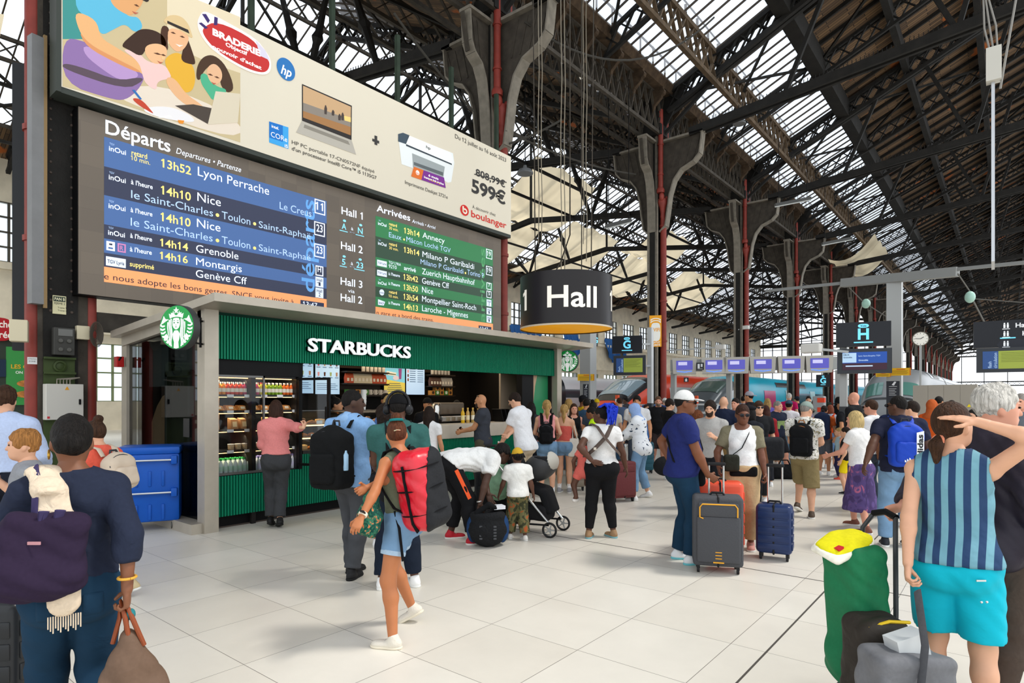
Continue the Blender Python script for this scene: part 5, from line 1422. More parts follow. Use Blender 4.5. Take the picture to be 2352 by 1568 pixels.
 capz=[ell(H(0,-.012,.024),V3((.081,.101,.104))*g,Rh,.01)]
 hz,hn=[],.0
 low=cut(Rh @ V3((0,.35,-1)),H(0,0,-.055))
 if style=='short':hz=[ell(H(0,-.010,.028),V3((.0805,.100,.104))*g,Rh,.01)]+face_cut+[low]
 elif style=='buzz':hz=[ell(H(0,-.010,.024),V3((.0775,.097,.1005))*g,Rh,.01)]+face_cut+[low]
 elif style=='wavy':hz=[ell(H(0,-.010,.034),V3((.086,.106,.108))*g,Rh,.01)]+face_cut+[low];hn=.006
 elif style=='bob':hz=capz+[ell(H(0,-.045,-.05),V3((.088,.075,.115))*g,Rh,.03)]+[ell(H(sg*.07,-.005,-.06),V3((.025,.05,.10))*g,Rh,.02) for sg in (-1,1)]+face_cut
 elif style=='long':hz=capz+[ell(H(0,-.055,-.06),V3((.085,.06,.12))*g,Rh,.03),cone(H(0,-.07,-.08),H(0,-.10,-.30),.075*g,.055*g,.03)]+[cone(H(sg*.07,0,.0),H(sg*.085,-.01,-.2),.03*g,.028*g,.02) for sg in (-1,1)]+face_cut
 elif style=='pony':hz=capz+face_cut+[cut(Rh @ V3((0,.35,-1)),H(0,0,-.075)),cone(H(0,-.10,.05),H(0,-.145,.02),.028*g,.036*g,.015),cone(H(0,-.145,.02),H(0,-.135,-.12),.038*g,.036*g,.02),cone(H(0,-.135,-.12),H(0,-.115,-.25),.035*g,.012*g,.02)]
 elif style=='lowpony':hz=capz+face_cut+[cut(Rh @ V3((0,.35,-1)),H(0,0,-.085)),cone(H(0,-.09,-.05),H(0,-.13,-.09),.024*g,.03*g,.01),cone(H(0,-.13,-.09),H(0,-.125,-.2),.032*g,.014*g,.02)]
 elif style=='bun':hz=capz+face_cut+[cut(Rh @ V3((0,.35,-1)),H(0,0,-.08)),ell(H(0,-.055,.135),V3((.045,.045,.04))*g,Rh,.012)]
 elif style=='lowbun':hz=[ell(H(0,-.012,.028),V3((.084,.104,.106))*g,Rh,.01)]+face_cut+[cut(Rh @ V3((0,.35,-1)),H(0,0,-.085)),ell(H(0,-.105,.0),V3((.06,.035,.05))*g,Rh,.02)];hn=.003
 elif style=='curly':hz=[ell(H(0,-.02,.02),V3((.10,.115,.115))*g,Rh,.03),cone(H(0,-.07,-.05),H(0,-.08,-.22),.095*g,.085*g,.05)]+face_cut;hn=.011
 elif style=='afro':hz=[ell(H(0,-.012,.035),V3((.10,.12,.12))*g,Rh,.03)]+face_cut+[low];hn=.006
 elif style=='fringe':hz=[ell(H(0,-.004,.024),V3((.083,.103,.104))*g,Rh,.01),ell(H(0,.075,.055),V3((.06,.03,.035))*g,Rh,.02)]+face_cut[:0]+[ell(H(0,.11,-.045),V3((.06,.07,.075))*g,Rh,.01,'s'),low]
 elif style=='horseshoe':hz=[ell(H(0,-.012,.01),V3((.0795,.099,.07))*g,Rh,.01)]+face_cut+[cut(Rh @ V3((0,.35,-1)),H(0,0,-.055)),ell(H(0,.02,.11),V3((.07,.11,.07))*g,Rh,.01,'s')]
 elif style=='dreads':
  hz=capz+face_cut+[low]
  rnd=random.Random(3)
  for q in range(26):
   a=rnd.uniform(-2.6,2.6);b=rnd.uniform(.2,.9);p0=H(.078*math.sin(a)*b,-.012 - .09*math.cos(a)*b,.06+.06*(1 - b));p1=p0+Rh @ V3((.05*math.sin(a),-.05*math.cos(a),-.02))*g+V3((0,0,-.06))*g
   hz.insert(1,cone(p0,p1,.013*g,.009*g,.006))
 elif style=='braids':
  hz=capz+face_cut;bz=[]+[cut(Rh @ V3((0,.35,-1)),H(0,0,-.07))]
  rnd=random.Random(5)
  for q in range(26):
   a=-1.5+3*(q % 13)/12+(q//13)*.12;p0=H(.07*math.sin(a),.02 - .05*rnd.random(),.10);p1=H(.06*math.sin(a*1.2),-.08,.14+.02*rnd.random());p2=H(.095*math.sin(a),-.15 - .04*(q//13),.07+.06*rnd.random());p3=H(.11*math.sin(a),-.15 - .02*rnd.random(),-.0 - .12*rnd.random())
   bz+=[cone(p0,p1,.0075*g,.0085*g,.002),cone(p1,p2,.0085*g,.0095*g,.002),cone(p2,p3,.0095*g,.008*g,.002)]
  for q in range(9):
   u1,u2=rnd.uniform(-1,1),rnd.uniform(-1,1);pts=[H(.045*u1+.05*math.cos(t_) ,-.13 - .035*abs(u2)+.02*math.sin(t_*2),.09+.05*math.sin(t_)+.02*u2) for t_ in np.linspace(0,5.5,9)]
   bz+=[cone(pts[j],pts[j+1],.009*g,.009*g,.001) for j in range(8)]
  bz+=[ell(H(0,-.105,.08),V3((.04,.02,.03))*g,Rh,.01)]+[cone(H(x,-.15,0),H(x*2,-.13,-.2),.009*g,.007*g,.003) for x in (.03,.05,.01)]
  soft('braids',bz,mat(HAIRC['blue'],rough=.6,bump=.5,bscale=90),root,vox=.0048);hair='black'
 if hz:
  hp_=soft('hair',hz,hairm(hair),root,vox=hv,noise=hn,nscale=70)
 if beard:
  soft('beard',[ell(H(0,.055,-.075),V3((.052,.052,.05))*g,Rh,.02),ell(H(0,.06,-.04),V3((.058,.05,.04))*g,Rh,.02),ell(H(0,.11,-.02),V3((.05,.05,.035))*g,Rh,.01,'s')],hairm(beard),root,vox=hv)
 if detail and not crowd:
  eyes=MB()
  for sg in (-1,1):eyes.ball(H(sg*.031,.091,.006),(.0125*g,.006*g,.006*g),8,6)
  eyes.build('eyes',mat('#1c1410',rough=.2),root,world=False,smooth=True)
 if glasses:
  g_=MB()
  for sg in (-1,1):g_.ball(H(sg*.032,.106,.006),(.026*g,.006,.02*g),10,6);g_.bar(H(sg*.06,.1,.008),H(sg*.08,0,.01),.005)
  g_.build('glasses',mat('#15151a',rough=.15),root,world=False)
 
 if hat:
  kind,hcol=hat[0],hat[1]
  if kind in ('cap','capback','truckercap'):
   fb=-1 if kind=='capback' else 1
   z_=[ell(H(0,-.008,.036),V3((.087,.106,.104))*g,Rh,.01),cut(Rh @ V3((0,-.12*fb,-1)),H(0,0,.032))]
   hm=hat[2] if len(hat)>2 and hat[2] is not None else cloth(hcol,bump=.2)
   co=soft('cap',z_,hm,root,vox=hv)
   soft('visor',[ell(H(0,.125*fb,.036),V3((.068,.075,.009))*g,Rh @ rotx(R(-10*fb)),.01),ell(H(0,.06*fb,.1),V3((.08,.09,.068))*g,Rh,.01,'s')],cloth(hat[3] if len(hat)>3 else hcol,bump=.2),root,vox=hv)
  elif kind=='beret':soft('hat',[ell(H(0,-.01,.075),V3((.10,.12,.05))*g,Rh,.02)],cloth(hcol),root,vox=hv)
  elif kind=='hijab':
   soft('headscarf',[ell(H(0,-.012,.02),V3((.09,.112,.112))*g,Rh,.02),cone(H(0,-.01,-.04),W(0,.0,.02),.085*g,.095*g,.04),cone(W(0,.04,.03),W(.02,.12,-.2),.075*g,.05*g,.05),ell(W(0,-.02,-.03),V3((.15,.1,.06))*s,ch,.05),
 ell(H(0,.105,-.03),V3((.052,.065,.072))*g,Rh,.012,'s')],cloth(hcol),root,vox=hv,noise=.004,nscale=30)
  elif kind=='headphones':
   m_=MB();n_=16
   m_.tube([H(.094*math.sin(a),-.02,.02+.112*math.cos(a)) for a in np.linspace(-1.75,1.75,n_)],.014*g,8)
   for sg in (-1,1):m_.ball(H(sg*.098,-.015,-.012),(.025*g,.042*g,.05*g),12,8)
   m_.build('headphones',mat('#17171a',rough=.35),root,world=False,smooth=True)
 
 if top is not None:
  tc,sl=top[0],top[1];e=loose*s
  z_=torso(e,.0,9)+yoke(e*.8)+busts(e*.9 - .004)
  if sl>0:z_+=arms(e*1.25 if sl<1 else e*1.0,sl,.03,True)
  else:z_=torso(e*.6,0,9)+yoke(e*.4)+busts(e*.6)
  if hem<.97:z_+=seat(e)
  z_.append(cut(Rp @ V3((0,0,-1)),pel+Rp @ V3((0,0,(hem - .95)*s))))
  hole=(.072,.072,.06) if neck=='crew' else (.085,.09,.07)
  z_.append(ell(W(0,.015,.065),V3(hole)*s,ch,.01,'s'))
  if neck=='v':z_.append(ell(W(0,.10,-.03),V3((.05,.06,.11))*s,ch,.015,'s'))
  if sl==0:
   for i,sg in ((0,-1),(1,1)):z_.append(ell(sh[i]+ch @ V3((sg*.045,0,.0))*s,V3((.062,.085,.095))*s,ch,.01,'s'))
   z_.append(ell(W(0,.02,.03),V3((.085,.09,.085))*s,ch,.015,'s'))
   if neck=='strap':z_.append(cut(ch @ V3((0,0,1)),W(0,0,-.12)))
  tm=topmat or cloth(tc)
  soft(tpl or ('shirt' if sl else 'tank_top'),z_,tm,root,vox=vox,noise=noise*s,nscale=17,nseed=len(PEOPLE))
 
 def back_pockets(m_):
  for sg in (-1,1):
   soft('back_pocket',torso(bloose*s*.8+.006,0,1.02)+seat(bloose*s*.8+.006)+[cut(Rp @ V3((sx_,0,0)),pel+Rp @ V3((sg*.082+sx_*.045,0,0))*s) for sx_ in (-1,1)]+[cut(Rp @ V3((0,0,1)),pel+Rp @ V3((0,0,-.005))*s),cut(Rp @ V3((0,0,-1)),pel+Rp @ V3((0,0,-.115))*s),cut(Rp @ V3((0,1,0)),pel+Rp @ V3((0,-.06,0))*s)],m_,root,vox=vox)
 bk,bc=bottom[0],bottom[1];bm_=botmat or cloth(bc);e=bloose*s
 zc=cut(Rp @ V3((0,0,1)),pel+Rp @ V3((0,0,(waist - .95)*s)))
 if bk in ('trousers','jeans','shorts','leggings'):
  f1=bottom[2] if len(bottom)>2 else (1.9 if bk !='shorts' else .75)
  stt=0 if bk=='leggings' else (1.0 if bk in ('trousers','jeans') else 0)
  lgz=legs(e if bk !='shorts' else e*1.3,0,f1,.025,stt,True)
  if bk=='shorts':
   lgz=[]
   for i in (0,1):
    a,b=hp[i],kn[i]
    tgt=a+(b - a)*min(1,f1) if f1<=1 else b+(ank[i] - b)*(f1 - 1)
    lgz.append(cone(a,tgt,.086*s*lg+e,(.080*s*lg+e*1.2) if f1>.7 else .076*s*lg+e*1.1,.02,'u',True))
  if bc in ('#7394b4','#1c364c','#7f9db8','#5f86ab','#6d92b5','#4a4c50') and vox<.0145:back_pockets(bm_)
  soft('shorts' if bk=='shorts' else ('leggings' if bk=='leggings' else bk),torso(e*.8,0,1.02)+seat(e*.8)+lgz+[zc],bm_,root,vox=vox,noise=noise*.8*s if bk !='leggings' else 0,nscale=15,nseed=len(PEOPLE)+3)
 elif bk=='skirt':
  L=bottom[2];a=pel+V3((0,0,.02*s));b=pel*[1,1,0]+(mid*[1,1,0] - pel*[1,1,0])*.6+V3((0,0,pel[2] - L*s))
  soft('skirt',torso(e,0,1.02)+seat(e)+[cone(a,b,.14*s,(.24 if len(bottom)<4 else bottom[3])*s,.04,'u',True)]+[zc],bm_,root,vox=vox,noise=.006,nscale=12)
 if socks:
  soft('socks',[cone(ank[i]+(kn[i] - ank[i])*.25,ank[i],.046*s,.042*s,.01) for i in (0,1)],cloth(socks,bump=.1),root,vox=vox)
 
 if shoes:
  for i in (0,1):
   yaw,pit=R(feet[i][3]),R(feet[i][4]);Rf=rotz(-yaw) @ rotx(-pit);A=ank[i];B=lambda x,y,z:A+Rf @ (V3((x,y,z))*s)
   sv=max(vox*.6,.007)
   up_=[ell(B(0,-.025,-.045),V3((.038,.05,.045))*s,Rf,.02),ell(B(0,.06,-.055),V3((.044,.105,.034))*s,Rf,.03),ell(B(0,.12,-.06),V3((.045,.055,.026))*s,Rf,.02),cone(B(0,-.005,-.03),B(0,-.005,-.002+(.05 if bottom[-1]=='hightop' else 0)),.044*s,.042*s,.02),cut(Rf @ V3((0,0,-1)),B(0,0,-.066))]
   sh_o=soft('shoe',up_,mat(shoes,rough=.6,bump=.2,bscale=40) if isinstance(shoes,str) else shoes,root,vox=sv)
   so_=[ell(B(0,-.02,-.07),V3((.042,.058,.03))*s,Rf,.02),ell(B(0,.06,-.07),V3((.046,.115,.03))*s,Rf,.03),ell(B(0,.12,-.07),V3((.048,.06,.03))*s,Rf,.02),cut(Rf @ V3((0,0,-1)),B(0,0,-.0835)),cut(Rf @ V3((0,0,1)),B(0,0,-.06))]
   so=soft('sole',so_,mat(sole,rough=.7),sh_o,vox=sv)
   if vox<.0126 and sole !='#141414':
    lc=MB()
    for j in range(4):
     y_=.035+.02*j;z_=-.012 - .0085*j;lc.tube([B(-.022,y_,z_ - .006),B(0,y_+.004,z_+.002),B(.022,y_,z_ - .006)],.0035*s,5)
    lc.build('laces',mat('#c9c6be' if sole !='#151515' else '#2a2a2c'),sh_o,world=False)
 PEOPLE[label]=out
 return out

def wpt(px,py,Z):return at(px,py,Z)
DENIM_D=mat('#1c364c',rough=.9,bump=.5,bscale=9,var=.16,vscale=3,spec=.1,dist=.6)
DENIM_L=mat('#7394b4',rough=.9,bump=.5,bscale=11,var=.14,vscale=5,spec=.1,dist=.6)
DENIM_G=mat('#4a4c50',rough=.9,bump=.5,bscale=9,var=.14,vscale=4,spec=.1,dist=.6)

def backpack(P,label,col,wdt=.30,hgt=.46,dep=.19,drop=-.06,trim=None,cat='backpack',vox=.012,m=None,off=0.12,straps=True,pocket=True,xo=0.0,roll=0.0):
 W=P['W'];ch=P['ch'];s=P['s']
 c=W(xo,-(off+dep/2),drop - hgt/2);Rr=ch @ roty(R(roll))
 t=thing('backpack',c.tolist(),label,cat)
 L=lambda p:p - c
 mm=m or cloth(col,bump=.4,bscale=14)
 Q=lambda x,y,z:c+Rr @ (V3((x,y,z))*s) - c
 soft('bag_body',[rbx(Q(0,0,-.03),V3((wdt/2,dep/2,hgt/2 - .03))*s,.06*s,Rr),ell(Q(0,0,hgt*.26),V3((wdt*.46,dep*.46,hgt*.26))*s,Rr,.05)],mm,t,vox=vox,noise=.004,nscale=20)
 if pocket:soft('front_pocket',[rbx(Q(0,-dep*.5,-hgt*.16),V3((wdt*.38,.04,hgt*.24))*s,.035*s,Rr)],mm,t,vox=vox,noise=.003,nscale=25)
 z_=MB();z_.tube([Q(wdt*.44*math.cos(a) ,-dep*.36,hgt*.12+hgt*.3*math.sin(a)) for a in np.linspace(-.3,3.44,14)],.005,5);z_.tube([Q(-.04,dep*.2,hgt*.5),Q(-.03,dep*.22,hgt*.58),Q(.03,dep*.22,hgt*.58),Q(.04,dep*.2,hgt*.5)],.010,6)
 z_.build('zip_and_loop',cloth(trim or '#3d3e42',bump=.1),t,world=False,smooth=True)
 if straps:
  for sg in (-1,1):
   b_=MB();pts=[W(sg*.075,-off,drop - .02),W(sg*.085,-.09,.01),W(sg*.095,-.01,.055),W(sg*.10,.075,.01),W(sg*.11,.125,-.12),W(sg*.13,.10,-.28),W(sg*.15,-.02,drop - hgt*.75),W(sg*.12,-off,drop - hgt*.8)]
   b_.tube([p - c for p in pts],.032*s,8,flat=.3,up=(0,0,1));b_.build('strap',mm,t,world=False,smooth=True)
 return t,c,Rr,Q
def strap_mesh(pts,r=.02,flat=.25,n=6):return MB().tube([Vector(p) for p in pts],r,n,flat=flat)
def suitcase(label,pos,rz,col,w=.42,h=.62,d=.26,kind='hard',handle=.36,trim=None,ribs=True,band=None,name='suitcase',tilt=0):
 t=thing(name,pos,label,'suitcase',None,rz)
 m=mat(col,rough=.3 if kind=='hard' else .85,bump=0 if kind=='hard' else .3,bscale=60)
 b=MB();b.rbox((0,0,.07+h/2),(w,d,h),.05 if kind=='hard' else .035,seg=3);b.build('shell',m,t,smooth=True,world=False)
 if kind=='hard' and ribs:
  r_=MB()
  for k in range(5):
   z=.07+h*(.16+.16*k);r_.rbox((0,-d/2,z),(w*.86,.012,h*.12),.005);r_.rbox((w/2,0,z),(.012,d*.8,h*.12),.005)
  r_.build('ribs',m,t,smooth=True,world=False)
 else:
  f=MB();f.rbox((0,-d/2 - .012,.07+h*.40),(w*.86,.05,h*.66),.022);f.rbox((0,-d/2 - .010,.07+h*.82),(w*.8,.05,h*.2),.02);f.build('front_pocket',m,t,smooth=True,world=False)
 if trim:
  z_=MB();y=-d/2 - .037
  z_.tube([(-w*.3,y,.07+h*.70),(-w*.37,y,.07+h*.72),(-w*.37,y,.07+h*.86),(-w*.32,y,.07+h*.905),(w*.32,y,.07+h*.905),(w*.37,y,.07+h*.86),(w*.37,y,.07+h*.73)],.007,6)
  for k in range(3):z_.bb(-.03,.03,y - .002,y+.004,.07+h*.13+k*.03,.07+h*.13+k*.03+.008)
  z_.bb(-.05,.05,y - .002,y+.004,.07+h*.07,.07+h*.07+.012)
  z_.build('trim',mat(trim,rough=.6),t,world=False)
 if band:x_=MB();x_.rbox((0,0,.07+h*.42),(w+.014,d+.014,.05),.006);x_.build('band',mat(band),t,world=False)
 sm=MB();sm.rbox((0,0,.07+h/2),(.02,d+.008,h+.006),.008);sm.build('zip_seam',mat('#17181a'),t,world=False)
 for sx in (-1,1):
  for sy in (-1,1):
   wh=MB();wh.lathe([(.028,-.012),(.03,0),(.028,.012)],12,(sx*(w/2 - .05),sy*(d/2 - .05),.03),Matrix.Rotation(R(90),3,'Y'));wh.box((sx*(w/2 - .05),sy*(d/2 - .05),.06),(.03,.05,.03));wh.build('wheel',mat('#1b1b1d'),t,world=False)
 if handle:
  hb=MB()
  for sx in (-1,1):hb.tube([(sx*.07,d/2 - .05,.07+h),(sx*.07,d/2 - .05,.07+h+handle)],.010,8)
  hb.build('pull_bars',mat('#c9c9c6',rough=.25,metal=.8),t,world=False,smooth=True)
  g=MB();g.rbox((0,d/2 - .05,.07+h+handle),(.18,.035,.035),.012);g.build('grip',mat('#161618'),t,world=False,smooth=True)
 th_=MB();th_.tube([(-.07,0,.07+h),(-.05,0,.095+h),(.05,0,.095+h),(.07,0,.07+h)],.012,6);th_.build('carry_handle',mat('#1b1b1d'),t,world=False,smooth=True)
 return t
RV,AV=Vector((CT,ST,0)),Vector((-ST,CT,0))

p1=gz(165,2.72)
P=person('dark-haired woman seen from behind in navy jumper and blue jeans, pink-brown bag in hand',p1,h=1.65,face=2,sex='f',fat=1.04,skn='brown',hair='black',style='lowbun',hyaw=4,
 feet=((-.12,.22,0,5,0),(.12,-.12,.06,-6,20)),hands=((-.42,.10,.90),wpt(292,1352,2.66)),poles=((-.9,-.6,0),(.6,-1,0)),curl=(.4,1.1),hdirs=(None,(0,0.1,-1)),
 top=('#252b3d',1.5),hem=1.0,loose=.022,tpl='jumper',bottom=('jeans','#1c364c',1.95),botmat=DENIM_D,waist=1.03,shoes='#2b2b2d',vox=.0105,noise=.005,neck='v')
m_=MB();W=P['W']
m_.tube([W(.085*math.sin(a),.01+.075*math.cos(a),.028+.012*math.cos(a)) for a in np.linspace(0,6.28,24)],.008,6);m_.build('necklace',mat('#c79a3c',rough=.3,metal=.8),P['root'],smooth=True)
m_=MB();H=P['H'];m_.tube([H(-.088+.0,-.01+.022*math.cos(a),-.055+.022*math.sin(a)) for a in np.linspace(0,6.28,14)],.003,5);m_.build('earring',mat('#c79a3c',rough=.3,metal=.8),P['root'])
w_=Vector(P['wr'][1]);m_=MB();m_.tube([w_+Vector((.034*math.cos(a),.034*math.sin(a),.05)) for a in np.linspace(0,6.28,16)],.006,6);m_.build('bracelet',mat('#d6a13a',rough=.4),P['root'],smooth=True)

t=thing('scarf',W(-.1,-.1,0).tolist(),'cream fringed scarf over the shoulder of the woman in the navy jumper','scarf')
o_=Vector(W(-.1,-.1,0))
path=[W(-.10,.12,-.28),W(-.105,.125,-.10),W(-.11,.07,.035),W(-.10,-.03,.055),W(-.075,-.135,-.02),W(-.05,-.175,-.16),W(-.03,-.185,-.34),W(-.02,-.18,-.52)]
soft('cloth',[cone(path[i] - V3(o_),path[i+1] - V3(o_),.062,.06,.03,'u',False,(P['ch'][:,1] if i>3 or i<1 else P['ch'][:,2],.4)) for i in range(len(path) - 1)],cloth('#d9c6ae',bscale=18),t,vox=.01,noise=.003,nscale=20)
m_=MB()
for k in range(14):
 a=Vector(path[-1])+Vector(P['ch'][:,0])*(-.055+k*.0085)+Vector((0,0,-.05));m_.bar(a,a+Vector((0,0,-.05 - .01*(k % 3))),.004)
m_.build('fringe',cloth('#d9c6ae'),t);m_=MB();m_.box(W(-.0,-.235,-.40),(.02,.004,.05),Matrix.Rotation(TH,3,'Z'));m_.build('sewn_tag',BLACK,t)

c=Vector(W(-.12,-.20,-.29));t=thing('tote_bag',c,'large dark purple tote bag on the shoulder of the woman in the navy jumper','bag')
B=lambda x,y,z:P['ch'] @ V3((x,y,z))
PUR=cloth('#2c2136',bscale=7,bump=.5)
soft('bag_body',[rbx(B(.02,0,.02),(.15,.05,.15),.045,P['ch'] @ roty(R(10)),.06),ell(B(-.03,0,-.10),(.20,.08,.085),P['ch'] @ roty(R(10)),.07)],PUR,t,vox=.011,noise=.008,nscale=13)
for dx in (-.0,.09):
 m_=MB();m_.tube([c+Vector(B(.03+dx*.6,-.04,.18)),Vector(W(-.13+dx*.55,-.19,-.28)),Vector(W(-.125+dx*.3,-.155,-.06)),Vector(W(-.13,-.06,.075)),Vector(W(-.13,.05,.06)),Vector(W(-.15,.12,-.12)),c+Vector(B(.1,.03,.18))],.02,8,flat=.35);m_.build('strap',cloth('#40385c',bump=.2),t,smooth=True)
m_=MB();m_.box(c+Vector(B(.0,-.062,.06)),(.05,.006,.012),Matrix.Rotation(TH,3,'Z'));m_.build('sewn_label',mat('#c08a90'),t)

g=P['grip'][1];c=Vector((g[0],g[1],g[2]));t=thing('hand_bag',c - Vector((0,0,.5)),'brown folding bag with tan handles held by the woman in the navy jumper','bag')
rr=Vector(P['ch'][:,0]);ff=Vector(P['ch'][:,1])
c0=c - Vector((0,0,.5))
Q=lambda x,y,z:V3(rr*x+ff*y+Vector((0,0,z)))
Rb=np.stack([V3(rr),V3(ff),V3((0,0,1))],1)
soft('bag_body',[ell(Q(.02,0,.29),(.05,.045,.09),Rb,.05),ell(Q(.03,0,.18),(.11,.07,.11),Rb,.06),rbx(Q(.02,0,.0),(.155,.09,.15),.06,Rb,.07),rbx(Q(.02,0,-.12),(.15,.09,.12),.05,Rb,.05)],cloth('#6b5546',rough=.6,bscale=6,bump=.6),t,vox=.011,noise=.008,nscale=15)
for dx in (-.02,.03):
 m_=MB();m_.tube([c0+Vector(Q(dx - .015,.02,.33)),c+rr*(dx*.5)+Vector((0,0,-.06)),c+rr*(dx*.3)+ff*.01+Vector((0,0,.01)),c+rr*(dx*.5+.02) - ff*.02+Vector((0,0,-.06)),c0+Vector(Q(dx+.05,-.02,.31))],.010,8);m_.build('handle',mat('#8a4526',rough=.5),t,smooth=True)
m_=MB();m_.ball(c+rr*.03+Vector((0,0,-.05)),(.02,.02,.025));m_.build('scarf_knot',cloth('#2f7a80'),t)

p=gz(-22,3.05);suitcase('charcoal suitcase at the feet of the woman in the navy jumper',(p.x,p.y,0),TH+R(4),'#26282b',w=.44,h=.66,d=.28,handle=0)

STRIPE=node_mat('#274064','#6f9fae','wave',(5.4,.0,.0),rough=.85,thr=.5,soft=.03,dist=.35,bump=.35)
p2=gz(2194,3.05)
P=person('brown-haired woman in striped sleeveless top and turquoise shorts with a hand on her head',p2,h=1.69,face=6,sex='f',fat=.99,skn='fair',hair='brown',style='lowpony',hyaw=28,hpitch=-4,side=-2,
 feet=((-.125,.06,0,12,0),(.14,-.03,0,-12,0)),hands=(wpt(2083,1322,2.98),wpt(2243,968,2.90)),poles=((-.8,-1,0),(1,-.1,-.1)),curl=(.9,.12),palms=(None,(-.35,.25,-1)),hdirs=(None,(-.95,.02,.2)),
 top=('#6f9fae',0),hem=.935,loose=.045,topmat=STRIPE,tpl='sleeveless_top',bottom=('shorts','#00b4cc',.86),botmat=mat('#08b5cc',rough=.75,bump=.4,bscale=9,spec=.2,dist=.6),bloose=.022,shoes='#5a5148',vox=.0105,noise=.006)
m_=MB();H=P['H'];m_.tube([H(.028*math.cos(a),-.115+.01*math.sin(a),-.068+.026*math.sin(a)) for a in np.linspace(0,6.28,14)],.007,6);m_.build('hair_tie',mat('#e08a6a'),P['root'],smooth=True)
W=P['W'];m_=MB();pe=P['pel'];ch=P['Rp']
for x,z in ((.115,-.16),(.135,-.155)):m_.ball(pe+ch @ V3((x,-.165,z)),.006,8,6)
m_.box(pe+ch @ V3((.115,-.168,-.06)),(.045,.004,.008),Matrix.Rotation(TH,3,'Z'));m_.build('rivets',mat('#d8dcdc',rough=.2,metal=.9),P['root'])

p3=gz(2284,3.28)
P=person('grey-haired man in dark shirt and brown trousers with one hand on the green trolley',p3,h=1.775,face=52,sex='m',fat=1.1,skn='pink',hair='white',style='wavy',hyaw=14,lean=4,side=-7,
 feet=((-.13,.1,0,8,0),(.12,-.1,0,-8,0)),hands=(wpt(2026,1206,3.32),(.3,.1,.86)),poles=((-.4,-1,-.2),None),curl=(1.1,.5),hdirs=((-.8,-.3,-.4),None),
 top=('#2a2530',1.93),hem=.80,loose=.035,tpl='shirt',topmat=mat('#2a2430',rough=.55,bump=.5,bscale=8,spec=.3,dist=.6),bottom=('trousers','#4a3f38',1.95),shoes='#5a2a24',vox=.0115,noise=.007)

f1,f2=gnd(902,1488),gnd(946,1428)
p4=(f1+f2)/2
OLIVE=cloth('#6a6f5a',bscale=20,bump=.25)
P=person('walking woman with hair bun, olive tank top and denim shorts carrying the red duffel pack',p4,h=1.575,face=292,sex='f',fat=1.04,skn='#b9744a',hair='auburn',style='bun',twist=22,hyaw=46,hpitch=6,lean=7,
 feet=((f1,0,0,0),(f2,.05,-4,28)),hands=(wpt(826,1196,4.02),wpt(843,1120,4.25)),poles=((.2,-1,.1),None),curl=(.7,.8),
 top=('#6a6f5a',0),hem=.99,loose=.012,topmat=OLIVE,bottom=('shorts','#7394b4',.52),botmat=DENIM_L,waist=1.05,bloose=.016,shoes=mat('#ddd6c8',rough=.7,bump=.3,bscale=50),sole='#e3dac6',vox=.0095,noise=.003)
W,H=P['W'],P['H']
m_=MB();m_.tube([H(.047*math.cos(a),-.052+.047*math.sin(a),.112) for a in np.linspace(0,6.28,18)],.010,6);m_.build('scrunchie',cloth('#1f7a7c'),P['root'],smooth=True)
m_=MB();m_.tube([H(-.02,-.112,.02),H(0,-.118,.025),H(.03,-.112,.022)],.004,6);m_.build('hair_clip',mat('#cfc4a0',rough=.2,metal=.9),P['root'])
w_,d_=Vector(P['wr'][0]),Vector(P['hd'][0]);m_=MB();m_.lathe([(.031,-.012),(.031,.012)],14,w_ - d_*.03,d_.to_track_quat('Z','Y').to_matrix());m_.build('wristband',mat('#e8ddc8'),P['root']);m_=MB();m_.rbox(w_ - d_*.03 - Vector(P['pn'][0])*.03,(.034,.034,.012),.005,d_.to_track_quat('Z','Y').to_matrix());m_.build('watch',mat('#1b1b1e',rough=.2),P['root'])
cu=MB()
for i in (0,1):
 a_,k_=P['pel']+P['Rp'] @ V3(((-.083,.083)[i],0,-.03)),P['kn'][i];q=a_+(k_ - a_)*.505;d_=Vector(k_ - a_).normalized()
 cu.lathe([(.088,-.016),(.090,0),(.088,.016)],18,q,d_.to_track_quat('Z','Y').to_matrix())
cu.build('cuffs',cloth('#a9c0d4',bump=.2),P['root'],smooth=True)

ch=P['ch'];c=Vector(W(.0,-.235,-.27));t=thing('duffel_pack',c,'red and black roll duffel worn on the back of the woman with the hair bun','duffel bag')
Rd=ch @ roty(R(-9))
Q=lambda x,y,z:Rd @ V3((x,y,z))
RED=mat('#d0162c',rough=.32,bump=.5,bscale=7,spec=.6,dist=.8);BLK=cloth('#26272a',rough=.7,bump=.3,bscale=30)
soft('bag_body',[rbx(Q(0,.02,0),(.165,.135,.285),.10,Rd)],RED,t,vox=.010,noise=.006,nscale=16)
soft('black_base',[rbx(Q(0,.02,0),(.171,.141,.292),.10,Rd),cut(V3((-CT,-ST,0)),V3((CT,ST,0))*.035)],BLK,t,vox=.010,noise=.003,nscale=16)
for z in (.17,.02,-.15):
 m_=MB();m_.tube([c+Vector(Q(.168*math.cos(a),.02+.138*math.sin(a),z)) for a in np.linspace(0,6.28,26)],.02,6,flat=.25);m_.build('compression_strap',cloth('#151517',bump=.1),t,smooth=True)
for x in (-.12,):
 m_=MB();m_.tube([c+Vector(Q(-.165,.0,.2)),c+Vector(Q(-.172,-.0,.1)),c+Vector(Q(-.172,-.0,-.2)),c+Vector(Q(-.14,-.0,-.27))],.016,6,flat=.3);m_.build('daisy_chain',cloth('#151517',bump=.1),t,smooth=True)
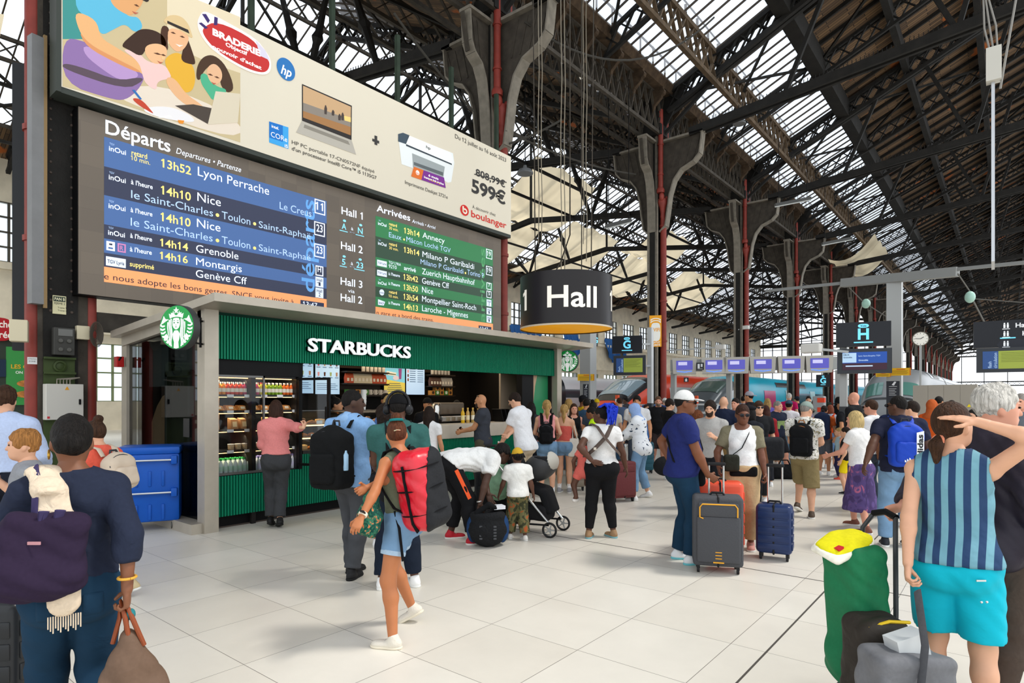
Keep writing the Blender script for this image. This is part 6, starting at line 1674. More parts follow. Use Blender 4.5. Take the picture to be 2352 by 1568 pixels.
for sg in (-1,1):
 m_=MB();m_.tube([Vector(W(sg*.09,-.14,.0)),Vector(W(sg*.10,-.05,.065)),Vector(W(sg*.105,.05,.045)),Vector(W(sg*.12,.105,-.08)),Vector(W(sg*.14,.08,-.24)),Vector(W(sg*.15,-.05,-.40)),Vector(W(sg*.12,-.16,-.46))],.026,8,flat=.3);m_.build('shoulder_strap',cloth('#1a1a1c',bump=.2),t,smooth=True)
m_=MB();m_.tube([Vector(W(-.15,-.05,-.42)),Vector(W(-.17,-.1,-.55)),Vector(W(-.17,-.11,-.80))],.011,6,flat=.4);m_.build('hanging_strap',cloth('#151517',bump=.1),t,smooth=True)
m_=MB();text(m_,'DUFFEL' if False else 'PRO',.03,c+Vector(Q(-.08,.135,.27)),Vector(Rd[:,0])*-1,Vector(Rd[:,2]),Vector(Rd[:,1]),d0=.012) if False else None

TROP=node_mat('#12463c','#2f6e55','noise',(26,26,20),thr=.5,soft=.03,col_c='#e07a4a',thr2=.60,detail=2.5,dist=1.6)
g=(Vector(P['grip'][0])+Vector(P['grip'][1]))/2;c=wpt(846,1196,4.2);t=thing('pouch',c,'green leaf-print pouch held by the woman with the hair bun','bag')
soft('bag_body',[rbx((0,0,0),(.075,.10,.10),.05,np.array(Matrix.Rotation(TH+.5,3,'Z') @ Matrix.Rotation(.4,3,'Y'))),ell((.0,.02,.12),(.05,.06,.09),I3,.05)],TROP,t,vox=.010,noise=.006,nscale=22)

p5=gnd(806,1324)
P=person('man in light blue shirt and grey jeans with a large black backpack, looking right',p5,h=1.79,face=38,sex='m',skn='deep',hair='black',style='buzz',hyaw=42,hpitch=0,
 feet=((-.08,.12,0,4,0),(.06,-.06,0,-10,0)),hands=((-.10,.28,1.0),(.12,.32,1.02)),curl=(.7,.7),top=('#86aedb',.55),hem=.86,loose=.028,tpl='shirt',bottom=('jeans','#4a4c50',1.95),botmat=DENIM_G,shoes='#1a1a1b',sole='#151515',vox=.0115,noise=.006)
soft('collar',[cone(P['toloc'](P['W'](0,-.03,.01)),P['toloc'](P['W'](0,.0,.055)),.085,.066,.01),ell(P['toloc'](P['W'](0,.05,.09)),(.05,.06,.06),I3,.01,'s')],cloth('#93b8e0'),P['root'],vox=.009)
t,c,Rr,Q=backpack(P,'large black backpack on the man in the light blue shirt','#141516',wdt=.34,hgt=.56,dep=.26,drop=-.03,vox=.011)
m_=MB();m_.lathe([(.028,-.09),(.03,-.08),(.03,.05),(.018,.07),(.016,.09)],12,c+Rr @ V3((.17,-.03,-.02)));m_.build('side_bottle',mat('#9fc4e0',rough=.2),t,smooth=True)

p6=(gnd(874,1352)+gnd(954,1346))/2
P=person('man seen from behind in teal t-shirt with black cap and headphones',p6,h=1.735,face=0,sex='m',fat=1.14,skn='dark',hair='black',style='buzz',hyaw=3,
 feet=((-.145,.0,0,10,0),(.15,.02,0,-28,0)),hands=((-.16,.28,1.0),(.24,.2,.98)),curl=(.6,.6),top=('#35605c',.55),hem=.87,loose=.02,tpl='t-shirt',bottom=('jeans','#1a2230',1.9),shoes='#f0f0ee',hat=('cap','#131315'),vox=.0115,noise=.004)
m_=MB();H=P['H'];m_.tube([H(.104*math.sin(a),-.02,.03+.125*math.cos(a)) for a in np.linspace(-1.75,1.75,20)],.014,8)
for sg in (-1,1):m_.ball(H(sg*.098,-.015,-.01),(.03,.045,.05),12,8)
m_.build('headphones',mat('#1a1a1d',rough=.3),P['root'],smooth=True)
backpack(P,'black backpack low on the back of the man in the teal t-shirt','#18191b',wdt=.32,hgt=.44,dep=.16,drop=-.20,pocket=False)

p7=gnd(634,1211)
P=person('woman in coral blouse and grey trousers holding the fridge door open',p7,h=1.70,face=2,sex='f',fat=1.02,skn='fair',hair='#3a251c',style='bob',hyaw=-6,
 feet=((-.07,.06,.04,8,14),(.05,-.06,.04,-8,14)),hands=((-.14,.26,1.02),wpt(717,985,7.62)),poles=(None,(.6,-.8,-.6)),curl=(.4,1.1),hdirs=(None,(.3,.6,.6)),palms=(None,(-.6,.4,.3)),
 top=('#d9827e',1.6),hem=1.0,loose=.026,tpl='blouse',topmat=cloth('#dd8683',bscale=8,bump=.5),bottom=('trousers','#3c3d3f',1.93),waist=1.04,shoes='#141414',sole='#141414',vox=.012,noise=.006)

fa,fb=gnd(1036,1236),gnd(1084,1250)
p8=(fa+fb)/2+RV*0
P=person('bending man in white t-shirt and black track trousers with red and white trainers',(p8.x,p8.y,0),h=1.80,face=72,sex='m',skn='deep',hair='black',style='dreads',lean=95,hpitch=-10,hyaw=5,drop=.04,
 feet=((fa,0,4,0),(fb,0,-4,0)),hands=(wpt(1122,1140,7.25),wpt(1094,1185,7.1)),poles=((-.3,-.4,.6),(.4,-.5,.6)),curl=(.45,.45),hdirs=((.1,.35,-1),(.1,.15,-1)),
 top=('#e6e6e4',.62),hem=.93,loose=.03,tpl='t-shirt',bottom=('trousers','#18181a',1.85),shoes=mat('#c21f2e',rough=.5),sole='#e8e4de',vox=.012,noise=.008)
sm_=MB()
for i in (1,):
 a_,b_,c_=P['pel']+P['Rp'] @ V3((.09,0,-.03)),P['kn'][i],P['kn'][i]
 o_=Vector(P['Rw'][:,0]);ax_=(Vector(b_) - Vector(a_))
 for k in range(12):
  q=Vector(a_)+ax_*(.08+.07*k)+o_*(.108 - .0022*k);sm_.bar(q,q+ax_*.075 - o_*.0022,.045,.014,up=o_)
sm_.build('orange_stripe',mat('#ef5a28',rough=.7),P['root'])
m_=MB();w_=Vector(P['wr'][1]);d_=Vector(P['hd'][1]);m_.lathe([(.033,-.006),(.033,.006)],14,w_ - d_*.04,d_.to_track_quat('Z','Y').to_matrix());m_.build('bracelet',mat('#d8d8d8',metal=.9,rough=.2),P['root'])

p9=(gnd(1205,1246)+gnd(1174,1232))/2
CAMO=node_mat('#3d3f2a','#6f6a45','noise',(16,16,10),thr=.48,soft=.02,col_c='#a8562c',thr2=.6,detail=1.5,dist=1.2)
P=person('small child in yellow cap, white t-shirt and camouflage trousers seen from behind',p9,h=1.06,face=-6,sex='m',fat=1.12,hk=1.32,skn='dark',hair='black',style='dreads',hyaw=-10,
 feet=((-.14,.12,0,14,0),(.14,-.08,0,-20,0)),hands=((-.42,.12,.74),(.36,.02,.72)),curl=(.5,.5),top=('#ecebe6',.75),hem=.88,loose=.03,tpl='t-shirt',bottom=('trousers','#5d5a3c',1.85),botmat=CAMO,bloose=.03,shoes='#e6e2dc',hat=('truckercap','#d7a324',mat('#c9a02a',rough=.8)),vox=.010,noise=.004)

p10=(gnd(1352,1238)+gnd(1412,1232))/2
P=person('woman with bright blue braids in white t-shirt and black leggings, hand on her back',p10,h=1.63,face=-14,sex='f',fat=1.32,skn='dark',hair='blue',style='braids',hyaw=-46,hpitch=-4,
 feet=((-.17,.02,0,24,0),(.16,.02,0,-20,0)),hands=((-.17,-.19,1.03),(.36,.04,.84)),poles=((-1,-.25,.1),None),curl=(.3,.4),hdirs=((.85,-.2,-.2),None),palms=((.1,.9,.1),None),
 top=('#e9e8e6',.5),hem=.99,loose=.012,tpl='t-shirt',bottom=('leggings','#19191b',1.9),waist=1.03,shoes='#9a7a58',sole='#7fb4bd',vox=.012,noise=.004)
W=P['W'];c=Vector(W(0,-.15,-.15));t=thing('baby_carrier',c,'brown crossed baby carrier straps over the back of the woman with blue braids','baby carrier')
for sg in (-1,1):
 m_=MB();m_.tube([Vector(W(sg*.20,.10,-.03)),Vector(W(sg*.14,.0,.06)),Vector(W(sg*.09,-.10,.03)),Vector(W(sg*.02,-.168,-.09)),Vector(W(-sg*.09*(1.25 if sg>0 else 1),-.185,-.22)),Vector(W(-sg*.21,-.10,-.33)),Vector(W(-sg*.24,.03,-.35))],.032,8,flat=.25);m_.build('strap',cloth('#5d5049'),t,smooth=True)
m_=MB();m_.box(Vector(W(-.135,-.192,-.25)),(.045,.012,.03),Matrix.Rotation(TH+.4,3,'Z'));m_.build('buckle',mat('#d8cfc0'),t)
pb=Vector(W(-.20,.14,-.55));bb_=thing('baby',pb,'small child in coral clothes carried on the hip of the woman with blue braids','child')
SKd=skin('dark');q0=P['ch']
Bq=lambda x,y,z:q0 @ V3((x,y,z))
soft('body',[ell(Bq(0,0,.38),(.075,.085,.09),I3,.02),cone(Bq(0,0,.30),Bq(0,0,.0),.07,.085,.04),cone(Bq(-.06,.02,-.02),Bq(-.13,.05,-.2),.05,.038,.03),cone(Bq(-.13,.05,-.2),Bq(-.11,.0,-.34),.034,.026,.02),cone(Bq(.05,.03,-.02),Bq(.05,.12,-.2),.05,.035,.03),cone(Bq(-.07,.0,.22),Bq(-.14,.02,.1),.03,.026,.02),cone(Bq(-.14,.02,.1),Bq(-.12,.06,-.02),.025,.02,.01),ell(Bq(-.11,.02,-.36),(.03,.05,.02),I3,.01)],SKd,bb_,vox=.009)
soft('hair',[ell(Bq(0,-.012,.40),(.08,.085,.085),I3,.01),ell(Bq(-.06,-.02,.46),(.03,.03,.03),I3,.01),ell(Bq(0,.07,.36),(.06,.05,.07),I3,.01,'s')],hairm('black'),bb_,vox=.009,noise=.004,nscale=60)
soft('romper',[cone(Bq(0,0,.26),Bq(0,0,-.02),.082,.098,.03),cone(Bq(-.06,.02,-.02),Bq(-.10,.04,-.12),.062,.055,.03,'u',True),cone(Bq(.05,.03,-.02),Bq(.05,.09,-.12),.062,.05,.03,'u',True),cone(Bq(-.06,0,.22),Bq(-.10,.01,.16),.042,.042,.02,'u',True)],cloth('#d9695f'),bb_,vox=.009)
soft('shoe',[ell(Bq(-.11,.03,-.385),(.036,.065,.035),I3,.01)],mat('#e6e0da'),bb_,vox=.009)

p11=(gnd(1556,1282)+gnd(1582,1296))/2
P=person('man in white cap, navy t-shirt and dark jeans gripping the grey suitcase handle',p11,h=1.78,face=74,sex='m',fat=1.2,skn='#7a4a30',hair='black',style='buzz',hyaw=8,
 feet=((-.11,-.02,0,10,0),(.12,.04,0,-12,0)),hands=((-.26,-.06,1.0),wpt(1632,1104,6.22)),poles=((-1,-.6,.2),(.6,-1,-.1)),curl=(.5,1.1),hdirs=((.4,.8,-.2),(.0,.8,-.5)),
 top=('#232b62',.62),hem=.88,loose=.02,tpl='t-shirt',bottom=('jeans','#1a3245',1.96),botmat=DENIM_D,shoes=node_mat('#e6e8ea','#1d2126','wave',(0,18,6),thr=.5,soft=.05,dist=1),sole='#6fc3cc',hat=('cap','#d8d8d6'),glasses=True,beard=None,vox=.012,noise=.004)
W=P['W'];c=Vector(W(.03,.17,-.52));t=thing('crossbody_bag',c,'black crossbody bag on the man in the white cap','bag')
soft('bag_body',[rbx((0,0,0),(.10,.05,.15),.045,P['ch'])],cloth('#151517'),t,vox=.011,noise=.003)
m_=MB();m_.tube([c+Vector((0,0,.1)),Vector(W(-.02,.21,-.30)),Vector(W(-.06,.15,-.05)),Vector(W(-.085,.03,.06)),Vector(W(-.06,-.10,-.02)),Vector(W(.0,-.14,-.2)),Vector(W(.12,-.11,-.40)),Vector(W(.17,.02,-.50)),Vector(W(.09,.16,-.50))],.022,8,flat=.25);m_.build('strap',cloth('#151517'),t,smooth=True)

suitcase('grey fabric suitcase with yellow piping in front of the man in the white cap',gz(1647,6.1),TH - R(14),'#4a4b4f',w=.47,h=.68,d=.30,kind='soft',handle=.30,trim='#e8a52c')
s_=suitcase('orange hard suitcase behind the grey fabric suitcase',gz(1652,6.72),TH - R(14),'#e2553a',w=.49,h=.74,d=.28,handle=.0,ribs=True)

p12=gz(1704,7.0)
P=person('woman in open olive shirt, white top and beige trousers facing the camera',p12,h=1.655,face=172,sex='f',fat=1.16,skn='#6f4430',hair='#3a2218',style='lowpony',hyaw=-6,hpitch=8,
 feet=((-.10,.0,0,6,0),(.10,.04,0,-6,0)),hands=(wpt(1758,1096,6.85),wpt(1651,1074,6.9)),poles=((-.6,-1,0),(.6,-1,0)),curl=(1.0,.6),
 top=('#e9e9e8',0),hem=.95,loose=.014,bottom=('trousers','#c3a67e',1.88),waist=1.02,bloose=.02,shoes='#c98f85',glasses=True,vox=.012,noise=.004)
OL=cloth('#7c7660',bscale=10);L_=P['toloc'];Wl=lambda x,y,z:L_(P['W'](x,y,z));sL=[L_(a) for a in P['sh']];eL=[L_(a) for a in P['el']];chl=P['Rw'].T @ P['ch']
soft('overshirt',[ell(Wl(0,-.01,z),(w,d,.085),chl,.05) for z,w,d in ((-.05,.135,.10),(-.13,.172,.125),(-.22,.172,.138),(-.32,.165,.132),(-.42,.175,.138),(-.52,.195,.15),(-.60,.2,.15))]+[cone(Wl(sg*.04,-.01,-.005),sL[i],.058,.066,.03) for i,sg in ((0,-1),(1,1))]+[cone(sL[i],sL[i]+(eL[i] - sL[i])*.72,.066,.062,.03,'u',True) for i in (0,1)]+
 [ell(Wl(0,.16,-.34),(.085,.12,.34),chl,.015,'s'),ell(Wl(0,.04,.07),(.08,.09,.08),chl,.01,'s'),cut((0,0,-1),Wl(0,0,-.62))],OL,P['root'],vox=.012,noise=.006,nscale=17)
c=Vector(P['W'](.14,.17,-.40));t=thing('shoulder_bag',c,'small dark olive shoulder bag on the woman in the olive shirt','bag')
soft('bag_body',[rbx((0,0,0),(.085,.045,.095),.03,P['ch'])],cloth('#2c2e26'),t,vox=.011);m_=MB();m_.tube([c+Vector((0,0,.08)),Vector(P['W'](.02,.165,-.22)),Vector(P['W'](-.06,.12,-.06)),Vector(P['W'](-.10,.0,.06)),Vector(P['W'](-.08,-.1,.0))],.014,6,flat=.3);m_.build('strap',cloth('#17181a'),t,smooth=True)
c=Vector(P['W'](0,.14,-.50));t=thing('belt_bag',c,'black belt bag on the woman in the olive shirt','bag');soft('bag_body',[rbx((0,0,0),(.15,.03,.06),.03,P['ch'])],cloth('#131314'),t,vox=.011)
suitcase('dark blue ribbed cabin suitcase beside the woman in the olive shirt',gz(1779,6.55),TH+R(-28),'#22335c',w=.36,h=.52,d=.24,handle=.40)


FLOR=node_mat('#e3e0d8','#6f7468','noise',(22,22,22),thr=.56,soft=.02,col_c='#b9a26a',thr2=.63,detail=3,dist=1.5,bump=.3)
fa,fb=gnd(1832,1176),gnd(1864,1190)
P=person('man in grey-green cap, patterned shirt and khaki cargo shorts with a black backpack',((fa+fb)/2).to_tuple(),h=1.68,face=12,skn='fair',hair='grey',style='short',hyaw=28,hpitch=14,fat=1.08,
 feet=((fa,.05,6,22),(fb,0,-14,0)),hands=((-.14,.30,1.08),(.16,.30,1.08)),curl=(.7,.7),top=('#e0ddd4',.65),hem=.88,topmat=FLOR,tpl='shirt',loose=.025,bottom=('shorts','#8a7b56',1.1),bloose=.025,shoes='#54463a',hat=('cap','#8a9a92'),glasses=True,vox=.013)
backpack(P,'black backpack with tan piping on the man in the patterned shirt','#151618',wdt=.31,hgt=.50,dep=.17,drop=-.02,trim='#a0673c',vox=.012)

p=(gnd(2052,1262)+gnd(2078,1250))/2
P=person('man in navy t-shirt and light jeans with a bright blue backpack',p.to_tuple(),h=1.74,face=-16,skn='#593a2a',hair='black',style='buzz',hyaw=-42,fat=1.2,glasses=True,feet=((-.14,.02,0,6,0),(.13,.06,0,-10,0)),
 hands=(wpt(1972,1106,6.8),None),curl=(.45,.4),top=('#232639',.62),hem=.88,tpl='t-shirt',bottom=('jeans','#7f9db8',1.95),botmat=DENIM_L,shoes='#23262c',vox=.0125,noise=.006)
t,c,Rr,Q=backpack(P,'bright blue backpack with white lettering on the man in the navy t-shirt','#0f45b8',wdt=.33,hgt=.50,dep=.19,drop=.0,vox=.012,m=mat('#0d3fb4',rough=.6,bump=.4,bscale=12))
m_=MB();u_,v_,n_=Vector(Rr[:,0]),Vector(Rr[:,2]),-Vector(Rr[:,1]);o_=Vector(c)+n_*.135
m_.prism([(.065,-.20),(.135,-.20),(.135,.16),(.065,.14)],(o_,u_,v_,n_),-.004,.004);m_.build('white_panel',mat('#eceef0',rough=.5),t)
m_=MB();text(m_,'adidas',.05,o_+u_*.122+v_*-.16+n_*.006,v_,-u_,n_,width=.28,bold=.03);m_.build('lettering',mat('#12151c'),t)
m_=MB()
for k in range(3):m_.prism([(-.05+k*.022,-.185),(-.035+k*.022,-.185),(-.042+k*.022+.004,-.165+.012*k),(-.055+k*.022+.004,-.16+.012*k)],(o_,u_,v_,n_),.0,.006)
m_.build('emblem',mat('#eceef0'),t)

PSK=node_mat('#4a3a68','#5c4a80','noise',(9,9,5),thr=.5,soft=.04,col_c='#b9688a',thr2=.62,detail=2,dist=1.5)
fa,fb=gnd(1962,1206),gnd(1990,1226)
P=person('blonde woman in white top and long purple skirt walking left',((fa+fb)/2).to_tuple(),h=1.63,face=-58,sex='f',skn='pink',hair='fairblond',style='bob',hyaw=-8,lean=6,feet=((fa,0,0,4),(fb,0,-4,4)),hands=((-.18,.36,1.02),(.26,.16,.86)),
 top=('#e8e6e4',.5),hem=.97,tpl='top',bottom=('skirt','#4a3a68',.60,.23),botmat=PSK,shoes='#7a4a3a',vox=.0135)

fa,fb=gnd(1456,1150),gnd(1488,1142)
LEAFS=node_mat('#e3e6ea','#2f3f55','noise',(15,15,22),thr=.68,soft=.01,detail=1)
P=person('woman in pale blue headscarf, white shirt and light jeans walking left',((fa+fb)/2).to_tuple(),h=1.66,face=-68,sex='f',skn='fair',style='none',hyaw=-4,hpitch=14,lean=9,feet=((fa,0,0,4),(fb,.02,-4,14)),hands=((-.12,.40,1.0),(.10,.42,1.0)),curl=(.9,.9),
 top=('#e6e8ec',1.7),hem=.80,topmat=LEAFS,tpl='shirt',loose=.035,bottom=('jeans','#7fa3c4',1.8),botmat=DENIM_L,shoes='#ececec',hat=('hijab','#8fa9d6'),vox=.014)
c=Vector(P['W'](.16,.12,-.5));t=thing('shoulder_bag',c,'brown checked shoulder bag on the woman in the pale blue headscarf','bag');soft('bag_body',[rbx((0,0,0),(.10,.05,.12),.03,P['ch'])],cloth('#4a3a30'),t)
m_=MB();m_.tube([c+Vector((0,0,.1)),Vector(P['W'](.1,.12,-.1)),Vector(P['W'](.0,.0,.09)),Vector(P['W'](-.05,-.12,-.1))],.012,6);m_.build('strap',cloth('#5a4636'),t)
suitcase('dark red patterned suitcase pushed by the woman in the pale blue headscarf',gz(1427,10.25),TH+R(20),'#6a3436',w=.44,h=.60,d=.25,kind='soft',handle=.42)

P=person('bearded heavy man in black polo and dark shorts walking towards the camera',gz(1512,15.0).to_tuple(),h=1.79,face=178,skn='pink',hair='#6a4c38',style='short',beard='#7d6a5a',fat=1.28,feet=((-.12,.2,0,4,0),(.12,-.22,.06,-4,20)),hands=((-.36,.02,.86),(.36,.06,.9)),
 top=('#19191b',.6),hem=.84,tpl='polo_shirt',bottom=('shorts','#3a3232',.95),shoes='#151515',vox=.018,noise=.003)
suitcase('teal hard suitcase pulled by the man in the black polo',gz(1479,14.2),TH,'#2c5f70',w=.42,h=.66,d=.26,handle=.45)

P=person('bald bearded man in charcoal t-shirt at the counter looking at a phone',gz(1108,11.0).to_tuple(),h=1.79,face=-78,skn='tan',style='bald',beard='#3f3129',fat=1.08,hyaw=-4,hpitch=6,hands=((-.10,.36,1.10),(.08,.36,1.12)),curl=(.8,.8),top=('#3d4048',.55),hem=.88,tpl='t-shirt',bottom=('trousers','#5a5444'),shoes='#2b2b2b',vox=.015)
m_=MB();g=(Vector(P['grip'][0])+Vector(P['grip'][1]))/2;t=thing('phone',g,'black phone held by the bald man at the counter','phone');m_.rbox((0,0,.03),(.075,.012,.15),.005,Matrix.Rotation(TH+1.2,3,'Z') @ Matrix.Rotation(.6,3,'X'));m_.build('casing',BLACK,t,world=False)
m_=MB();H=P['H'];m_.tube([H(.085*math.sin(a),.02+.03*math.cos(a),.085+.02*math.cos(a)) for a in np.linspace(-1.6,1.6,12)],.008,6);m_.build('sunglasses',mat('#15151a',rough=.2),P['root'])
P=person('dark-haired man in white t-shirt leaning over by the counter with a red bottle',gz(1205,9.7).to_tuple(),h=1.83,face=-62,skn='fair',hair='dark',style='short',beard='#4a382c',hpitch=14,lean=13,hands=((-.16,.34,.92),wpt(1142,1030,9.3)),poles=(None,(.5,-.6,-.5)),curl=(.9,.7),top=('#e6e6e8',.6),hem=.86,tpl='t-shirt',loose=.03,bottom=('shorts','#b9a890',.9),shoes='#e6e6e6',vox=.014)
g=Vector(P['grip'][0]);t=thing('drink_bottle',g,'red drink bottle in the hand of the man in the white t-shirt','bottle');m_=MB();m_.lathe([(.028,-.09),(.032,-.08),(.032,.05),(.018,.09),(.015,.1)],12);m_.build('body',mat('#e0482c',rough=.25),t,smooth=True,world=False);m_=MB();m_.lathe([(.018,.1),(.018,.125)],10);m_.build('cap',mat('#e8e4dc'),t,world=False)

P=person('girl with blonde ponytail, pink top and denim shorts with a small black backpack',gz(1256,10.7).to_tuple(),h=1.70,face=4,sex='f',skn='fair',hair='blond',style='pony',hyaw=-8,hands=((-.18,.28,1.1),(.2,.26,1.08)),top=('#e59a98',0),hem=.98,bottom=('shorts','#5f86ab',.42),botmat=DENIM_L,shoes='#ececec',socks='#f0f0f0',vox=.014)
backpack(P,'small black backpack on the girl in the pink top','#141416',wdt=.25,hgt=.36,dep=.12,drop=-.12)
P=person('girl with long blonde ponytail, red strap top and denim shorts',gz(1296,11.2).to_tuple(),h=1.62,face=8,sex='f',skn='fair',hair='blond',style='pony',hyaw=-4,hands=((-.14,.28,1.1),(.2,.26,1.06)),top=('#cc5b52',0),hem=1.02,neck='strap',bottom=('shorts','#6d92b5',.42),botmat=DENIM_L,shoes='#9a9a9e',socks='#f0f0f0',vox=.014)
c=Vector(P['W'](.22,-.02,-.55));t=thing('tote_bag',c,'white canvas tote bag on the arm of the girl in the red strap top','bag');soft('bag_body',[rbx((0,0,0),(.13,.04,.17),.03,P['ch'])],cloth('#ddd6ca'),t)
m_=MB();m_.tube([c+Vector((-.05,0,.15)),Vector(P['W'](.16,.0,.02)),c+Vector((.05,0,.15))],.012,6);m_.build('strap',cloth('#ddd6ca'),t)
c=gz(1322,11.5);suitcase('beige suitcase standing behind the girl in the red strap top',c,TH,'#9a8f80',w=.36,h=.55,d=.22,handle=.4)
V=dict(vox=.017,noise=.003)
def cp(label,px,Z,top_y,**k):
 h=CAMZ+(HY - top_y)*Z/F
 k={**V,**k}
 if k.get('hat',('',))[0] in ('cap','capback'):h -=.01
 return person(label,gz(px,Z).to_tuple(),h=h,**k)
cp('woman with long black hair in dark top between the counter and the girls',1220,12.0,922,face=-4,sex='f',skn='tan',hair='black',style='long',top=('#2a2a30',.5),bottom=('trousers','#22252c'))
cp('woman with curly brown hair in black top queueing behind the man with headphones',884,7.1,928,face=-10,sex='f',skn='tan',hair='dark',style='curly',top=('#18181a',.5),bottom=('trousers','#22252c'),vox=.014)
cp('woman with wavy blonde hair in blue patterned dress at the pastry case',895,8.4,906,face=-30,sex='f',skn='fair',hair='blond',style='bob',top=('#4a6aa0',.5),bottom=('trousers','#32425c'),vox=.015)
cp('woman with long dark hair in white top queueing at the counter',985,9.3,932,face=22,sex='f',skn='tan',hair='dark',style='long',top=('#e8e6e4',.5),bottom=('jeans','#5f7f9c'),vox=.014)

cp('staff member in black with dark bun serving at the pastry case',770,10.1,912,face=100,sex='f',skn='tan',hair='black',style='bun',top=('#151517',.6),bottom=('trousers','#151517'))
cp('staff member in black facing out between the cup stacks and the queue',806,10.9,913,face=176,sex='f',skn='tan',hair='black',style='bun',top=('#151517',.6),bottom=('trousers','#151517'))
cp('staff member in dark cap behind the blonde customer',886,11.3,904,face=170,skn='tan',hair='black',style='buzz',hat=('cap','#161616'),top=('#151517',.6),bottom=('trousers','#151517'))
cp('staff member in black cap near the espresso machine',981,11.6,914,face=150,skn='tan',hair='black',style='buzz',hat=('cap','#161616'),top=('#151517',.6),bottom=('trousers','#151517'))
P=cp('staff member with glasses and green apron behind the syrup bottles',1049,12.7,918,face=170,sex='f',skn='fair',hair='black',style='lowpony',glasses=True,top=('#151517',.6),bottom=('trousers','#151517'))
soft('apron',[rbx(P['toloc'](P['W'](0,.10,-.32)),(.13,.03,.24),.03)],cloth('#1d6b48'),P['root'],vox=.016)

P=person('man in light blue shirt seen from behind at the left edge beside the red pipe',gz(10,5.7).to_tuple(),h=1.81,face=16,skn='fair',hair='brown',style='wavy',hands=((-.28,.2,1.0),(.24,.26,1.02)),top=('#b9c8e6',1.85),hem=1.0,loose=.03,tpl='shirt',bottom=('trousers','#20222c'),waist=1.03,shoes='#2b2320',vox=.013)
P=person('ginger-haired child in grey and yellow sipping from a paper cup',gz(62,4.6).to_tuple(),h=1.44,face=-82,hk=1.14,skn='fair',hair='ginger',style='wavy',hands=((-.03,.23,1.36),(.07,.22,1.34)),curl=(.9,.9),top=('#8f9196',.7),hem=.9,tpl='t-shirt',bottom=('trousers','#3b4048'),shoes='#555555',vox=.012)
g=(Vector(P['grip'][0])+Vector(P['grip'][1]))/2;t=thing('paper_cup',g,'brown paper cup with white lid held by the ginger-haired child','cup');m_=MB();m_.lathe([(.03,-.07),(.04,.03)],16);m_.build('cup',mat('#7a5c48',rough=.7),t,smooth=True,world=False);m_=MB();m_.lathe([(.043,.03),(.043,.045),(.036,.055)],16);m_.build('lid',mat('#e9e7e2'),t,world=False)
P=person('woman in coral top and white trousers with a beige leather backpack, behind the navy jumper',gz(243,5.25).to_tuple(),h=1.56,face=-42,sex='f',skn='fair',hair='brown',style='bun',lean=12,top=('#e0604c',.6),hem=.97,bottom=('trousers','#dcdad6',1.85),shoes='#c9b68e',feet=((-.12,.25,0,4,0),(.1,-.2,.05,-4,20)),vox=.013)
backpack(P,'beige leather backpack on the woman in the coral top','#cbb9a4',wdt=.32,hgt=.36,dep=.15,drop=-.05,m=mat('#cdbba6',rough=.5,bump=.3,bscale=10),roll=0)

cp('young man in light grey t-shirt and black shorts behind the man in the white cap',1632,8.9,922,face=192,skn='fair',hair='dark',style='wavy',beard='#3a2a20',hands=((-.1,.2,1.22),(.3,.1,.9)),top=('#a9a7a4',.6),bottom=('shorts','#1b1c20',.7),shoes='#e8e8e8',vox=.014)
cp('woman with long curly auburn hair between the two men by the suitcases',1602,9.6,942,face=10,sex='f',skn='tan',hair='#6b3a1e',style='curly',top=('#e4e4e6',.5),bottom=('trousers','#2b2f3a'))
P=cp('bald man in navy polo seen from behind left of the woman in the olive shirt',1662,11.8,911,face=8,skn='fair',style='bald',fat=1.15,top=('#1c2338',.6),bottom=('trousers','#8a7048'))
P=cp('young man in black printed t-shirt looking at a phone',1537,13.0,917,face=60,skn='fair',hair='dark',style='wavy',top=('#17181a',.6),bottom=('trousers','#1d1d20'),hands=((-.08,.32,1.2),(.1,.32,1.2)))
cp('young man in white shirt left of the man in the black polo',1463,12.8,908,face=184,skn='tan',hair='black',style='fringe',top=('#d9dadc',.6),bottom=('trousers','#3c4552'))
cp('man in neon yellow t-shirt bending forward behind the blue braids',1385,11.0,930,face=-70,skn='brown',hair='black',style='short',lean=24,top=('#b8e01c',.7),bottom=('trousers','#2a2c34'))
cp('woman with black ponytail beside the neon yellow t-shirt',1362,12.2,922,face=20,sex='f',skn='tan',hair='black',style='bun',top=('#3a4452',.5),bottom=('trousers','#2a2c34'))
cp('man in yellow basketball vest and black cap at the right end of the kiosk',1338,14.5,908,face=70,skn='brown',hair='black',style='buzz',hat=('cap','#17181b'),top=('#e0b81e',0),bottom=('shorts','#d8b020',.9))
cp('man in dark blue shirt behind the yellow basketball vest',1347,13.2,916,face=20,skn='tan',hair='black',style='short',top=('#34506c',.6),bottom=('trousers','#2a2f3a'))
cp('woman with sunglasses on her head and black strap top near the kiosk corner',1318,12.6,926,face=170,sex='f',skn='pink',hair='brown',style='long',top=('#1b1b1d',0),bottom=('trousers','#4a5a6c'))
cp('blonde woman half hidden at the kiosk corner',1306,13.8,915,face=30,sex='f',skn='fair',hair='blond',style='bob',top=('#c9b8a0',.5),bottom=('trousers','#5a6a7c'))
cp('small man in yellow cap and pink top before the red train',1370,17.5,916,face=165,skn='fair',hair='grey',style='buzz',hat=('cap','#e8c21c'),top=('#e0b6b0',.6),bottom=('trousers','#5a5f68'))
cp('woman with long brown hair and blue backpack left of the headscarf',1407,13.6,924,face=14,sex='f',skn='fair',hair='dark',style='long',top=('#d8d2c4',.5),bottom=('trousers','#34506c'))
cp('bearded man in dark cap behind the black polo',1493,20.0,909,face=175,skn='fair',hair='grey',style='buzz',beard='#55504a',hat=('cap','#23262e'),top=('#3c5f96',.6),bottom=('trousers','#39404a'))
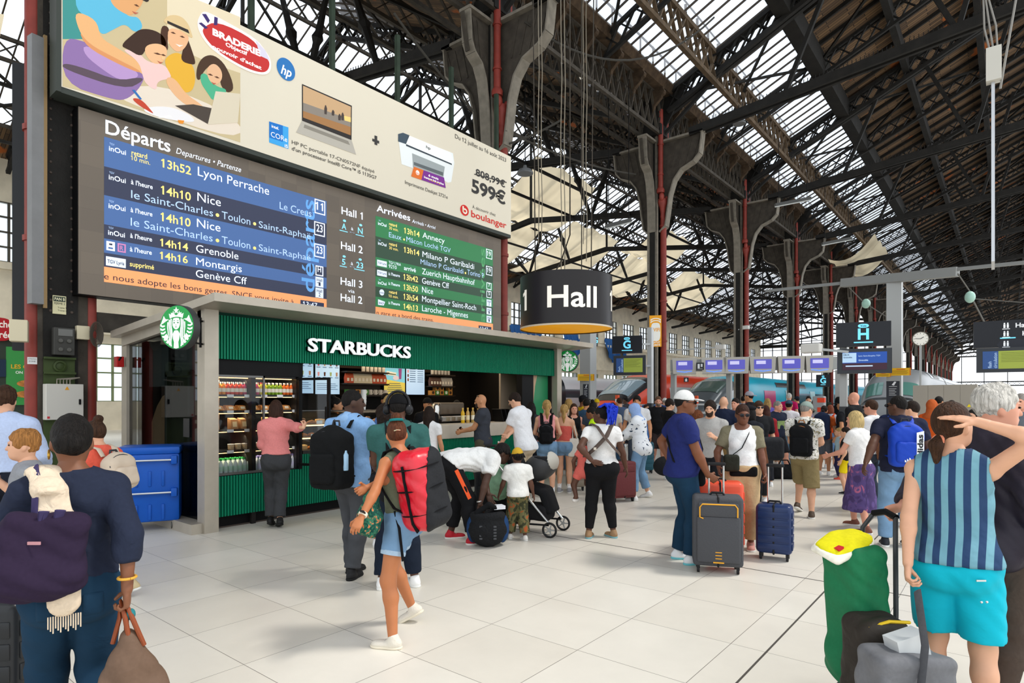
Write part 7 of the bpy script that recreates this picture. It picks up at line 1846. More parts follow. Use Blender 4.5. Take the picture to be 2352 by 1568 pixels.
cp('man in pale cap and blue shirt right behind the black polo',1527,21.0,914,face=8,skn='fair',hair='grey',style='buzz',hat=('cap','#d8d8d4'),top=('#34508c',.6),bottom=('trousers','#39404a'))
cp('woman in blue dress between the headscarf and the black polo',1484,16.5,928,face=150,sex='f',skn='fair',hair='brown',style='long',top=('#3f74b8',.5),bottom=('skirt','#3f74b8',.55,.2))
cp('man in dark jacket with his hand up in front of the red train',1438,22.0,912,face=-60,skn='dark',hair='black',style='buzz',top=('#3a3a40',1.7),bottom=('trousers','#22252c'))
cp('man in sunglasses and black shirt with a large dark bag over his shoulder',1742,10.2,921,face=164,skn='fair',hair='brown',style='fringe',glasses=True,top=('#1e1f22',.8),bottom=('trousers','#26272a'),vox=.015)
P=cp('man in navy printed t-shirt and black shorts walking right',1785,13.8,920,face=140,skn='pink',hair='grey',style='short',fat=1.12,hyaw=-20,top=('#23293a',.6),bottom=('shorts','#1b1b20',.95),shoes='#55565a',feet=((-.12,.2,0,4,0),(.12,-.2,0,-4,0)))
m_=MB();ch=P['ch'];m_.prism([(-.11,-.09),(.11,-.09),(.11,.09),(-.11,.09)],(Vector(P['W'](0,.155,-.25)),Vector(ch[:,0]),Vector(ch[:,2]),Vector(ch[:,1])),0,.01);m_.build('print',mat('#7c9058',var=.3,vscale=30),P['root'])
P=cp('woman in white t-shirt and blue cap seen from behind, bag strap across her back',1812,14.3,918,face=10,sex='f',skn='tan',hair='black',style='buzz',fat=1.12,hat=('cap','#3f5266'),top=('#e4e2e6',.5),bottom=('jeans','#6f93b0'))
cp('white-haired man in magenta t-shirt with grey backpack at the turquoise train',1812,21.0,903,face=14,skn='fair',hair='white',style='short',top=('#c01c5c',.6),bottom=('trousers','#4a5564'))
cp('tall young man in pale backwards cap and black top at the column',1722,15.5,899,face=-62,skn='tan',hair='black',style='buzz',hat=('capback','#a9a5ae'),top=('#1a1a1e',.6),bottom=('trousers','#26272c'))
cp('man with short dark hair in grey shirt left of the tall young man',1690,13.4,915,face=-150,skn='pink',hair='dark',style='short',top=('#a4aab2',.6),bottom=('trousers','#394250'))
cp('man in navy cap and navy shirt far behind by the turquoise train',1671,19.5,909,face=8,skn='fair',hair='dark',style='buzz',hat=('cap','#1e2844'),top=('#22335a',.6),bottom=('trousers','#394250'))
cp('woman in dark beret behind the glasses of the olive shirt woman',1722,9.2,930,face=20,sex='f',skn='brown',hair='black',style='bob',hat=('beret','#15161a'),top=('#24262c',.6),bottom=('trousers','#24262c'))
cp('long-haired woman in red checked shirt beside the navy printed t-shirt',1759,12.0,930,face=-20,sex='f',skn='fair',hair='#3a1c14',style='long',top=('#a01c24',1.6),topmat=node_mat('#b3202a','#1d1416','wave',(30,0,0),thr=.6,soft=.05),bottom=('trousers','#24262c'))
cp('woman with long fair hair in lilac top before the turquoise train',1763,17.2,914,face=-12,sex='f',skn='fair',hair='blond',style='long',top=('#6a5fae',.5),bottom=('trousers','#4a4f68'))
cp('man in light blue shirt at the foot of the third column',1707,21.0,910,face=0,skn='tan',hair='black',style='short',top=('#7fb0dc',.6),bottom=('trousers','#394250'))
cp('bearded man in black before the turquoise train',1857,20.0,910,face=178,skn='fair',hair='dark',style='short',beard='#2a1f18',top=('#1b1c1f',.6),bottom=('trousers','#2a2c34'))
cp('bare-shouldered woman with red-brown hair by the barrier',1871,18.5,917,face=-20,sex='f',skn='pink',hair='auburn',style='bob',top=('#c99a8c',0),bottom=('trousers','#54606c'))
cp('man in black cap behind the white-haired man',1831,22.5,910,face=-30,skn='tan',hair='black',style='buzz',hat=('cap','#1d2430'),top=('#23262c',.6),bottom=('trousers','#2a2c34'))
P=cp('woman with golden brown hair and black backpack bending by the white t-shirt',1848,15.6,925,face=20,sex='f',skn='fair',hair='#7a5a38',style='bob',top=('#8a7f98',.5),bottom=('trousers','#2a2c34'));backpack(P,'black backpack with yellow strap on the golden haired woman','#17181b',vox=.016)
P=cp('woman with red-brown bob and orange backpack by the barrier',1907,15.2,929,face=8,sex='f',skn='fair',hair='#7a3f28',style='bob',top=('#a9b6c4',.5),bottom=('skirt','#5f7fa8',.6,.22));backpack(P,'orange backpack on the woman with the red-brown bob','#d84a1c',vox=.016,wdt=.3,hgt=.4)
P=cp('hiker with a tall navy rucksack',1893,13.8,932,face=10,skn='tan',hair='dark',style='short',top=('#c95f2a',.6),bottom=('shorts','#5a5f68',.9));backpack(P,'tall navy rucksack with orange bottle','#1d2740',vox=.016,wdt=.34,hgt=.68,dep=.24,drop=.14)
cp('little girl in pale blue with dark leggings',1928,13.0,985,face=-100,sex='f',hk=1.22,skn='fair',hair='blond',style='pony',top=('#a9c2cc',.5),bottom=('leggings','#2f2c50'),shoes='#e8604c')
cp('child in bright yellow shorts half hidden by the blonde woman',1944,11.0,985,face=-70,hk=1.2,skn='fair',hair='dark',style='short',top=('#1d1e22',.6),bottom=('shorts','#ecd21c',.8),shoes='#1d1e22')
cp('bald man with long red beard in black',1963,12.2,901,face=-60,skn='pink',style='bald',beard='#8a5a38',fat=1.1,top=('#1b1c1f',.6),bottom=('trousers','#2a2c34'))
cp('man in black cap left of the bald man',1936,13.5,917,face=-70,skn='tan',hair='black',style='buzz',hat=('cap','#17181b'),top=('#1f2024',.6),bottom=('trousers','#26272c'))
cp('person in black hooded top beside the lamp post',1926,17.5,912,face=20,skn='dark',hair='black',style='buzz',hat=('hijab','#111214'),top=('#111214',1.9),bottom=('trousers','#111214'))
cp('man with dark-rimmed glasses and white collar behind the blue backpack',2003,9.4,919,face=-60,skn='pink',hair='brown',style='short',glasses=True,top=('#e4e4e6',.7),bottom=('trousers','#394250'),vox=.015)
cp('grey-haired woman behind the blonde woman',1990,9.6,943,face=-40,sex='f',skn='fair',hair='#5a5652',style='bob',top=('#8a8f98',.6),bottom=('trousers','#394250'))
cp('man in dark navy shirt with white bag strap behind the blue backpack',2065,9.0,912,face=4,skn='brown',hair='black',style='short',top=('#1a2340',.6),bottom=('trousers','#39404a'),vox=.015)
cp('young man in grey t-shirt right of the blue backpack',2096,8.2,922,face=-72,skn='fair',hair='dark',style='short',top=('#a6acb2',.6),bottom=('trousers','#39404a'),vox=.014)
cp('woman in orange headscarf in front of the grey hoarding',2140,11.5,917,face=20,sex='f',skn='tan',style='none',hat=('hijab','#b4582c'),top=('#c8541c',1.7),bottom=('skirt','#c8541c',.8,.24))
cp('man with cropped dark hair behind the orange headscarf',2156,14.0,911,face=30,skn='tan',hair='black',style='short',top=('#3a4048',.6),bottom=('trousers','#39404a'))
cp('man half hidden behind the raised hand',2186,12.8,920,face=0,skn='tan',hair='dark',style='short',top=('#5a6068',.6),bottom=('trousers','#39404a'))
cp('dark-haired woman right of the raised hand',2236,9.8,939,face=-150,sex='f',skn='fair',hair='black',style='long',top=('#24262c',.6),bottom=('trousers','#24262c'))
cp('man in grey jacket at the right edge',2346,9.0,905,face=-160,skn='pink',hair='grey',style='short',top=('#6a7078',1.9),bottom=('trousers','#39404a'))
cp('man in blue jacket behind the headphones of the counter queue',1423,17.0,914,face=-30,skn='fair',hair='brown',style='short',top=('#4a5a74',1.7),bottom=('trousers','#39404a'))

for lab,px,Z,c1,c2 in (('woman in pale dress sitting on the floor behind the patterned shirt',1812,15.6,'#d8cfc4','#c9a184'),('person in grey sitting on the floor among bags',1830,17.4,'#5a6068','#39404a')):
 person(lab,gz(px,Z).to_tuple(),h=1.65,face=-60,sex='f',skn='fair',hair='dark',style='bob',drop=.72,feet=((-.1,.5,0,6,0),(.1,.45,0,-6,0)),top=(c1,.5),bottom=('trousers',c2),vox=.018,lean=10)

def duffel(label,px,Z,col,w=.5,h=.28,d=.28,rz=0):
 p=gz(px,Z);t=thing('duffel_bag',p,label,'bag',None,TH+rz)
 soft('bag_body',[rbx((0,0,h/2),(w/2,d/2,h/2),.09)],cloth(col),t,vox=.014,noise=.006,nscale=14)
 m_=MB();m_.tube([(-w*.2,-.03,h),(-w*.12,-.03,h+.1),(w*.12,-.03,h+.1),(w*.2,-.03,h)],.014,6);m_.build('handle',cloth('#151517'),t,world=False,smooth=True)
 return t
duffel('black duffel bag on the floor left of the patterned shirt',1800,13.2,'#17181a',.6,.3,.3)
t=thing('shoulder_bag',wpt(1528,1070,8.6),'round black bag hanging behind the man in the white cap','bag');soft('bag_body',[ell((0,0,0),(.17,.09,.14),np.array(Matrix.Rotation(TH,3,'Z')),.02)],cloth('#1c1d1f'),t);m_=MB();m_.tube([(0,0,.12),(.05,.05,.4),(.1,.1,.6)],.012,6);m_.build('strap',cloth('#1c1d1f'),t,world=False)
t=thing('garment_bag',wpt(1765,1030,9.9),'large dark bag carried beside the man in sunglasses','bag');soft('bag_body',[rbx((0,0,0),(.24,.10,.19),.08,np.array(Matrix.Rotation(TH,3,'Z')))],cloth('#2a2c30'),t)
suitcase('black suitcase lying behind the orange suitcase',gz(1645,8.1),TH,'#1b1c1f',w=.5,h=.34,d=.3,handle=0)

def face_cam(c,yaw=0.0):
 """frame at c whose normal looks back at the camera: (c, u right, v up, n)"""
 n=Vector((-c.x,-c.y,0)).normalized();n=Matrix.Rotation(R(yaw),3,'Z') @ n
 return (Vector(c),Vector((-n.y,n.x,0)),Zv.copy(),n)
def fbox(mb,fr,u0,u1,v0,v1,d0,d1):
 return mb.prism([(u0,v0),(u1,v0),(u1,v1),(u0,v1)],fr,d0,d1)
XK=-10.84
def kx(px,py,d=0.0):p=onx(px,py,XK+d);return p
cp_=MB();cp_.bb(XK - .06,XK - .02,kx(100,900).y,kx(180,900).y,0,13.5)
pl=thing('column_plate',(XK,2.9,0),'riveted dark plate on the column left of the departure board','steel plate')
cp_.build('plate',IRON,pl)
m_=MB()
for z in np.arange(3.0,9.0,.155):
 for px in (117,166):p=kx(px,900);m_.ball((XK - .02,p.y,z),(.018,.022,.022),8,4)
m_.build('rivets',mat('#4a3f38',rough=.7),pl,smooth=True)
OLV=mat('#3c4a24',rough=.6,var=.15,vscale=6)
m_=MB();m_.bb(XK - .03,XK+.0,kx(100,900).y,kx(172,900).y,0,zx(135,822,XK));
for py in (822,856):m_.bb(XK - .02,XK+.06,kx(100,900).y,kx(172,900).y,zx(135,py,XK) - .02,zx(135,py,XK)+.01)
m_.build('lower_plate',OLV,pl)
m_=MB();p=kx(137,841);m_.lathe([(.085,0),(.085,.03),(.06,.04),(.05,.02),(.02,.03)],20,p,Matrix.Rotation(R(90),3,'Y'));m_.build('boss',OLV,pl,smooth=True)
def kbox_(name,lab,cat,px0,px1,py0,py1,dep,m,parts=()):
 a,b=kx(px0,py0),kx(px1,py0);zb=zx((px0+px1)/2,py1,XK);zt=zx((px0+px1)/2,py0,XK)
 t=thing(name,(XK,(a.y+b.y)/2,zb),lab,cat)
 q=MB();q.rbox((XK+dep/2+.0,(a.y+b.y)/2,(zb+zt)/2),(dep,b.y - a.y,zt - zb),.008);q.build('housing',m,t);return t,a.y,b.y,zb,zt
t,ya,yb,zb,zt=kbox_('electrical_cabinet','grey-white electrical cabinet with a warning triangle on the column','cabinet',98,184,882,963,.16,mat('#cdc9bf',rough=.4))
m_=MB();yc=ya+(yb - ya)*.55;m_.prism([(yc - .028,zt - .085),(yc+.028,zt - .085),(yc,zt - .035)],(Vector((XK+.161,0,0)),Y,Zv,X),0,.003);m_.build('warning_triangle',mat('#e8a020'),t)
m_=MB();m_.rbox((XK+.17,yb - .05,zb+(zt - zb)*.5),(.03,.025,.08),.006);m_.build('handle',BLACK,t)
m_=MB();m_.bb(XK+.16,XK+.163,ya+.015,ya+.045,zb+.02,zb+.05);m_.build('red_sticker',mat('#c8323a'),t)
m_=MB()
for j in range(5):m_.tube([(XK+.08,ya+.15+j*.04,zt),(XK+.08,ya+.15+j*.04,zt+.07),(XK+.05,yb - .02,zt+.10)],.010,6)
m_.build('cables',mat('#8d8578'),t,smooth=True)
t,ya,yb,zb,zt=kbox_('switch_box','dark grey switch box with four round sockets on the column','switch box',118,166,754,816,.12,mat('#3c3b37',rough=.5))
m_=MB()
for a in (.32,.72):
 for b in (.2,.52):m_.lathe([(.03,0),(.032,.02),(.022,.03)],14,(XK+.12,ya+(yb - ya)*a,zb+(zt - zb)*b),Matrix.Rotation(R(90),3,'Y'))
m_.build('sockets',mat('#55544f',rough=.4),t,smooth=True)
m_=MB();m_.bb(XK+.12,XK+.13,ya+.05,yb - .03,zb+(zt - zb)*.7,zt - .02);m_.build('cover',mat('#6a6a66',rough=.3),t)
t,ya,yb,zb,zt=kbox_('junction_box','cream junction box right of the dark switch box','junction box',172,202,749,780,.09,mat('#cfc4a6',rough=.5))
m_=MB();rnd=random.Random(4)
for j in range(9):
 r0=.05+.012*j;cy,cz=yb+.06,zb+.08
 m_.tube([(XK+.1+.01*j,cy+r0*.6*math.cos(a),cz+r0*1.3*math.sin(a)) for a in np.linspace(0,6.28,16)],.006,5)
m_.build('coiled_cable',mat('#4a4238'),t,smooth=True)
fr=face_cam(at(44,760,8.5),-20);t=thing('junction_box',fr[0],'cream junction box left of the grey cable duct','junction box');m_=MB();m_.rbox(fr[0],(.2,.2,.3),.01,Matrix.Rotation(TH+.6,3,'Z'));m_.build('housing',mat('#cfc4a6',rough=.5),t)
t=thing('plaque',kx(136,700),'small cream plaque lettered PAN B on the column','sign')
a,b=kx(121,700),kx(152,700);z0,z1=zx(136,721,XK),zx(136,679,XK)
m_=MB();m_.bb(XK - .02,XK+.0,a.y,b.y,z0,z1);m_.build('plate',mat('#d9d2a8'),t)
m_=MB();m_.bb(XK,XK+.003,a.y+.01,b.y - .01,z1 - .085,z1 - .015);m_.build('dark_band',mat('#22352a'),t)
m_=MB();text(m_,'PAN B',.04,Vector((XK+.006,a.y+.02,z1 - .07)),Y,Zv,X,width=(b.y - a.y)*.78,bold=.03);m_.build('lettering',mat('#e6e0bc'),t)
m_=MB();text(m_,'FERME 2',.032,Vector((XK+.003,a.y+.02,z1 - .13)),Y,Zv,X,width=(b.y - a.y)*.78);text(m_,'Trame 1',.022,Vector((XK+.003,a.y+.06,z1 - .185)),Y,Zv,X);text(m_,'Trame 2',.022,Vector((XK+.003,a.y+.06,z1 - .225)),Y,Zv,X);m_.build('lettering',mat('#2f3a2c'),t)

c=at(82,800,8.75);t=thing('cable_duct',(c.x,c.y,3.0),'tall grey steel cable duct in front of the red pipe','cable duct');m_=MB();zt,zb=at(82,85,8.75).z,at(82,698,8.75).z
m_.box((c.x,c.y,(zt+zb)/2),(.15,.15,zt - zb),Matrix.Rotation(R(8),3,'Z'));m_.build('duct',mat('#7d7d7d',rough=.5,var=.06),t);m_=MB();m_.box((c.x+.04,c.y+.1,(zt+zb)/2),(.05,.04,zt - zb+.1));m_.build('lagged_pipe',mat('#8d7450',rough=.9,bump=.5),t)
c=at(46,800,9.1);t=thing('display_cabinet',(c.x,c.y,2.4),'tall black display cabinet seen edge-on at the left edge','display');m_=MB();zt,zb=at(46,150,9.1).z,at(46,805,9.1).z;m_.box((c.x,c.y,(zt+zb)/2),(.16,.14,zt - zb),Matrix.Rotation(TH+.5,3,'Z'));m_.build('casing',mat('#17191c',rough=.4),t)

fr=face_cam(at(74,828,8.7));t=thing('sticker',fr[0],'small white sticker on the red pipe','sticker');m_=MB();fbox(m_,fr,-.055,.055,-.05,.05,0,.003);m_.build('paper',mat('#d9d9d6'),t);m_=MB();text(m_,'ATTENTION',.018,fr[0]+fr[1]*-.045+Zv*.015+fr[3]*.004,fr[1],Zv,fr[3],width=.09);text(m_,'ZONE',.02,fr[0]+fr[1]*-.04 - Zv*.02+fr[3]*.004,fr[1],Zv,fr[3],width=.08);m_.build('lettering',BLACK,t)

t=thing('alarm_box',(-10.5,YA,2.25),'small red alarm box on the rear post of the kiosk','alarm box');m_=MB();m_.rbox((-10.62,YA - .06,2.28),(.13,.1,.16),.008);m_.build('housing',mat('#b81e1e',rough=.4),t);m_=MB();m_.bar((-10.5,YA - .1,2.3),(-10.42,YA - .1,2.34),.02);m_.build('handle',BLACK,t)
t=thing('cable_tray',(-10.9,3.2,2.95),'dusty dark cable tray above the rear of the kiosk','cable tray');m_=MB();m_.bb(-11.4,-10.9,4.0,6.0,2.9,3.0);m_.bb(-10.98,-10.92,3.0,6.0,2.75,3.05);m_.build('tray',mat('#3a352e',rough=.8,var=.3),t)

ang=TH+R(24);c=gz(347,8.15);t=thing('wheeled_bin',(c.x,c.y,0),'blue plastic wheeled container with two steel bars beside the kiosk','container',None,ang)
BLU=mat('#0f56b8',rough=.38,var=.05,vscale=6)
m_=MB();m_.rbox((0,0,.56),(.72,.60,.88),.035);m_.rbox((0,0,1.04),(.73,.61,.10),.03);m_.build('tub',BLU,t,smooth=True,world=False)
m_=MB()
for x in (-.3,.3):
 for z in (.5,.92):m_.rbox((x,-.33,z),(.07,.09,.11),.012)
for z in (.25,.68):
 for k in range(3):m_.rbox((-.13+.15*k,-.305,z),(.035,.02,.2),.008)
m_.build('lugs',BLU,t,smooth=True,world=False)
for z in (.5,.92):m_=MB();m_.tube([(-.3,-.345,z),(.3,-.345,z)],.013,8);m_.build('bar',mat('#c9cbcc',rough=.3,metal=.8),t,world=False,smooth=True)
for x in (-.27,.27):
 for y in (-.22,.22):m_=MB();m_.lathe([(.05,-.015),(.055,0),(.05,.015)],14,(x,y,.056),Matrix.Rotation(R(90),3,'Y'));m_.bar((x,y,.06),(x+.03,y,.13),.03);m_.build('caster',mat('#55534e',rough=.5),t,world=False,smooth=True)

c=at(10,860,12.5);t=thing('food_stall',(c.x,c.y,0),'green food stall with a round red sign at the far left edge','stall');fr=face_cam(Vector((c.x,c.y,0)),0)
S_=12.5/F
m_=MB();fbox(m_,fr,-25*S_ - .3,75*S_,0,3.2,-1.5,-.1);m_.build('booth',mat('#3a4438',rough=.6),t)
m_=MB();z0=CAMZ+(HY - 930)*S_;z1=CAMZ+(HY - 795)*S_;fbox(m_,fr,3*S_,60*S_,z0,z1,-.1,-.06);m_.build('poster',mat('#3f9a4a',rough=.5,emit=.1),t)
m_=MB();fbox(m_,fr,-30*S_,3*S_,CAMZ+(HY - 865)*S_,CAMZ+(HY - 825)*S_,-.09,-.05);m_.build('menu_board',mat('#22344c'),t)
m_=MB()
for py,r_ in ((880,26),(905,30)):
 m_.prism([((48+r_*math.cos(a))*S_,CAMZ+(HY - py)*S_+9*S_*math.sin(a)) for a in np.linspace(0,6.28,18)[:-1]],fr,-.058,-.04)
m_.build('sandwich_picture',mat('#c9823f',rough=.6,var=.4,vscale=14,emit=.1),t)
m_=MB();text(m_,'LES CUI',9*S_,fr[0]+fr[1]*(12*S_)+Zv*(CAMZ+(HY - 845)*S_) - fr[3]*.05,fr[1],Zv,fr[3],width=42*S_,bold=.02);m_.build('lettering',mat('#e9b12c',emit=.2),t)
m_=MB();text(m_,'ON A LA',6*S_,fr[0]+fr[1]*(20*S_)+Zv*(CAMZ+(HY - 857)*S_) - fr[3]*.05,fr[1],Zv,fr[3],width=34*S_,bold=.02);m_.build('lettering',mat('#eef0e4',emit=.2),t)
m_=MB();z0,z1=CAMZ+(HY - 783)*S_,CAMZ+(HY - 730)*S_
m_.prism([(-12*S_+27*S_*math.copysign(abs(math.cos(a))**.6,math.cos(a)),(z0+z1)/2+(z1 - z0)/2*math.copysign(abs(math.sin(a))**.7,math.sin(a))) for a in np.linspace(0,6.28,30)[:-1]],fr,-.05,.03);m_.build('sign_board',mat('#b3121c',rough=.4,emit=.2),t)
m_=MB();text(m_,'Brioche',15*S_,fr[0]+fr[1]*(-38*S_)+Zv*(CAMZ+(HY - 752)*S_)+fr[3]*.034,fr[1],Zv,fr[3],width=52*S_,bold=.02);text(m_,'Dorée',15*S_,fr[0]+fr[1]*(-32*S_)+Zv*(CAMZ+(HY - 776)*S_)+fr[3]*.034,fr[1],Zv,fr[3],width=46*S_,bold=.02);m_.build('lettering',mat('#f3ece0',emit=.3),t)

c=gz(1218,7.9);t=thing('pushchair',c,'folding pushchair with mint hood and silver frame behind the small child','pushchair',None,TH+R(-25))
SIL=mat('#b9bcbb',rough=.3,metal=.8);BKc=cloth('#1b1c1e')
def T_(name,pts,r,m):q=MB();q.tube(pts,r,8);q.build(name,m,t,world=False,smooth=True)
for s_ in (-.22,.22):
 T_('frame_tube',[(-.48,s_,1.02),(-.30,s_,.80),(.05,s_,.48),(.36,s_,.16)],.014,SIL);T_('frame_tube',[(-.12,s_,.62),(-.16,s_,.30),(-.20,s_,.12)],.013,SIL);T_('chassis_bar',[(-.2,s_,.14),(.34,s_,.15)],.012,BKc)
T_('push_handle',[(-.48,-.22,1.02),(-.50,-.1,1.04),(-.50,.1,1.04),(-.48,.22,1.02)],.018,BKc)
soft('seat',[rbx((.02,0,.58),(.22,.18,.05),.04,roty(R(12))),rbx((-.14,0,.76),(.06,.18,.26),.05,roty(R(-25))),rbx((.26,0,.42),(.05,.16,.16),.03,roty(R(-20)))],BKc,t,vox=.012)
soft('car_seat',[ell((.14,0,.84),(.25,.20,.17),roty(R(-28)),.03),ell((.20,0,.92),(.19,.15,.14),roty(R(-28)),.02,'s')],mat('#38393b',rough=.5),t,vox=.011)
soft('sun_shade',[ell((.17,0,.87),(.225,.205,.165),roty(R(-28)),.01),cut(roty(R(-28)) @ V3((-1,0,.2)),(.30,0,.92))],mat('#b9b6ac',rough=.7),t,vox=.011)
soft('hood',[ell((-.40,-.04,.62),(.17,.23,.25),roty(R(20)),.02),ell((-.30,0,.70),(.12,.18,.19),roty(R(20)),.02,'s')],cloth('#9cc8a4',bump=.5),t,vox=.012,noise=.006,nscale=16)
soft('basket',[rbx((.05,0,.27),(.24,.17,.10),.04)],cloth('#242426'),t,vox=.014,noise=.006)
for x in (-.2,.36):
 for s_ in (-.24,.24):
  w_=MB();n_=24;w_.tube([(x+.085*math.cos(a),s_,.095+.085*math.sin(a)) for a in np.linspace(0,2*math.pi,n_)],.014,6);w_.build('tyre',mat('#1b1b1c'),t,world=False,smooth=True)
  w_=MB();w_.lathe([(.02,-.02),(.02,.02)],10,(x,s_,.095),Matrix.Rotation(R(90),3,'X'))
  for k in range(5):w_.bar((x,s_,.095),(x+.08*math.cos(k*1.2566),s_,.095+.08*math.sin(k*1.2566)),.014)
  w_.build('wheel_hub',mat('#9c9d9b',rough=.4),t,world=False)
suitcase('large black suitcase standing between the bending man and the pushchair',gz(1130,8.3),TH+R(8),'#17181a',w=.46,h=.68,d=.28,kind='soft',handle=.32)
c=gz(1120,7.12);t=thing('rucksack',c,'open black rucksack lying on the floor under the bending man','backpack',None,TH)
soft('bag_body',[ell((0,0,.20),(.23,.18,.205),I3,.05),ell((.0,.0,.36),(.21,.16,.07),I3,.04),ell((0,0,.44),(.14,.10,.09),I3,.02,'s')],cloth('#202123',bscale=40),t,vox=.011,noise=.004)
soft('side_panel',[ell((-.17,.05,.2),(.08,.14,.17)),ell((.17,.05,.2),(.08,.14,.17))],cloth('#22406a'),t,vox=.012)
m_=MB()
for x in (-.07,.09):
 for k in range(5):m_.rbox((x,-.162,.12+k*.034),(.035,.012,.022),.004)
m_.build('foam_pads',mat('#4a4c50'),t,world=False)
soft('strap',[cone((-.12,-.08,.40),(.02,-.10,.50),.035,.03,.02),cone((.02,-.10,.50),(.10,-.02,.44),.03,.03,.02)],cloth('#17181a'),t,vox=.011)
m_=MB();m_.box((.12,.02,.45),(.14,.12,.04),Matrix.Rotation(.4,3,'Z'));m_.build('white_packet',mat('#e4e6ec'),t,world=False)

c=gz(1968,3.22);t=thing('shopping_trolley',c,'green wheeled shopping trolley bag with yellow flap beside the striped top','trolley',None,TH - R(72))
GRN=cloth('#1f7049',rough=.6,bscale=5,bump=.6)
soft('bag_body',[rbx((0,0,.60),(.125,.11,.34),.05,rotx(R(4)),.05),ell((0,-.02,.34),(.115,.12,.16),I3,.08)],GRN,t,vox=.010,noise=.007,nscale=11)
soft('flap',[ell((-.02,-.05,.955),(.10,.15,.02),rotx(R(14)) @ roty(R(14)),.02),rbx((-.02,-.12,.93),(.07,.07,.012),.01,rotx(R(24)) @ roty(R(14)),.05)],cloth('#d8cf1c',bump=.3),t,vox=.008,noise=.004)
soft('flap_edge',[ell((-.02,-.055,.945),(.112,.162,.017),rotx(R(14)) @ roty(R(14)),.02),rbx((-.02,-.12,.92),(.08,.08,.01),.01,rotx(R(24)) @ roty(R(14)),.05)],cloth('#ebe7d8',bump=.2),t,vox=.008,noise=.004)
m_=MB();m_.box((.02,-.15,.937),(.05,.035,.012),Matrix.Rotation(R(20),3,'X'));m_.build('red_label',mat('#c2242c'),t,world=False)
for s_ in (-.11,.11):q=MB();q.tube([(s_,.13,.04),(s_,.14,.6),(s_*.9,.15,1.0),(s_*.6,.19,1.08)],.012,8);q.build('frame_tube',mat('#3a3c3e',rough=.4),t,world=False,smooth=True)
q=MB();q.tube([(-.11,.13,.24),(-.11,-.10,.10),(-.10,-.14,.03),(.10,-.14,.03),(.11,-.10,.10),(.11,.13,.24)],.011,8);q.build('foot_bar',mat('#4a4c4e',rough=.4),t,world=False,smooth=True)
q=MB();q.tube([(-.07,.19,1.08),(0,.20,1.10),(.07,.19,1.08)],.018,8);q.build('grip',BLACK,t,world=False,smooth=True)
for s_ in (-.15,.15):q=MB();q.lathe([(.07,-.015),(.075,0),(.07,.015)],18,(s_,.16,.076),Matrix.Rotation(R(90),3,'Y'));q.build('wheel',BLACK,t,world=False,smooth=True)

c=gz(2075,2.78);t=thing('carrier_bag',c,'large grey carrier bag holding a white box at the side of the turquoise shorts','bag',None,TH+R(8))
soft('bag_body',[rbx((0,0,.36),(.185,.10,.20),.035,roty(R(4)),.03),rbx((0,0,.22),(.20,.11,.08),.04)],cloth('#6d6e72',rough=.6,bscale=6,bump=.7),t,vox=.010,noise=.007,nscale=12)
m_=MB();m_.box((.02,.0,.57),(.15,.09,.14),Matrix.Rotation(R(-14),3,'Y'));m_.build('white_box',mat('#c9cccd',rough=.5),t,world=False)
m_=MB();m_.tube([(-.07,-.115,.16),(-.03,-.125,.40),(.02,-.10,.62),(.05,-.03,.80),(.07,.0,.83)],.022,6,flat=.25);m_.build('strap',cloth('#56575b'),t,world=False,smooth=True)
c=gz(2010,3.0);t=thing('rucksack',c,'dark brown rucksack with yellow piping behind the grey carrier bag','backpack',None,TH+R(10))
soft('bag_body',[rbx((0,0,.40),(.13,.11,.24),.06,I3,.04),rbx((-.03,-.08,.34),(.09,.05,.13),.04)],cloth('#332e29',rough=.6,bscale=10),t,vox=.010,noise=.008,nscale=16)
m_=MB();m_.tube([(-.12,-.1,.3),(-.13,-.08,.5),(-.10,-.08,.62),(.0,-.09,.645),(.12,-.08,.63)],.008,6);m_.build('piping',mat('#d8b41c'),t,world=False,smooth=True)
m_=MB();m_.tube([(-.14,-.1,.1),(-.12,-.14,.3),(-.12,-.12,.5)],.016,6,flat=.4);m_.build('strap',BLACK,t,world=False)

def train(label,xc,y0,L,nose,cols,ztop=3.2,hw=1.45,z0=-.75):
 """nose: list of (distance from tip, half width, top z); sections are rounded boxes"""
 t=thing('train',(xc,y0,0),label,'train')
 def prof(d):
  ds=[n_[0] for n_ in nose]
  return np.interp(d,ds,[n_[1] for n_ in nose]),np.interp(d,ds,[n_[2] for n_ in nose])
 def pt(d,a,off=0.0,e=3.6):
  w,zt=prof(d);w+=off;zt+=off;zm=(z0+zt)/2;hz=(zt - z0)/2
  ca,sa=math.cos(a),math.sin(a)
  return (xc+w*math.copysign(abs(ca)**(2/e),ca),y0+d - off*(1 if d<6 else 0),zm+hz*math.copysign(abs(sa)**(2/e),sa))
 def patch(name,d0,d1,a0,a1,off,m,nd=24,na=24,cap=False):
  ds=np.linspace(d0,d1,nd+1) if d1 - d0<14 else np.concatenate([np.linspace(d0,d0+12,nd - 3),np.linspace(d0+14,d1,4)])
  as_=np.linspace(R(a0),R(a1),na+1)
  vs=[pt(d,a,off) for d in ds for a in as_];k=na+1
  fs=[(i*k+j,i*k+j+1,(i+1)*k+j+1,(i+1)*k+j) for i in range(len(ds) - 1) for j in range(na)]
  if cap:fs.append(tuple(range(k)))
  q=MB();q.add(vs,fs);q.build(name,m,t,smooth=True,angle=60)
 patch('body',0,L,-60,240,0,cols['body'],nd=34,na=44,cap=True)
 return t,patch,pt

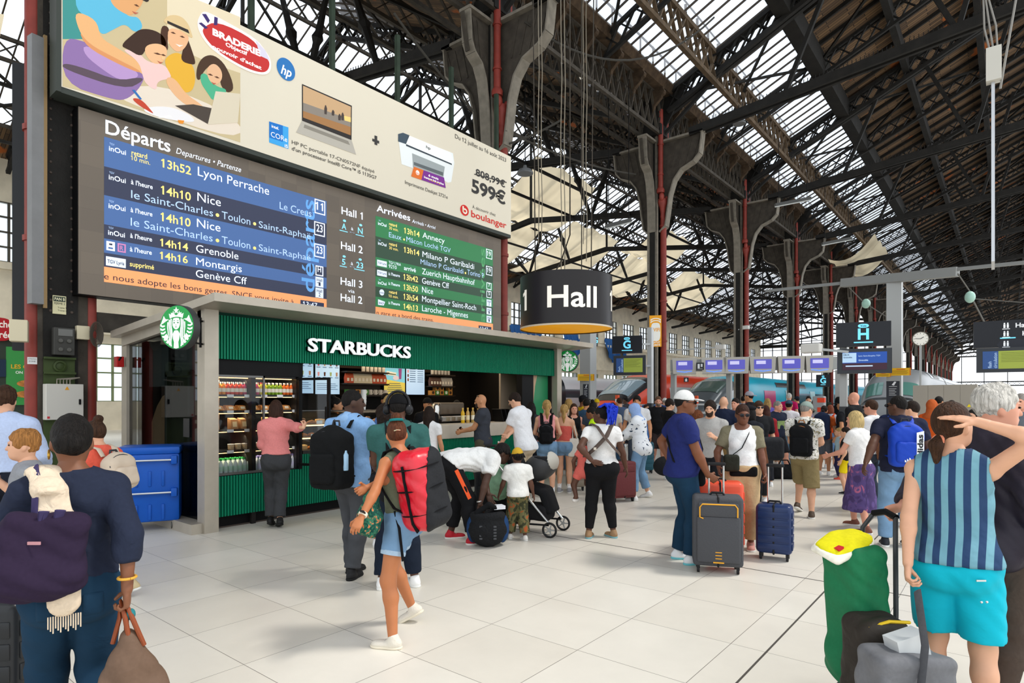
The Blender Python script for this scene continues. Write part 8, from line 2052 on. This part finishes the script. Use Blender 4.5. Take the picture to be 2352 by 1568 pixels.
CR=lambda c:mat(c,rough=.25)
nose1=[(0,.5,.55),(.3,.8,.95),(1.0,1.1,1.45),(2.2,1.32,2.2),(3.6,1.43,2.85),(5.4,1.45,3.25),(8,1.45,3.35),(200,1.45,3.35)]
t,patch,pt=train('red high-speed train with slanted black windscreen at the platform',-17.9,29.5,80,nose1,{'body':CR('#d8d3cc')})
patch('nose_cover',.02,6.5,40,140,.012,CR('#e0421f'));patch('roof_band',6.5,80,22,158,.012,CR('#e0421f'));patch('side_panel',.3,6.5,-4,40,.010,CR('#e0421f'));patch('side_panel',.3,6.5,140,184,.010,CR('#e0421f'))
patch('black_mask',1.3,4.6,34,146,.022,CR('#2a2a2c'));patch('windscreen',1.9,3.9,52,128,.035,mat('#8fa3ad',rough=.05,spec=1.0))
patch('white_stripe',1.5,8,-12,2,.02,CR('#e9e6e0'));patch('blue_stripe',4.0,7.5,-30,-6,.024,CR('#2a4a94'));patch('window_band',10,80,8,22,.016,mat('#2f4a72',rough=.15));patch('red_door',17,19,-20,20,.02,CR('#c01f3c'))
q=MB();
for s_ in (-1,1):q.ball(pt(.75,R(90 - s_*40),.02),(.16,.1,.12),12,8)
q.build('headlamps',mat('#d8d8d0',rough=.1),t,smooth=True)

nose2=[(0,.55,.6),(.4,.9,1.05),(1.2,1.15,1.6),(2.4,1.33,2.35),(3.4,1.42,2.8),(5,1.45,3.15),(7,1.45,3.25),(200,1.45,3.25)]
t,patch,pt=train('turquoise high-speed train with grey nose behind the columns',-14.0,33,90,nose2,{'body':CR('#19b4d0')})
patch('nose_cover',.02,4.2,30,150,.012,CR('#565b5e'));patch('silver_edge',.4,4.6,14,30,.016,CR('#c3c8ca'));patch('silver_edge',.4,4.6,150,166,.016,CR('#c3c8ca'));patch('windscreen',2.1,3.5,58,122,.03,mat('#55665f',rough=.08,spec=1.0))
patch('pink_door',9,11.5,-50,18,.018,CR('#d23a7a'));patch('dark_window_band',16,60,-2,14,.018,mat('#175a68',rough=.15));patch('vent_grille',12,20,28,44,.02,CR('#2c3234'))
for k in range(3):patch('white_motif',14+k*7,15.6+k*7,-40,20,.022,CR('#b9e2e6'),nd=8)
patch('coach_gap',34,34.6,-50,150,.03,CR('#1d2224'),nd=4)

nose3=[(0,1.15,.9),(.3,1.3,1.35),(.8,1.38,1.75),(1.6,1.43,2.45),(2.2,1.45,2.85),(3.2,1.45,3.15),(5,1.45,3.3),(200,1.45,3.3)]
t,patch,pt=train('grey high-speed train with two front windows behind the lamp post',-4.4,33.5,90,nose3,{'body':CR('#8d9092')})
patch('roof',5.0,90,38,142,.012,CR('#c9cdd3'));patch('windscreen',1.0,1.75,96,130,.02,mat('#5a8a80',rough=.05,spec=1.0),nd=8);patch('windscreen',1.0,1.75,50,84,.02,mat('#5a8a80',rough=.05,spec=1.0),nd=8)
patch('dark_line',.75,.85,35,145,.022,CR('#3a3c3e'),nd=3);patch('roof_grille',6.5,10,40,60,.03,CR('#4a463e'));patch('roof_grille',6.5,10,120,140,.03,CR('#4a463e'));patch('coach_gap',13.5,14.1,-40,220,.03,CR('#6a665c'),nd=4)

t,patch,pt=train('white high-speed train with a thin red line at the far platform',-23.4,20,95,nose2,{'body':CR('#d9dadb')})
patch('red_line',4,95,-6,-2,.018,CR('#c8285a'));patch('window_band',8,95,6,20,.016,mat('#3a4048',rough=.15));patch('skirt',0.5,95,-55,-10,.012,CR('#8f9296'));patch('skirt',.5,95,190,235,.012,CR('#8f9296'))
for k in range(4):patch('coach_gap',12+14*k,12.5+14*k,-50,150,.03,CR('#23262a'),nd=4)

NAVY=mat('#12151d',rough=.35);CYA=glow('#6ccbe8',.8)
GREY=mat('#a7a9a8',rough=.45,metal=.2)
def voie(label,px0,px1,py0,py1,Z,letter,yaw=0):
 s_=Z/F;c=at((px0+px1)/2,(py0+py1)/2,Z);fr=face_cam(c,yaw);w,h=(px1 - px0)*s_/2,(py1 - py0)*s_/2
 t=thing('platform_sign',c,label,'sign')
 m_=MB();fbox(m_,fr,-w,w,-h,h,-.10,0);m_.build('casing',NAVY,t)
 m_=MB();text(m_,letter,h*.85,c - Zv*(h*.42)+fr[3]*.004,fr[1],Zv,fr[3],align='C',bold=.03);fbox(m_,fr,-w*.35,w*.35,-h*.72,-h*.62,.002,.005)
 m_.prism([(w*.2*math.copysign(abs(math.cos(a))**.6,math.cos(a)),h*.68+h*.16*math.sin(a)) for a in np.linspace(0,6.28,20)[:-1]],fr,.002,.005);m_.build('lettering',CYA,t)
 m_=MB();text(m_,'Voie',h*.16,c+Zv*(h*.60)+fr[3]*.007,fr[1],Zv,fr[3],align='C',bold=.02);m_.build('lettering',NAVY,t)
 return t,fr,w,h
def info_screen(label,px0,px1,py0,py1,Z,yaw,kind):
 s_=Z/F;c=at((px0+px1)/2,(py0+py1)/2,Z);fr=face_cam(c,yaw);w,h=(px1 - px0)*s_/2,(py1 - py0)*s_/2
 t=thing('information_screen',c,label,'screen')
 m_=MB();fbox(m_,fr,-w,w,-h,h,-.14,0);m_.build('casing',mat('#2f3338',rough=.4),t)
 m_=MB();fbox(m_,fr,-w*.82,w*.82,-h*.72,h*.72,.001,.004)
 if kind=='flash':
  m_.build('display',glow('#8d9a3c',.35),t);m_=MB();fbox(m_,fr,-w*.82,-w*.36,-h*.72,h*.72,.004,.007);m_.build('blue_panel',glow('#27477c',.4),t)
  m_=MB();text(m_,'flash',h*.22,c+fr[1]*(-w*.56) - Zv*(h*.66)+fr[3]*.009,Zv,-fr[1],fr[3],width=h*.55,bold=.01);text(m_,'circulation',h*.22,c+fr[1]*(-w*.40) - Zv*(h*.66)+fr[3]*.009,Zv,-fr[1],fr[3],width=h*1.25,bold=.01);m_.build('lettering',glow('#9db8d8',.4),t)
  m_=MB()
  for k in range(7):fbox(m_,fr,-w*.28,w*(.7 - .12*(k % 3)),h*(.55 - .12*k),h*(.57 - .12*k),.004,.006)
  m_.build('text_lines',mat('#4a5426'),t)
 else:
  m_.build('display',glow('#1d4a9c',.4),t);m_=MB();fbox(m_,fr,-w*.82,-w*.3,-h*.12,h*.66,.004,.007);m_.build('pale_panel',glow('#a9c6e0',.5),t)
  m_=MB();fbox(m_,fr,-w*.82,w*.82,-h*.72,-h*.18,.004,.007);m_.build('maroon_panel',glow('#3a1a2c',.2),t)
  m_=MB();text(m_,'14h14',h*.12,c+fr[1]*(-w*.78)+Zv*(h*.45)+fr[3]*.009,fr[1],Zv,fr[3],bold=.02);text(m_,'Grenoble',h*.11,c+fr[1]*(-w*.78)+Zv*(h*.25)+fr[3]*.009,fr[1],Zv,fr[3],bold=.02);m_.build('lettering',mat('#24506e'),t)
  m_=MB();text(m_,'Lyon Saint-Exupéry TGV',h*.11,c+fr[1]*(-w*.22)+Zv*(h*.35)+fr[3]*.009,fr[1],Zv,fr[3],width=w*.8);text(m_,'Grenoble',h*.12,c+fr[1]*(-w*.22)+Zv*(h*.0)+fr[3]*.009,fr[1],Zv,fr[3],bold=.02);fbox(m_,fr,-w*.7,w*.3,-h*.45,-h*.36,.007,.01);m_.build('lettering',glow('#b9d2ea',.5),t)
 return t,fr,w,h
gs_=voie('black platform sign with a blue G beside the drum sign',1406,1474,771,811,16.5,'G',-8)[0];info_screen('screen with blue and olive display under the G sign',1409,1482,816,861,16.5,-8,'flash')
q=MB();q.bar(at(1474,790,16.56),at(1494,790,17.2),.05);q.bar(at(1480,840,16.56),at(1494,840,17.2),.05);q.build('arms',GREY,gs_)
voie('small black platform sign with a blue G on the turquoise train side',1876,1905,860,888,22,'G')
voie('black platform sign with a blue H',1928,2038,739,795,13,'H',6);info_screen('blue departures screen under the H sign',1931,2040,800,857,13,6,'dep')
voie('narrow platform sign with a blue G behind the drum sign',1363,1374,767,795,21,'G',40)
t,fr,w,h=info_screen('screen with blue and olive display at the right edge',2259,2385,797,854,12,4,'flash')
Z=12.05;s_=Z/F;c=at(2330,765,Z);fr=face_cam(c,4);t=thing('direction_sign',c,'black direction sign with white pictograms at the right edge','sign')
m_=MB();fbox(m_,fr,-75*s_,75*s_,-31*s_,31*s_,-.1,0);m_.build('casing',NAVY,t)
m_=MB();m_.prism([(-32*s_,-50*s_),(-24*s_,-60*s_),(75*s_,-60*s_),(75*s_,-40*s_),(-24*s_,-40*s_)],fr,.004,.012);m_.prism([(-32*s_,-26*s_),(-24*s_,-38*s_),(75*s_,-38*s_),(75*s_,-14*s_),(-24*s_,-14*s_)],fr,.001,.008);m_.build('arrow_panels',mat('#1b1f2a',rough=.35),t)
m_=MB()
for dy in (17,-2,-25):
 for k in range(2):
  x=-18+6*k;m_.prism([(x*s_+1.6*s_*math.cos(a),(dy+6.5)*s_+1.6*s_*math.sin(a)) for a in np.linspace(0,6.28,10)[:-1]],fr,.012,.014);fbox(m_,fr,(x - 1.8)*s_,(x+1.8)*s_,(dy - 4)*s_,(dy+4.5)*s_,.012,.014)
 fbox(m_,fr,-22*s_,-8*s_,(dy - 7)*s_,(dy - 5.6)*s_,.012,.014)
x=-12;m_.prism([(x*s_+2*s_*math.cos(a),-44*s_+2*s_*math.sin(a)) for a in np.linspace(0,6.28,10)[:-1]],fr,.014,.016);fbox(m_,fr,(x - 1.6)*s_,(x+1.6)*s_,-56*s_,-46.5*s_,.014,.016)
for st,dx,dy in (('Hall',2,13),('Hall',14,-6),('Billets',9,-54)):text(m_,st,(10 if st=='Hall' else 7)*s_,c+fr[1]*(dx*s_)+Zv*(dy*s_)+fr[3]*.016,fr[1],Zv,fr[3],bold=.02)
m_.build('lettering',mat('#e3e6ea',emit=.4),t);m_=MB();fbox(m_,fr,-26*s_,2*s_,-11.5*s_,-9*s_,.01,.014);m_.build('underline',CYA,t)

P0_,P1_=at(1540,845,19.0),at(1934,845,17.6);bm=thing('monitor_beam',Vector((P0_.x,P0_.y,0)),'long grey beam on posts carrying six small monitors','beam')
zt,zb=2.95,2.55;ax=(P1_ - P0_);ax.z=0;axn=ax.normalized();nb=Vector((axn.y,-axn.x,0));
if nb.dot(Vector((-P0_.x,-P0_.y,0)))<0:nb=-nb
q=MB();q.bar(Vector((P0_.x,P0_.y,(zt+zb)/2)),Vector((P1_.x,P1_.y,(zt+zb)/2)),.25,.36,up=Zv);q.build('beam',GREY,bm)
for f_ in (.02,.36,.98):
 q=MB();p=P0_+ax*f_;q.bar((p.x,p.y,0),(p.x,p.y,zb),.14);q.build('post',GREY,bm)
for k,px in enumerate((1575,1645,1697,1757,1820,1881)):
 f_=(px - 1540)/394;p=P0_+ax*f_;p.z=0
 t=thing('monitor',p+Zv*2.5,('first','second','third','fourth','fifth','sixth')[k]+' small monitor from the red train along the grey beam','monitor')
 fr=(Vector((p.x,p.y,2.72))+nb*.35,axn if axn.dot(Vector((CT,ST,0)))>0 else -axn,Zv,nb)
 q=MB();q.prism([(-.33,-.24),(.33,-.24),(.36,.24),(-.36,.24)],fr,-.4,0);q.build('casing',mat('#bdb9b0',rough=.4),t)
 q=MB();q.prism([(-.24,-.12),(.24,-.12),(.24,.16),(-.24,.16)],fr,.001,.006);q.build('display',glow('#5a58b8',.5),t)
 q=MB();q.prism([(-.18,.02),(.08,.02),(.08,.12),(-.18,.12)],fr,.006,.009);q.build('text_block',glow('#c9c6ee',.5),t)
 q=MB();q.prism([(-.22,-.17),(0,-.2),(.22,-.17),(.22,-.15),(0,-.175),(-.22,-.15)],fr,.001,.012);q.build('blue_light',glow('#5a8cff',1.0),t)
fr=face_cam(at(1608,841,18.3));t=thing('pictogram_sign',fr[0],'small black pictogram sign on the monitor beam','sign');q=MB();fbox(q,fr,-.11,.11,-.11,.11,0,.03);q.build('plate',NAVY,t);q=MB();fbox(q,fr,-.07,-.01,-.06,.07,.03,.035);fbox(q,fr,.02,.07,-.02,.07,.03,.035);fbox(q,fr,-.07,.07,-.08,-.07,.03,.035);q.build('pictogram',mat('#e3e6ea'),t)
fr=face_cam(at(1576,872,18.6));t=thing('pictogram_sign',fr[0],'small black waiting-room pictogram hanging below the first monitor','sign');q=MB();fbox(q,fr,-.07,.07,-.07,.07,0,.03);q.build('plate',NAVY,t);q=MB();fbox(q,fr,-.03,.03,-.05,.02,.03,.035);q.ball(fr[0]+Zv*.035+fr[3]*.032,(.015,.015,.015),8,6);q.build('pictogram',mat('#e3e6ea'),t)

def post(label,px,Z,z1,w,m=GREY,arm=None,base=None):
 p=gz(px,Z);t=thing('lamp_post' if arm else 'post',p,label,'post');q=MB();q.bb(p.x - w/2,p.x+w/2,p.y - w/2,p.y+w/2,0,z1);q.build('shaft',m,t)
 if base:q=MB();q.bb(p.x - w*.55,p.x+w*.55,p.y - w*.55,p.y+w*.55,0,base);q.build('dark_sleeve',mat('#3a3d40',rough=.5),t)
 return t,p
t,p=post('thick pale grey post with a T-shaped arm beside the H sign',2055,14.5,at(2055,640,14.5).z,.30)
a,b=at(1935,650,15.4),at(2200,622,13.3);q=MB();q.bar(a,at(2200,624,13.3),.2,.2);q.bar(at(2200,618,13.3),at(2420,596,11.8),.07);q.bar(at(1760,668,17.0),a,.07);q.build('cross_arm',mat('#8d8f8e',rough=.5),t)
q=MB();q.bar(at(2200,628,13.3),at(2235,680,13.3),.02);q.bar(at(2235,690,13.3),at(2262,742,13.3),.025);q.bar(at(2238,686,13.3),at(2360,695,12.6),.02);q.bar(at(1950,660,15.2),at(1985,695,15.2),.02);q.bar(at(1990,698,15.2),at(2040,730,14.8),.02);q.build('stay_wires',mat('#6d6a64'),t)
q=MB();q.ball(at(2228,682,13.3),(.1,.1,.13),12,8);q.ball(at(1989,697,15.2),(.1,.1,.12),12,8);q.build('glass_insulators',mat('#a8cfc0',rough=.1),t,smooth=True)
post('grey square post behind the small emblem sign',1351,17.5,3.9,.34);post('slim pale post in front of the G screen',1494,17.2,at(1494,752,17.2).z,.13,mat('#c9cbcc',rough=.4),base=1.6);post('grey post with dark sleeve under the H screen',1938,13.4,3.2,.14,base=1.55)
def notice(label,px0,px1,py0,py1,Z,yaw=0,stripes=True):
 s_=Z/F;c=at((px0+px1)/2,(py0+py1)/2,Z);fr=face_cam(c,yaw);w,h=(px1 - px0)*s_/2,(py1 - py0)*s_/2
 t=thing('notice_sign',c,label,'sign');q=MB();fbox(q,fr,-w,w,-h,h,0,.02);q.build('plate',mat('#e8b414',rough=.5),t)
 q=MB()
 for k in range(5):q.prism([(w*.88,-h+h*.4*k),(w,-h+h*.4*k+h*.12),(w,-h+h*.4*k+h*.3),(w*.88,-h+h*.4*k+h*.18)],fr,.02,.023)
 text(q,'Attention',h*.35,c+Zv*(h*.5)+fr[3]*.023 - fr[1]*(w*.3),fr[1],Zv,fr[3],bold=.02);q.build('red_marks',mat('#c8341c'),t)
 q=MB()
 for k in range(4):fbox(q,fr,-w*.85,w*(.75 - .1*(k % 2)),h*(.22 - .28*k),h*(.30 - .28*k),.02,.022)
 q.build('text_lines',mat('#6a5418'),t);return t
notice('yellow notice sign on the grey post right of the small emblem sign',1327,1365,859,874,17.31);notice('yellow notice sign on the thick post, striped red at its edge',2045,2088,845,862,14.32);notice('yellow notice sign left of the thick post under the H screen',2014,2044,856,865,14.42)
def totem(label,px0,px1,py0,py1,Z):
 s_=Z/F;c=at((px0+px1)/2,py1,Z);fr=face_cam(c);w=(px1 - px0)*s_/2;h=(py1 - py0)*s_
 t=thing('information_totem',c,label,'sign');q=MB();fbox(q,fr,-w,w,-c.z,h,0,.06);q.build('panel',mat('#1d2028',rough=.4),t)
 q=MB();q.prism([(-w*.2,h*.78),(w*.15,h*.74),(w*.5,h*.95),(w*.2,h*.97)],fr,.06,.064);fbox(q,fr,-w*.6,w*.6,h*.68,h*.70,.06,.064)
 for k in range(5):fbox(q,fr,-w*.6,w*(.5 - .2*(k % 2)),h*(.55 - .09*k),h*(.57 - .09*k),.06,.064)
 q.build('pictogram',mat('#d8dade'),t)
totem('dark information totem by the kiosk corner post',1339,1352,882,916,17.0);totem('dark information totem in front of the thick post',2038,2064,875,915,14.0)

c=Vector((XC,Y0+20,0));s_=24.7/F
t=thing('wifi_banner',at(1500,760,24),'orange and white banner lettered WIFI round the second column','banner')
fr=face_cam(at(1507,760,24.0),0);S2=24.0/F
q=MB();fbox(q,fr,-15*S2,12*S2,-36*S2,36*S2,-.05,0);q.build('board',mat('#eea41c',rough=.5,emit=.12),t)
q=MB();q.prism([(10.5*S2*math.copysign(abs(math.cos(a))**.5,math.cos(a)) - 1*S2,(-2+21*math.copysign(abs(math.sin(a))**.6,math.sin(a)))*S2) for a in np.linspace(0,6.28,26)[:-1]],fr,.002,.006)
for k in range(2):q.prism([((12*math.cos(a))*S2 - 1*S2,(20+5*k+5*math.sin(a))*S2) for a in np.linspace(0,math.pi,12)]+[((10*math.cos(a))*S2 - 1*S2,(18+5*k+5*math.sin(a))*S2) for a in np.linspace(math.pi,0,12)],fr,.002,.006)
text(q,'GRATUIT',4*S2,fr[0]+fr[1]*(-11*S2) - Zv*(28*S2)+fr[3]*.006,fr[1],Zv,fr[3],width=20*S2,bold=.02);text(q,'ILLIMITÉ',4*S2,fr[0]+fr[1]*(-11*S2) - Zv*(34*S2)+fr[3]*.006,fr[1],Zv,fr[3],width=20*S2,bold=.02);q.build('white_panel',mat('#f0ede4',emit=.15),t)
q=MB();text(q,'WIFI',8*S2,fr[0]+fr[1]*(-10.5*S2) - Zv*(1*S2)+fr[3]*.009,fr[1],Zv,fr[3],width=19*S2,bold=.02);q.build('lettering',mat('#eea41c',emit=.12),t)

a,b=gz(2098,19),gz(2246,17.5)
for k in range(4):
 p,q_=a.lerp(b,k/4),a.lerp(b,(k+1)/4 - .004);t=thing('hoarding_panel',p,'grey hoarding panel in front of the grey train, %s from the train front' % ('first','second','third','last')[k],'hoarding','grey hoarding panels');q=MB();q.bar((p.x,p.y,1.07),(q_.x,q_.y,1.07),.06,2.14,up=Zv);q.build('panel',mat('#aaa49a',rough=.6),t)
fr=face_cam(at(2226,931,17.64));t=thing('warning_sign',fr[0],'yellow electric warning triangle on the grey hoarding','sign');q=MB();q.prism([(-.05,-.04),(.05,-.04),(.0,.05)],fr,0,.02);q.build('plate',mat('#e8d01c'),t)

for k,(px,Z) in enumerate(((1418,23.0),(1507,25),(1600,26.5))):
 p=gz(px,Z);t=thing('barrier',p,'low steel barrier with red and white striped post before the red train' if k==0 else ('steel barrier near the slim pale post' if k==1 else 'steel barrier left of the turquoise train'),'barrier');q=MB()
 for z in (.75,1.15,1.5):q.bar(p+Zv*z,p+RV*2.2+Zv*z,.06)
 q.bar(p,p+Zv*1.5,.08);q.bar(p+RV*2.2,p+RV*2.2+Zv*1.5,.08);q.build('rails',mat('#a9aaa8',rough=.4,metal=.5),t);q=MB();q.bar(p+Zv*1.45,p+Zv*1.6,.12);q.bar(p+Zv*1.72,p+Zv*1.87,.12);q.build('red_stripes',mat('#e0562c'),t);q=MB();q.bar(p+Zv*1.6,p+Zv*1.72,.12);q.build('white_stripe',mat('#e6e6e2'),t)
p=gz(1882,17.5);t=thing('ticket_gate',p,'ticket reader column with red and white blocks by the barrier','ticket gate');q=MB();q.rbox((p.x,p.y,.9),(.3,.3,1.8),.03);q.build('body',mat('#9a9c9e',rough=.4),t);q=MB()
for z in (1.35,1.62):q.bb(p.x - .02,p.x+.16,p.y - .16,p.y+.02,z,z+.13)
q.build('red_blocks',mat('#e04a2a'),t)

c=at(2114,778,27);fr=face_cam(c,10);t=thing('station_clock',c,'round white station clock among the far columns','clock')
rot=Matrix((fr[1],Zv,fr[3])).transposed();q=MB();q.lathe([(.30,-.12),(.32,-.1),(.32,.0),(.30,.02)],28,c,rot);q.build('casing',mat('#6a6458',rough=.5),t,smooth=True);q=MB();q.lathe([(.285,.018),(.285,.026)],28,c,rot);q.build('dial',mat('#e9e6dc',emit=.1),t)
q=MB()
for k in range(12):a=k*math.pi/6;q.bar(c+fr[3]*.03+fr[1]*(.22*math.sin(a))+Zv*(.22*math.cos(a)),c+fr[3]*.03+fr[1]*(.265*math.sin(a))+Zv*(.265*math.cos(a)),.014)
q.build('hour_marks',BLACK,t);q=MB();q.bar(c+fr[3]*.034,c+fr[3]*.034+fr[1]*.12+Zv*.08,.022);q.bar(c+fr[3]*.036,c+fr[3]*.036 - fr[1]*.2+Zv*.02,.016);q.build('hands',BLACK,t);q=MB();q.bar(c - Zv*.3,(c.x,c.y,0),.08);q.build('stem',GREY,t)

for lab,px,py,Z,up in (('dome lamp hanging from the truss right of the advertising panel',1206,394,20,2.0),('dome lamp hanging under the skylight',1698,281,26,3.0)):
 c=at(px,py,Z);t=thing('pendant_lamp',c,lab,'lamp');q=MB();q.lathe([(.26,-.08),(.27,-.04),(.2,.06),(.06,.12),(.05,.2)],18,c);q.build('shade',mat('#6d6f70',rough=.4),t,smooth=True);q=MB();q.lathe([(.22,-.075),(.22,-.07)],16,c);q.build('diffuser',mat('#d8d8d4'),t);q=MB();q.bar(c+Zv*.2,(c.x,c.y,13.4),.02);q.build('cord',BLACK,t)
for lab,p0,p1,Z in (('fluorescent tube fitting left of the second column',(1392,520),(1450,505),22),('fluorescent tube fitting under the main skylight',(1780,471),(1862,455),27),('lower fluorescent tube fitting under the canvas sheet',(1888,560),(1955,547),30)):
 a,b=at(*p0,Z),at(*p1,Z);t=thing('tube_light',a.lerp(b,.5),lab,'lamp');q=MB();q.bar(a,b,.16,.12);q.build('fitting',mat('#4a4a48',rough=.5),t);q=MB();q.bar(a - Zv*.07,b - Zv*.07,.06);q.build('tube',mat('#c9ccc9',rough=.3),t);q=MB();
 for f_ in (.1,.9):p=a.lerp(b,f_);q.bar(p,(p.x,p.y,13.2),.02)
 q.build('hanger_rods',BLACK,t)
q=MB()
for px,y0_,y1_,Z in ((1237,120,560,15),(1244,100,560,15.2),(1289,155,640,14.5),(1297,150,640,14.8),(1340,190,560,16),(1347,190,600,16.2)):
 a=at(px,y0_,Z);b=at(px,y1_,Z);q.tube([(a.x+.02*math.sin(k*2),a.y,14+(b.z - 14)*k/8) for k in range(9)],.012,5)
t=thing('hanging_ropes',at(1290,200,15),'pale ropes hanging down beside the drum sign','rope');q.build('ropes',mat('#8d8474',rough=.8),t,smooth=True)
q=MB()
for a,b,sg in ((at(1205,50,16),at(1640,40,20),1.2),(at(1170,330,16.5),at(1290,275,17),.05),(at(905,30,14),at(1088,255,15.8),.1),(at(1160,300,16.5),at(1460,400,24),.2)):
 q.tube([a.lerp(b,k/14) - Zv*(sg*4*(k/14)*(1 - k/14)) for k in range(15)],.03,5)
t=thing('slack_cables',at(1400,100,18),'slack dark cables slung between the columns','cable');q.build('cables',mat('#3a3731',rough=.8),t,smooth=True)

Z=11.0;c=at(2281,390,Z);t=thing('hanging_display',c,'large hanging display seen edge-on at the top right','display');zt,zb=at(2278,182,Z).z,at(2286,600,Z).z
d_=Vector((c.x,c.y,0)).normalized();n_=Vector((d_.y,-d_.x,0));q=MB();o_=Vector((c.x,c.y,0));q.bar(o_+Zv*((zt+zb)/2) - d_*.0,o_+Zv*((zt+zb)/2)+d_*.9,.05,zt - zb,up=Zv);q.build('panel',mat('#c3c6ca',rough=.3,metal=.4),t);q=MB();q.bb(c.x - .1,c.x+.12,c.y - .1,c.y+.1,at(2285,188,Z).z,at(2285,112,Z).z);q.build('power_box',mat('#cfccc2',rough=.5),t);q=MB()
for dx in (-.05,.0,.06):q.tube([(c.x+dx,c.y,at(2285,112,Z).z),(c.x+dx*1.5 - .05,c.y,at(2285,60,Z).z),(c.x - .15,c.y,at(2285,-60,Z).z)],.016,5)
q.tube([(c.x+.1,c.y,zt - .2),(c.x+.4,c.y,at(2285,-60,Z).z)],.02,5);q.build('cables',mat('#8d8a84'),t,smooth=True)

for lab,px,py,Z in (('white security camera on the third column',1712,752,32.2),('white box camera on an arm right of the third column',1864,800,13.2),('white security camera on the arm right of the wifi banner',1655,797,24.7)):
 fr=face_cam(at(px,py,Z));t=thing('security_camera',fr[0],lab,'camera');q=MB();q.rbox(fr[0],(.22,.4,.2),.03,Matrix.Rotation(TH+.8,3,'Z'));q.build('housing',mat('#d4d2cc',rough=.4),t);q=MB();q.bar(fr[0],fr[0]+fr[1]*(.7 if px==1864 else (-2.5 if px==1655 else -.35)) - Zv*.1,.05);q.build('arm',GREY,t)
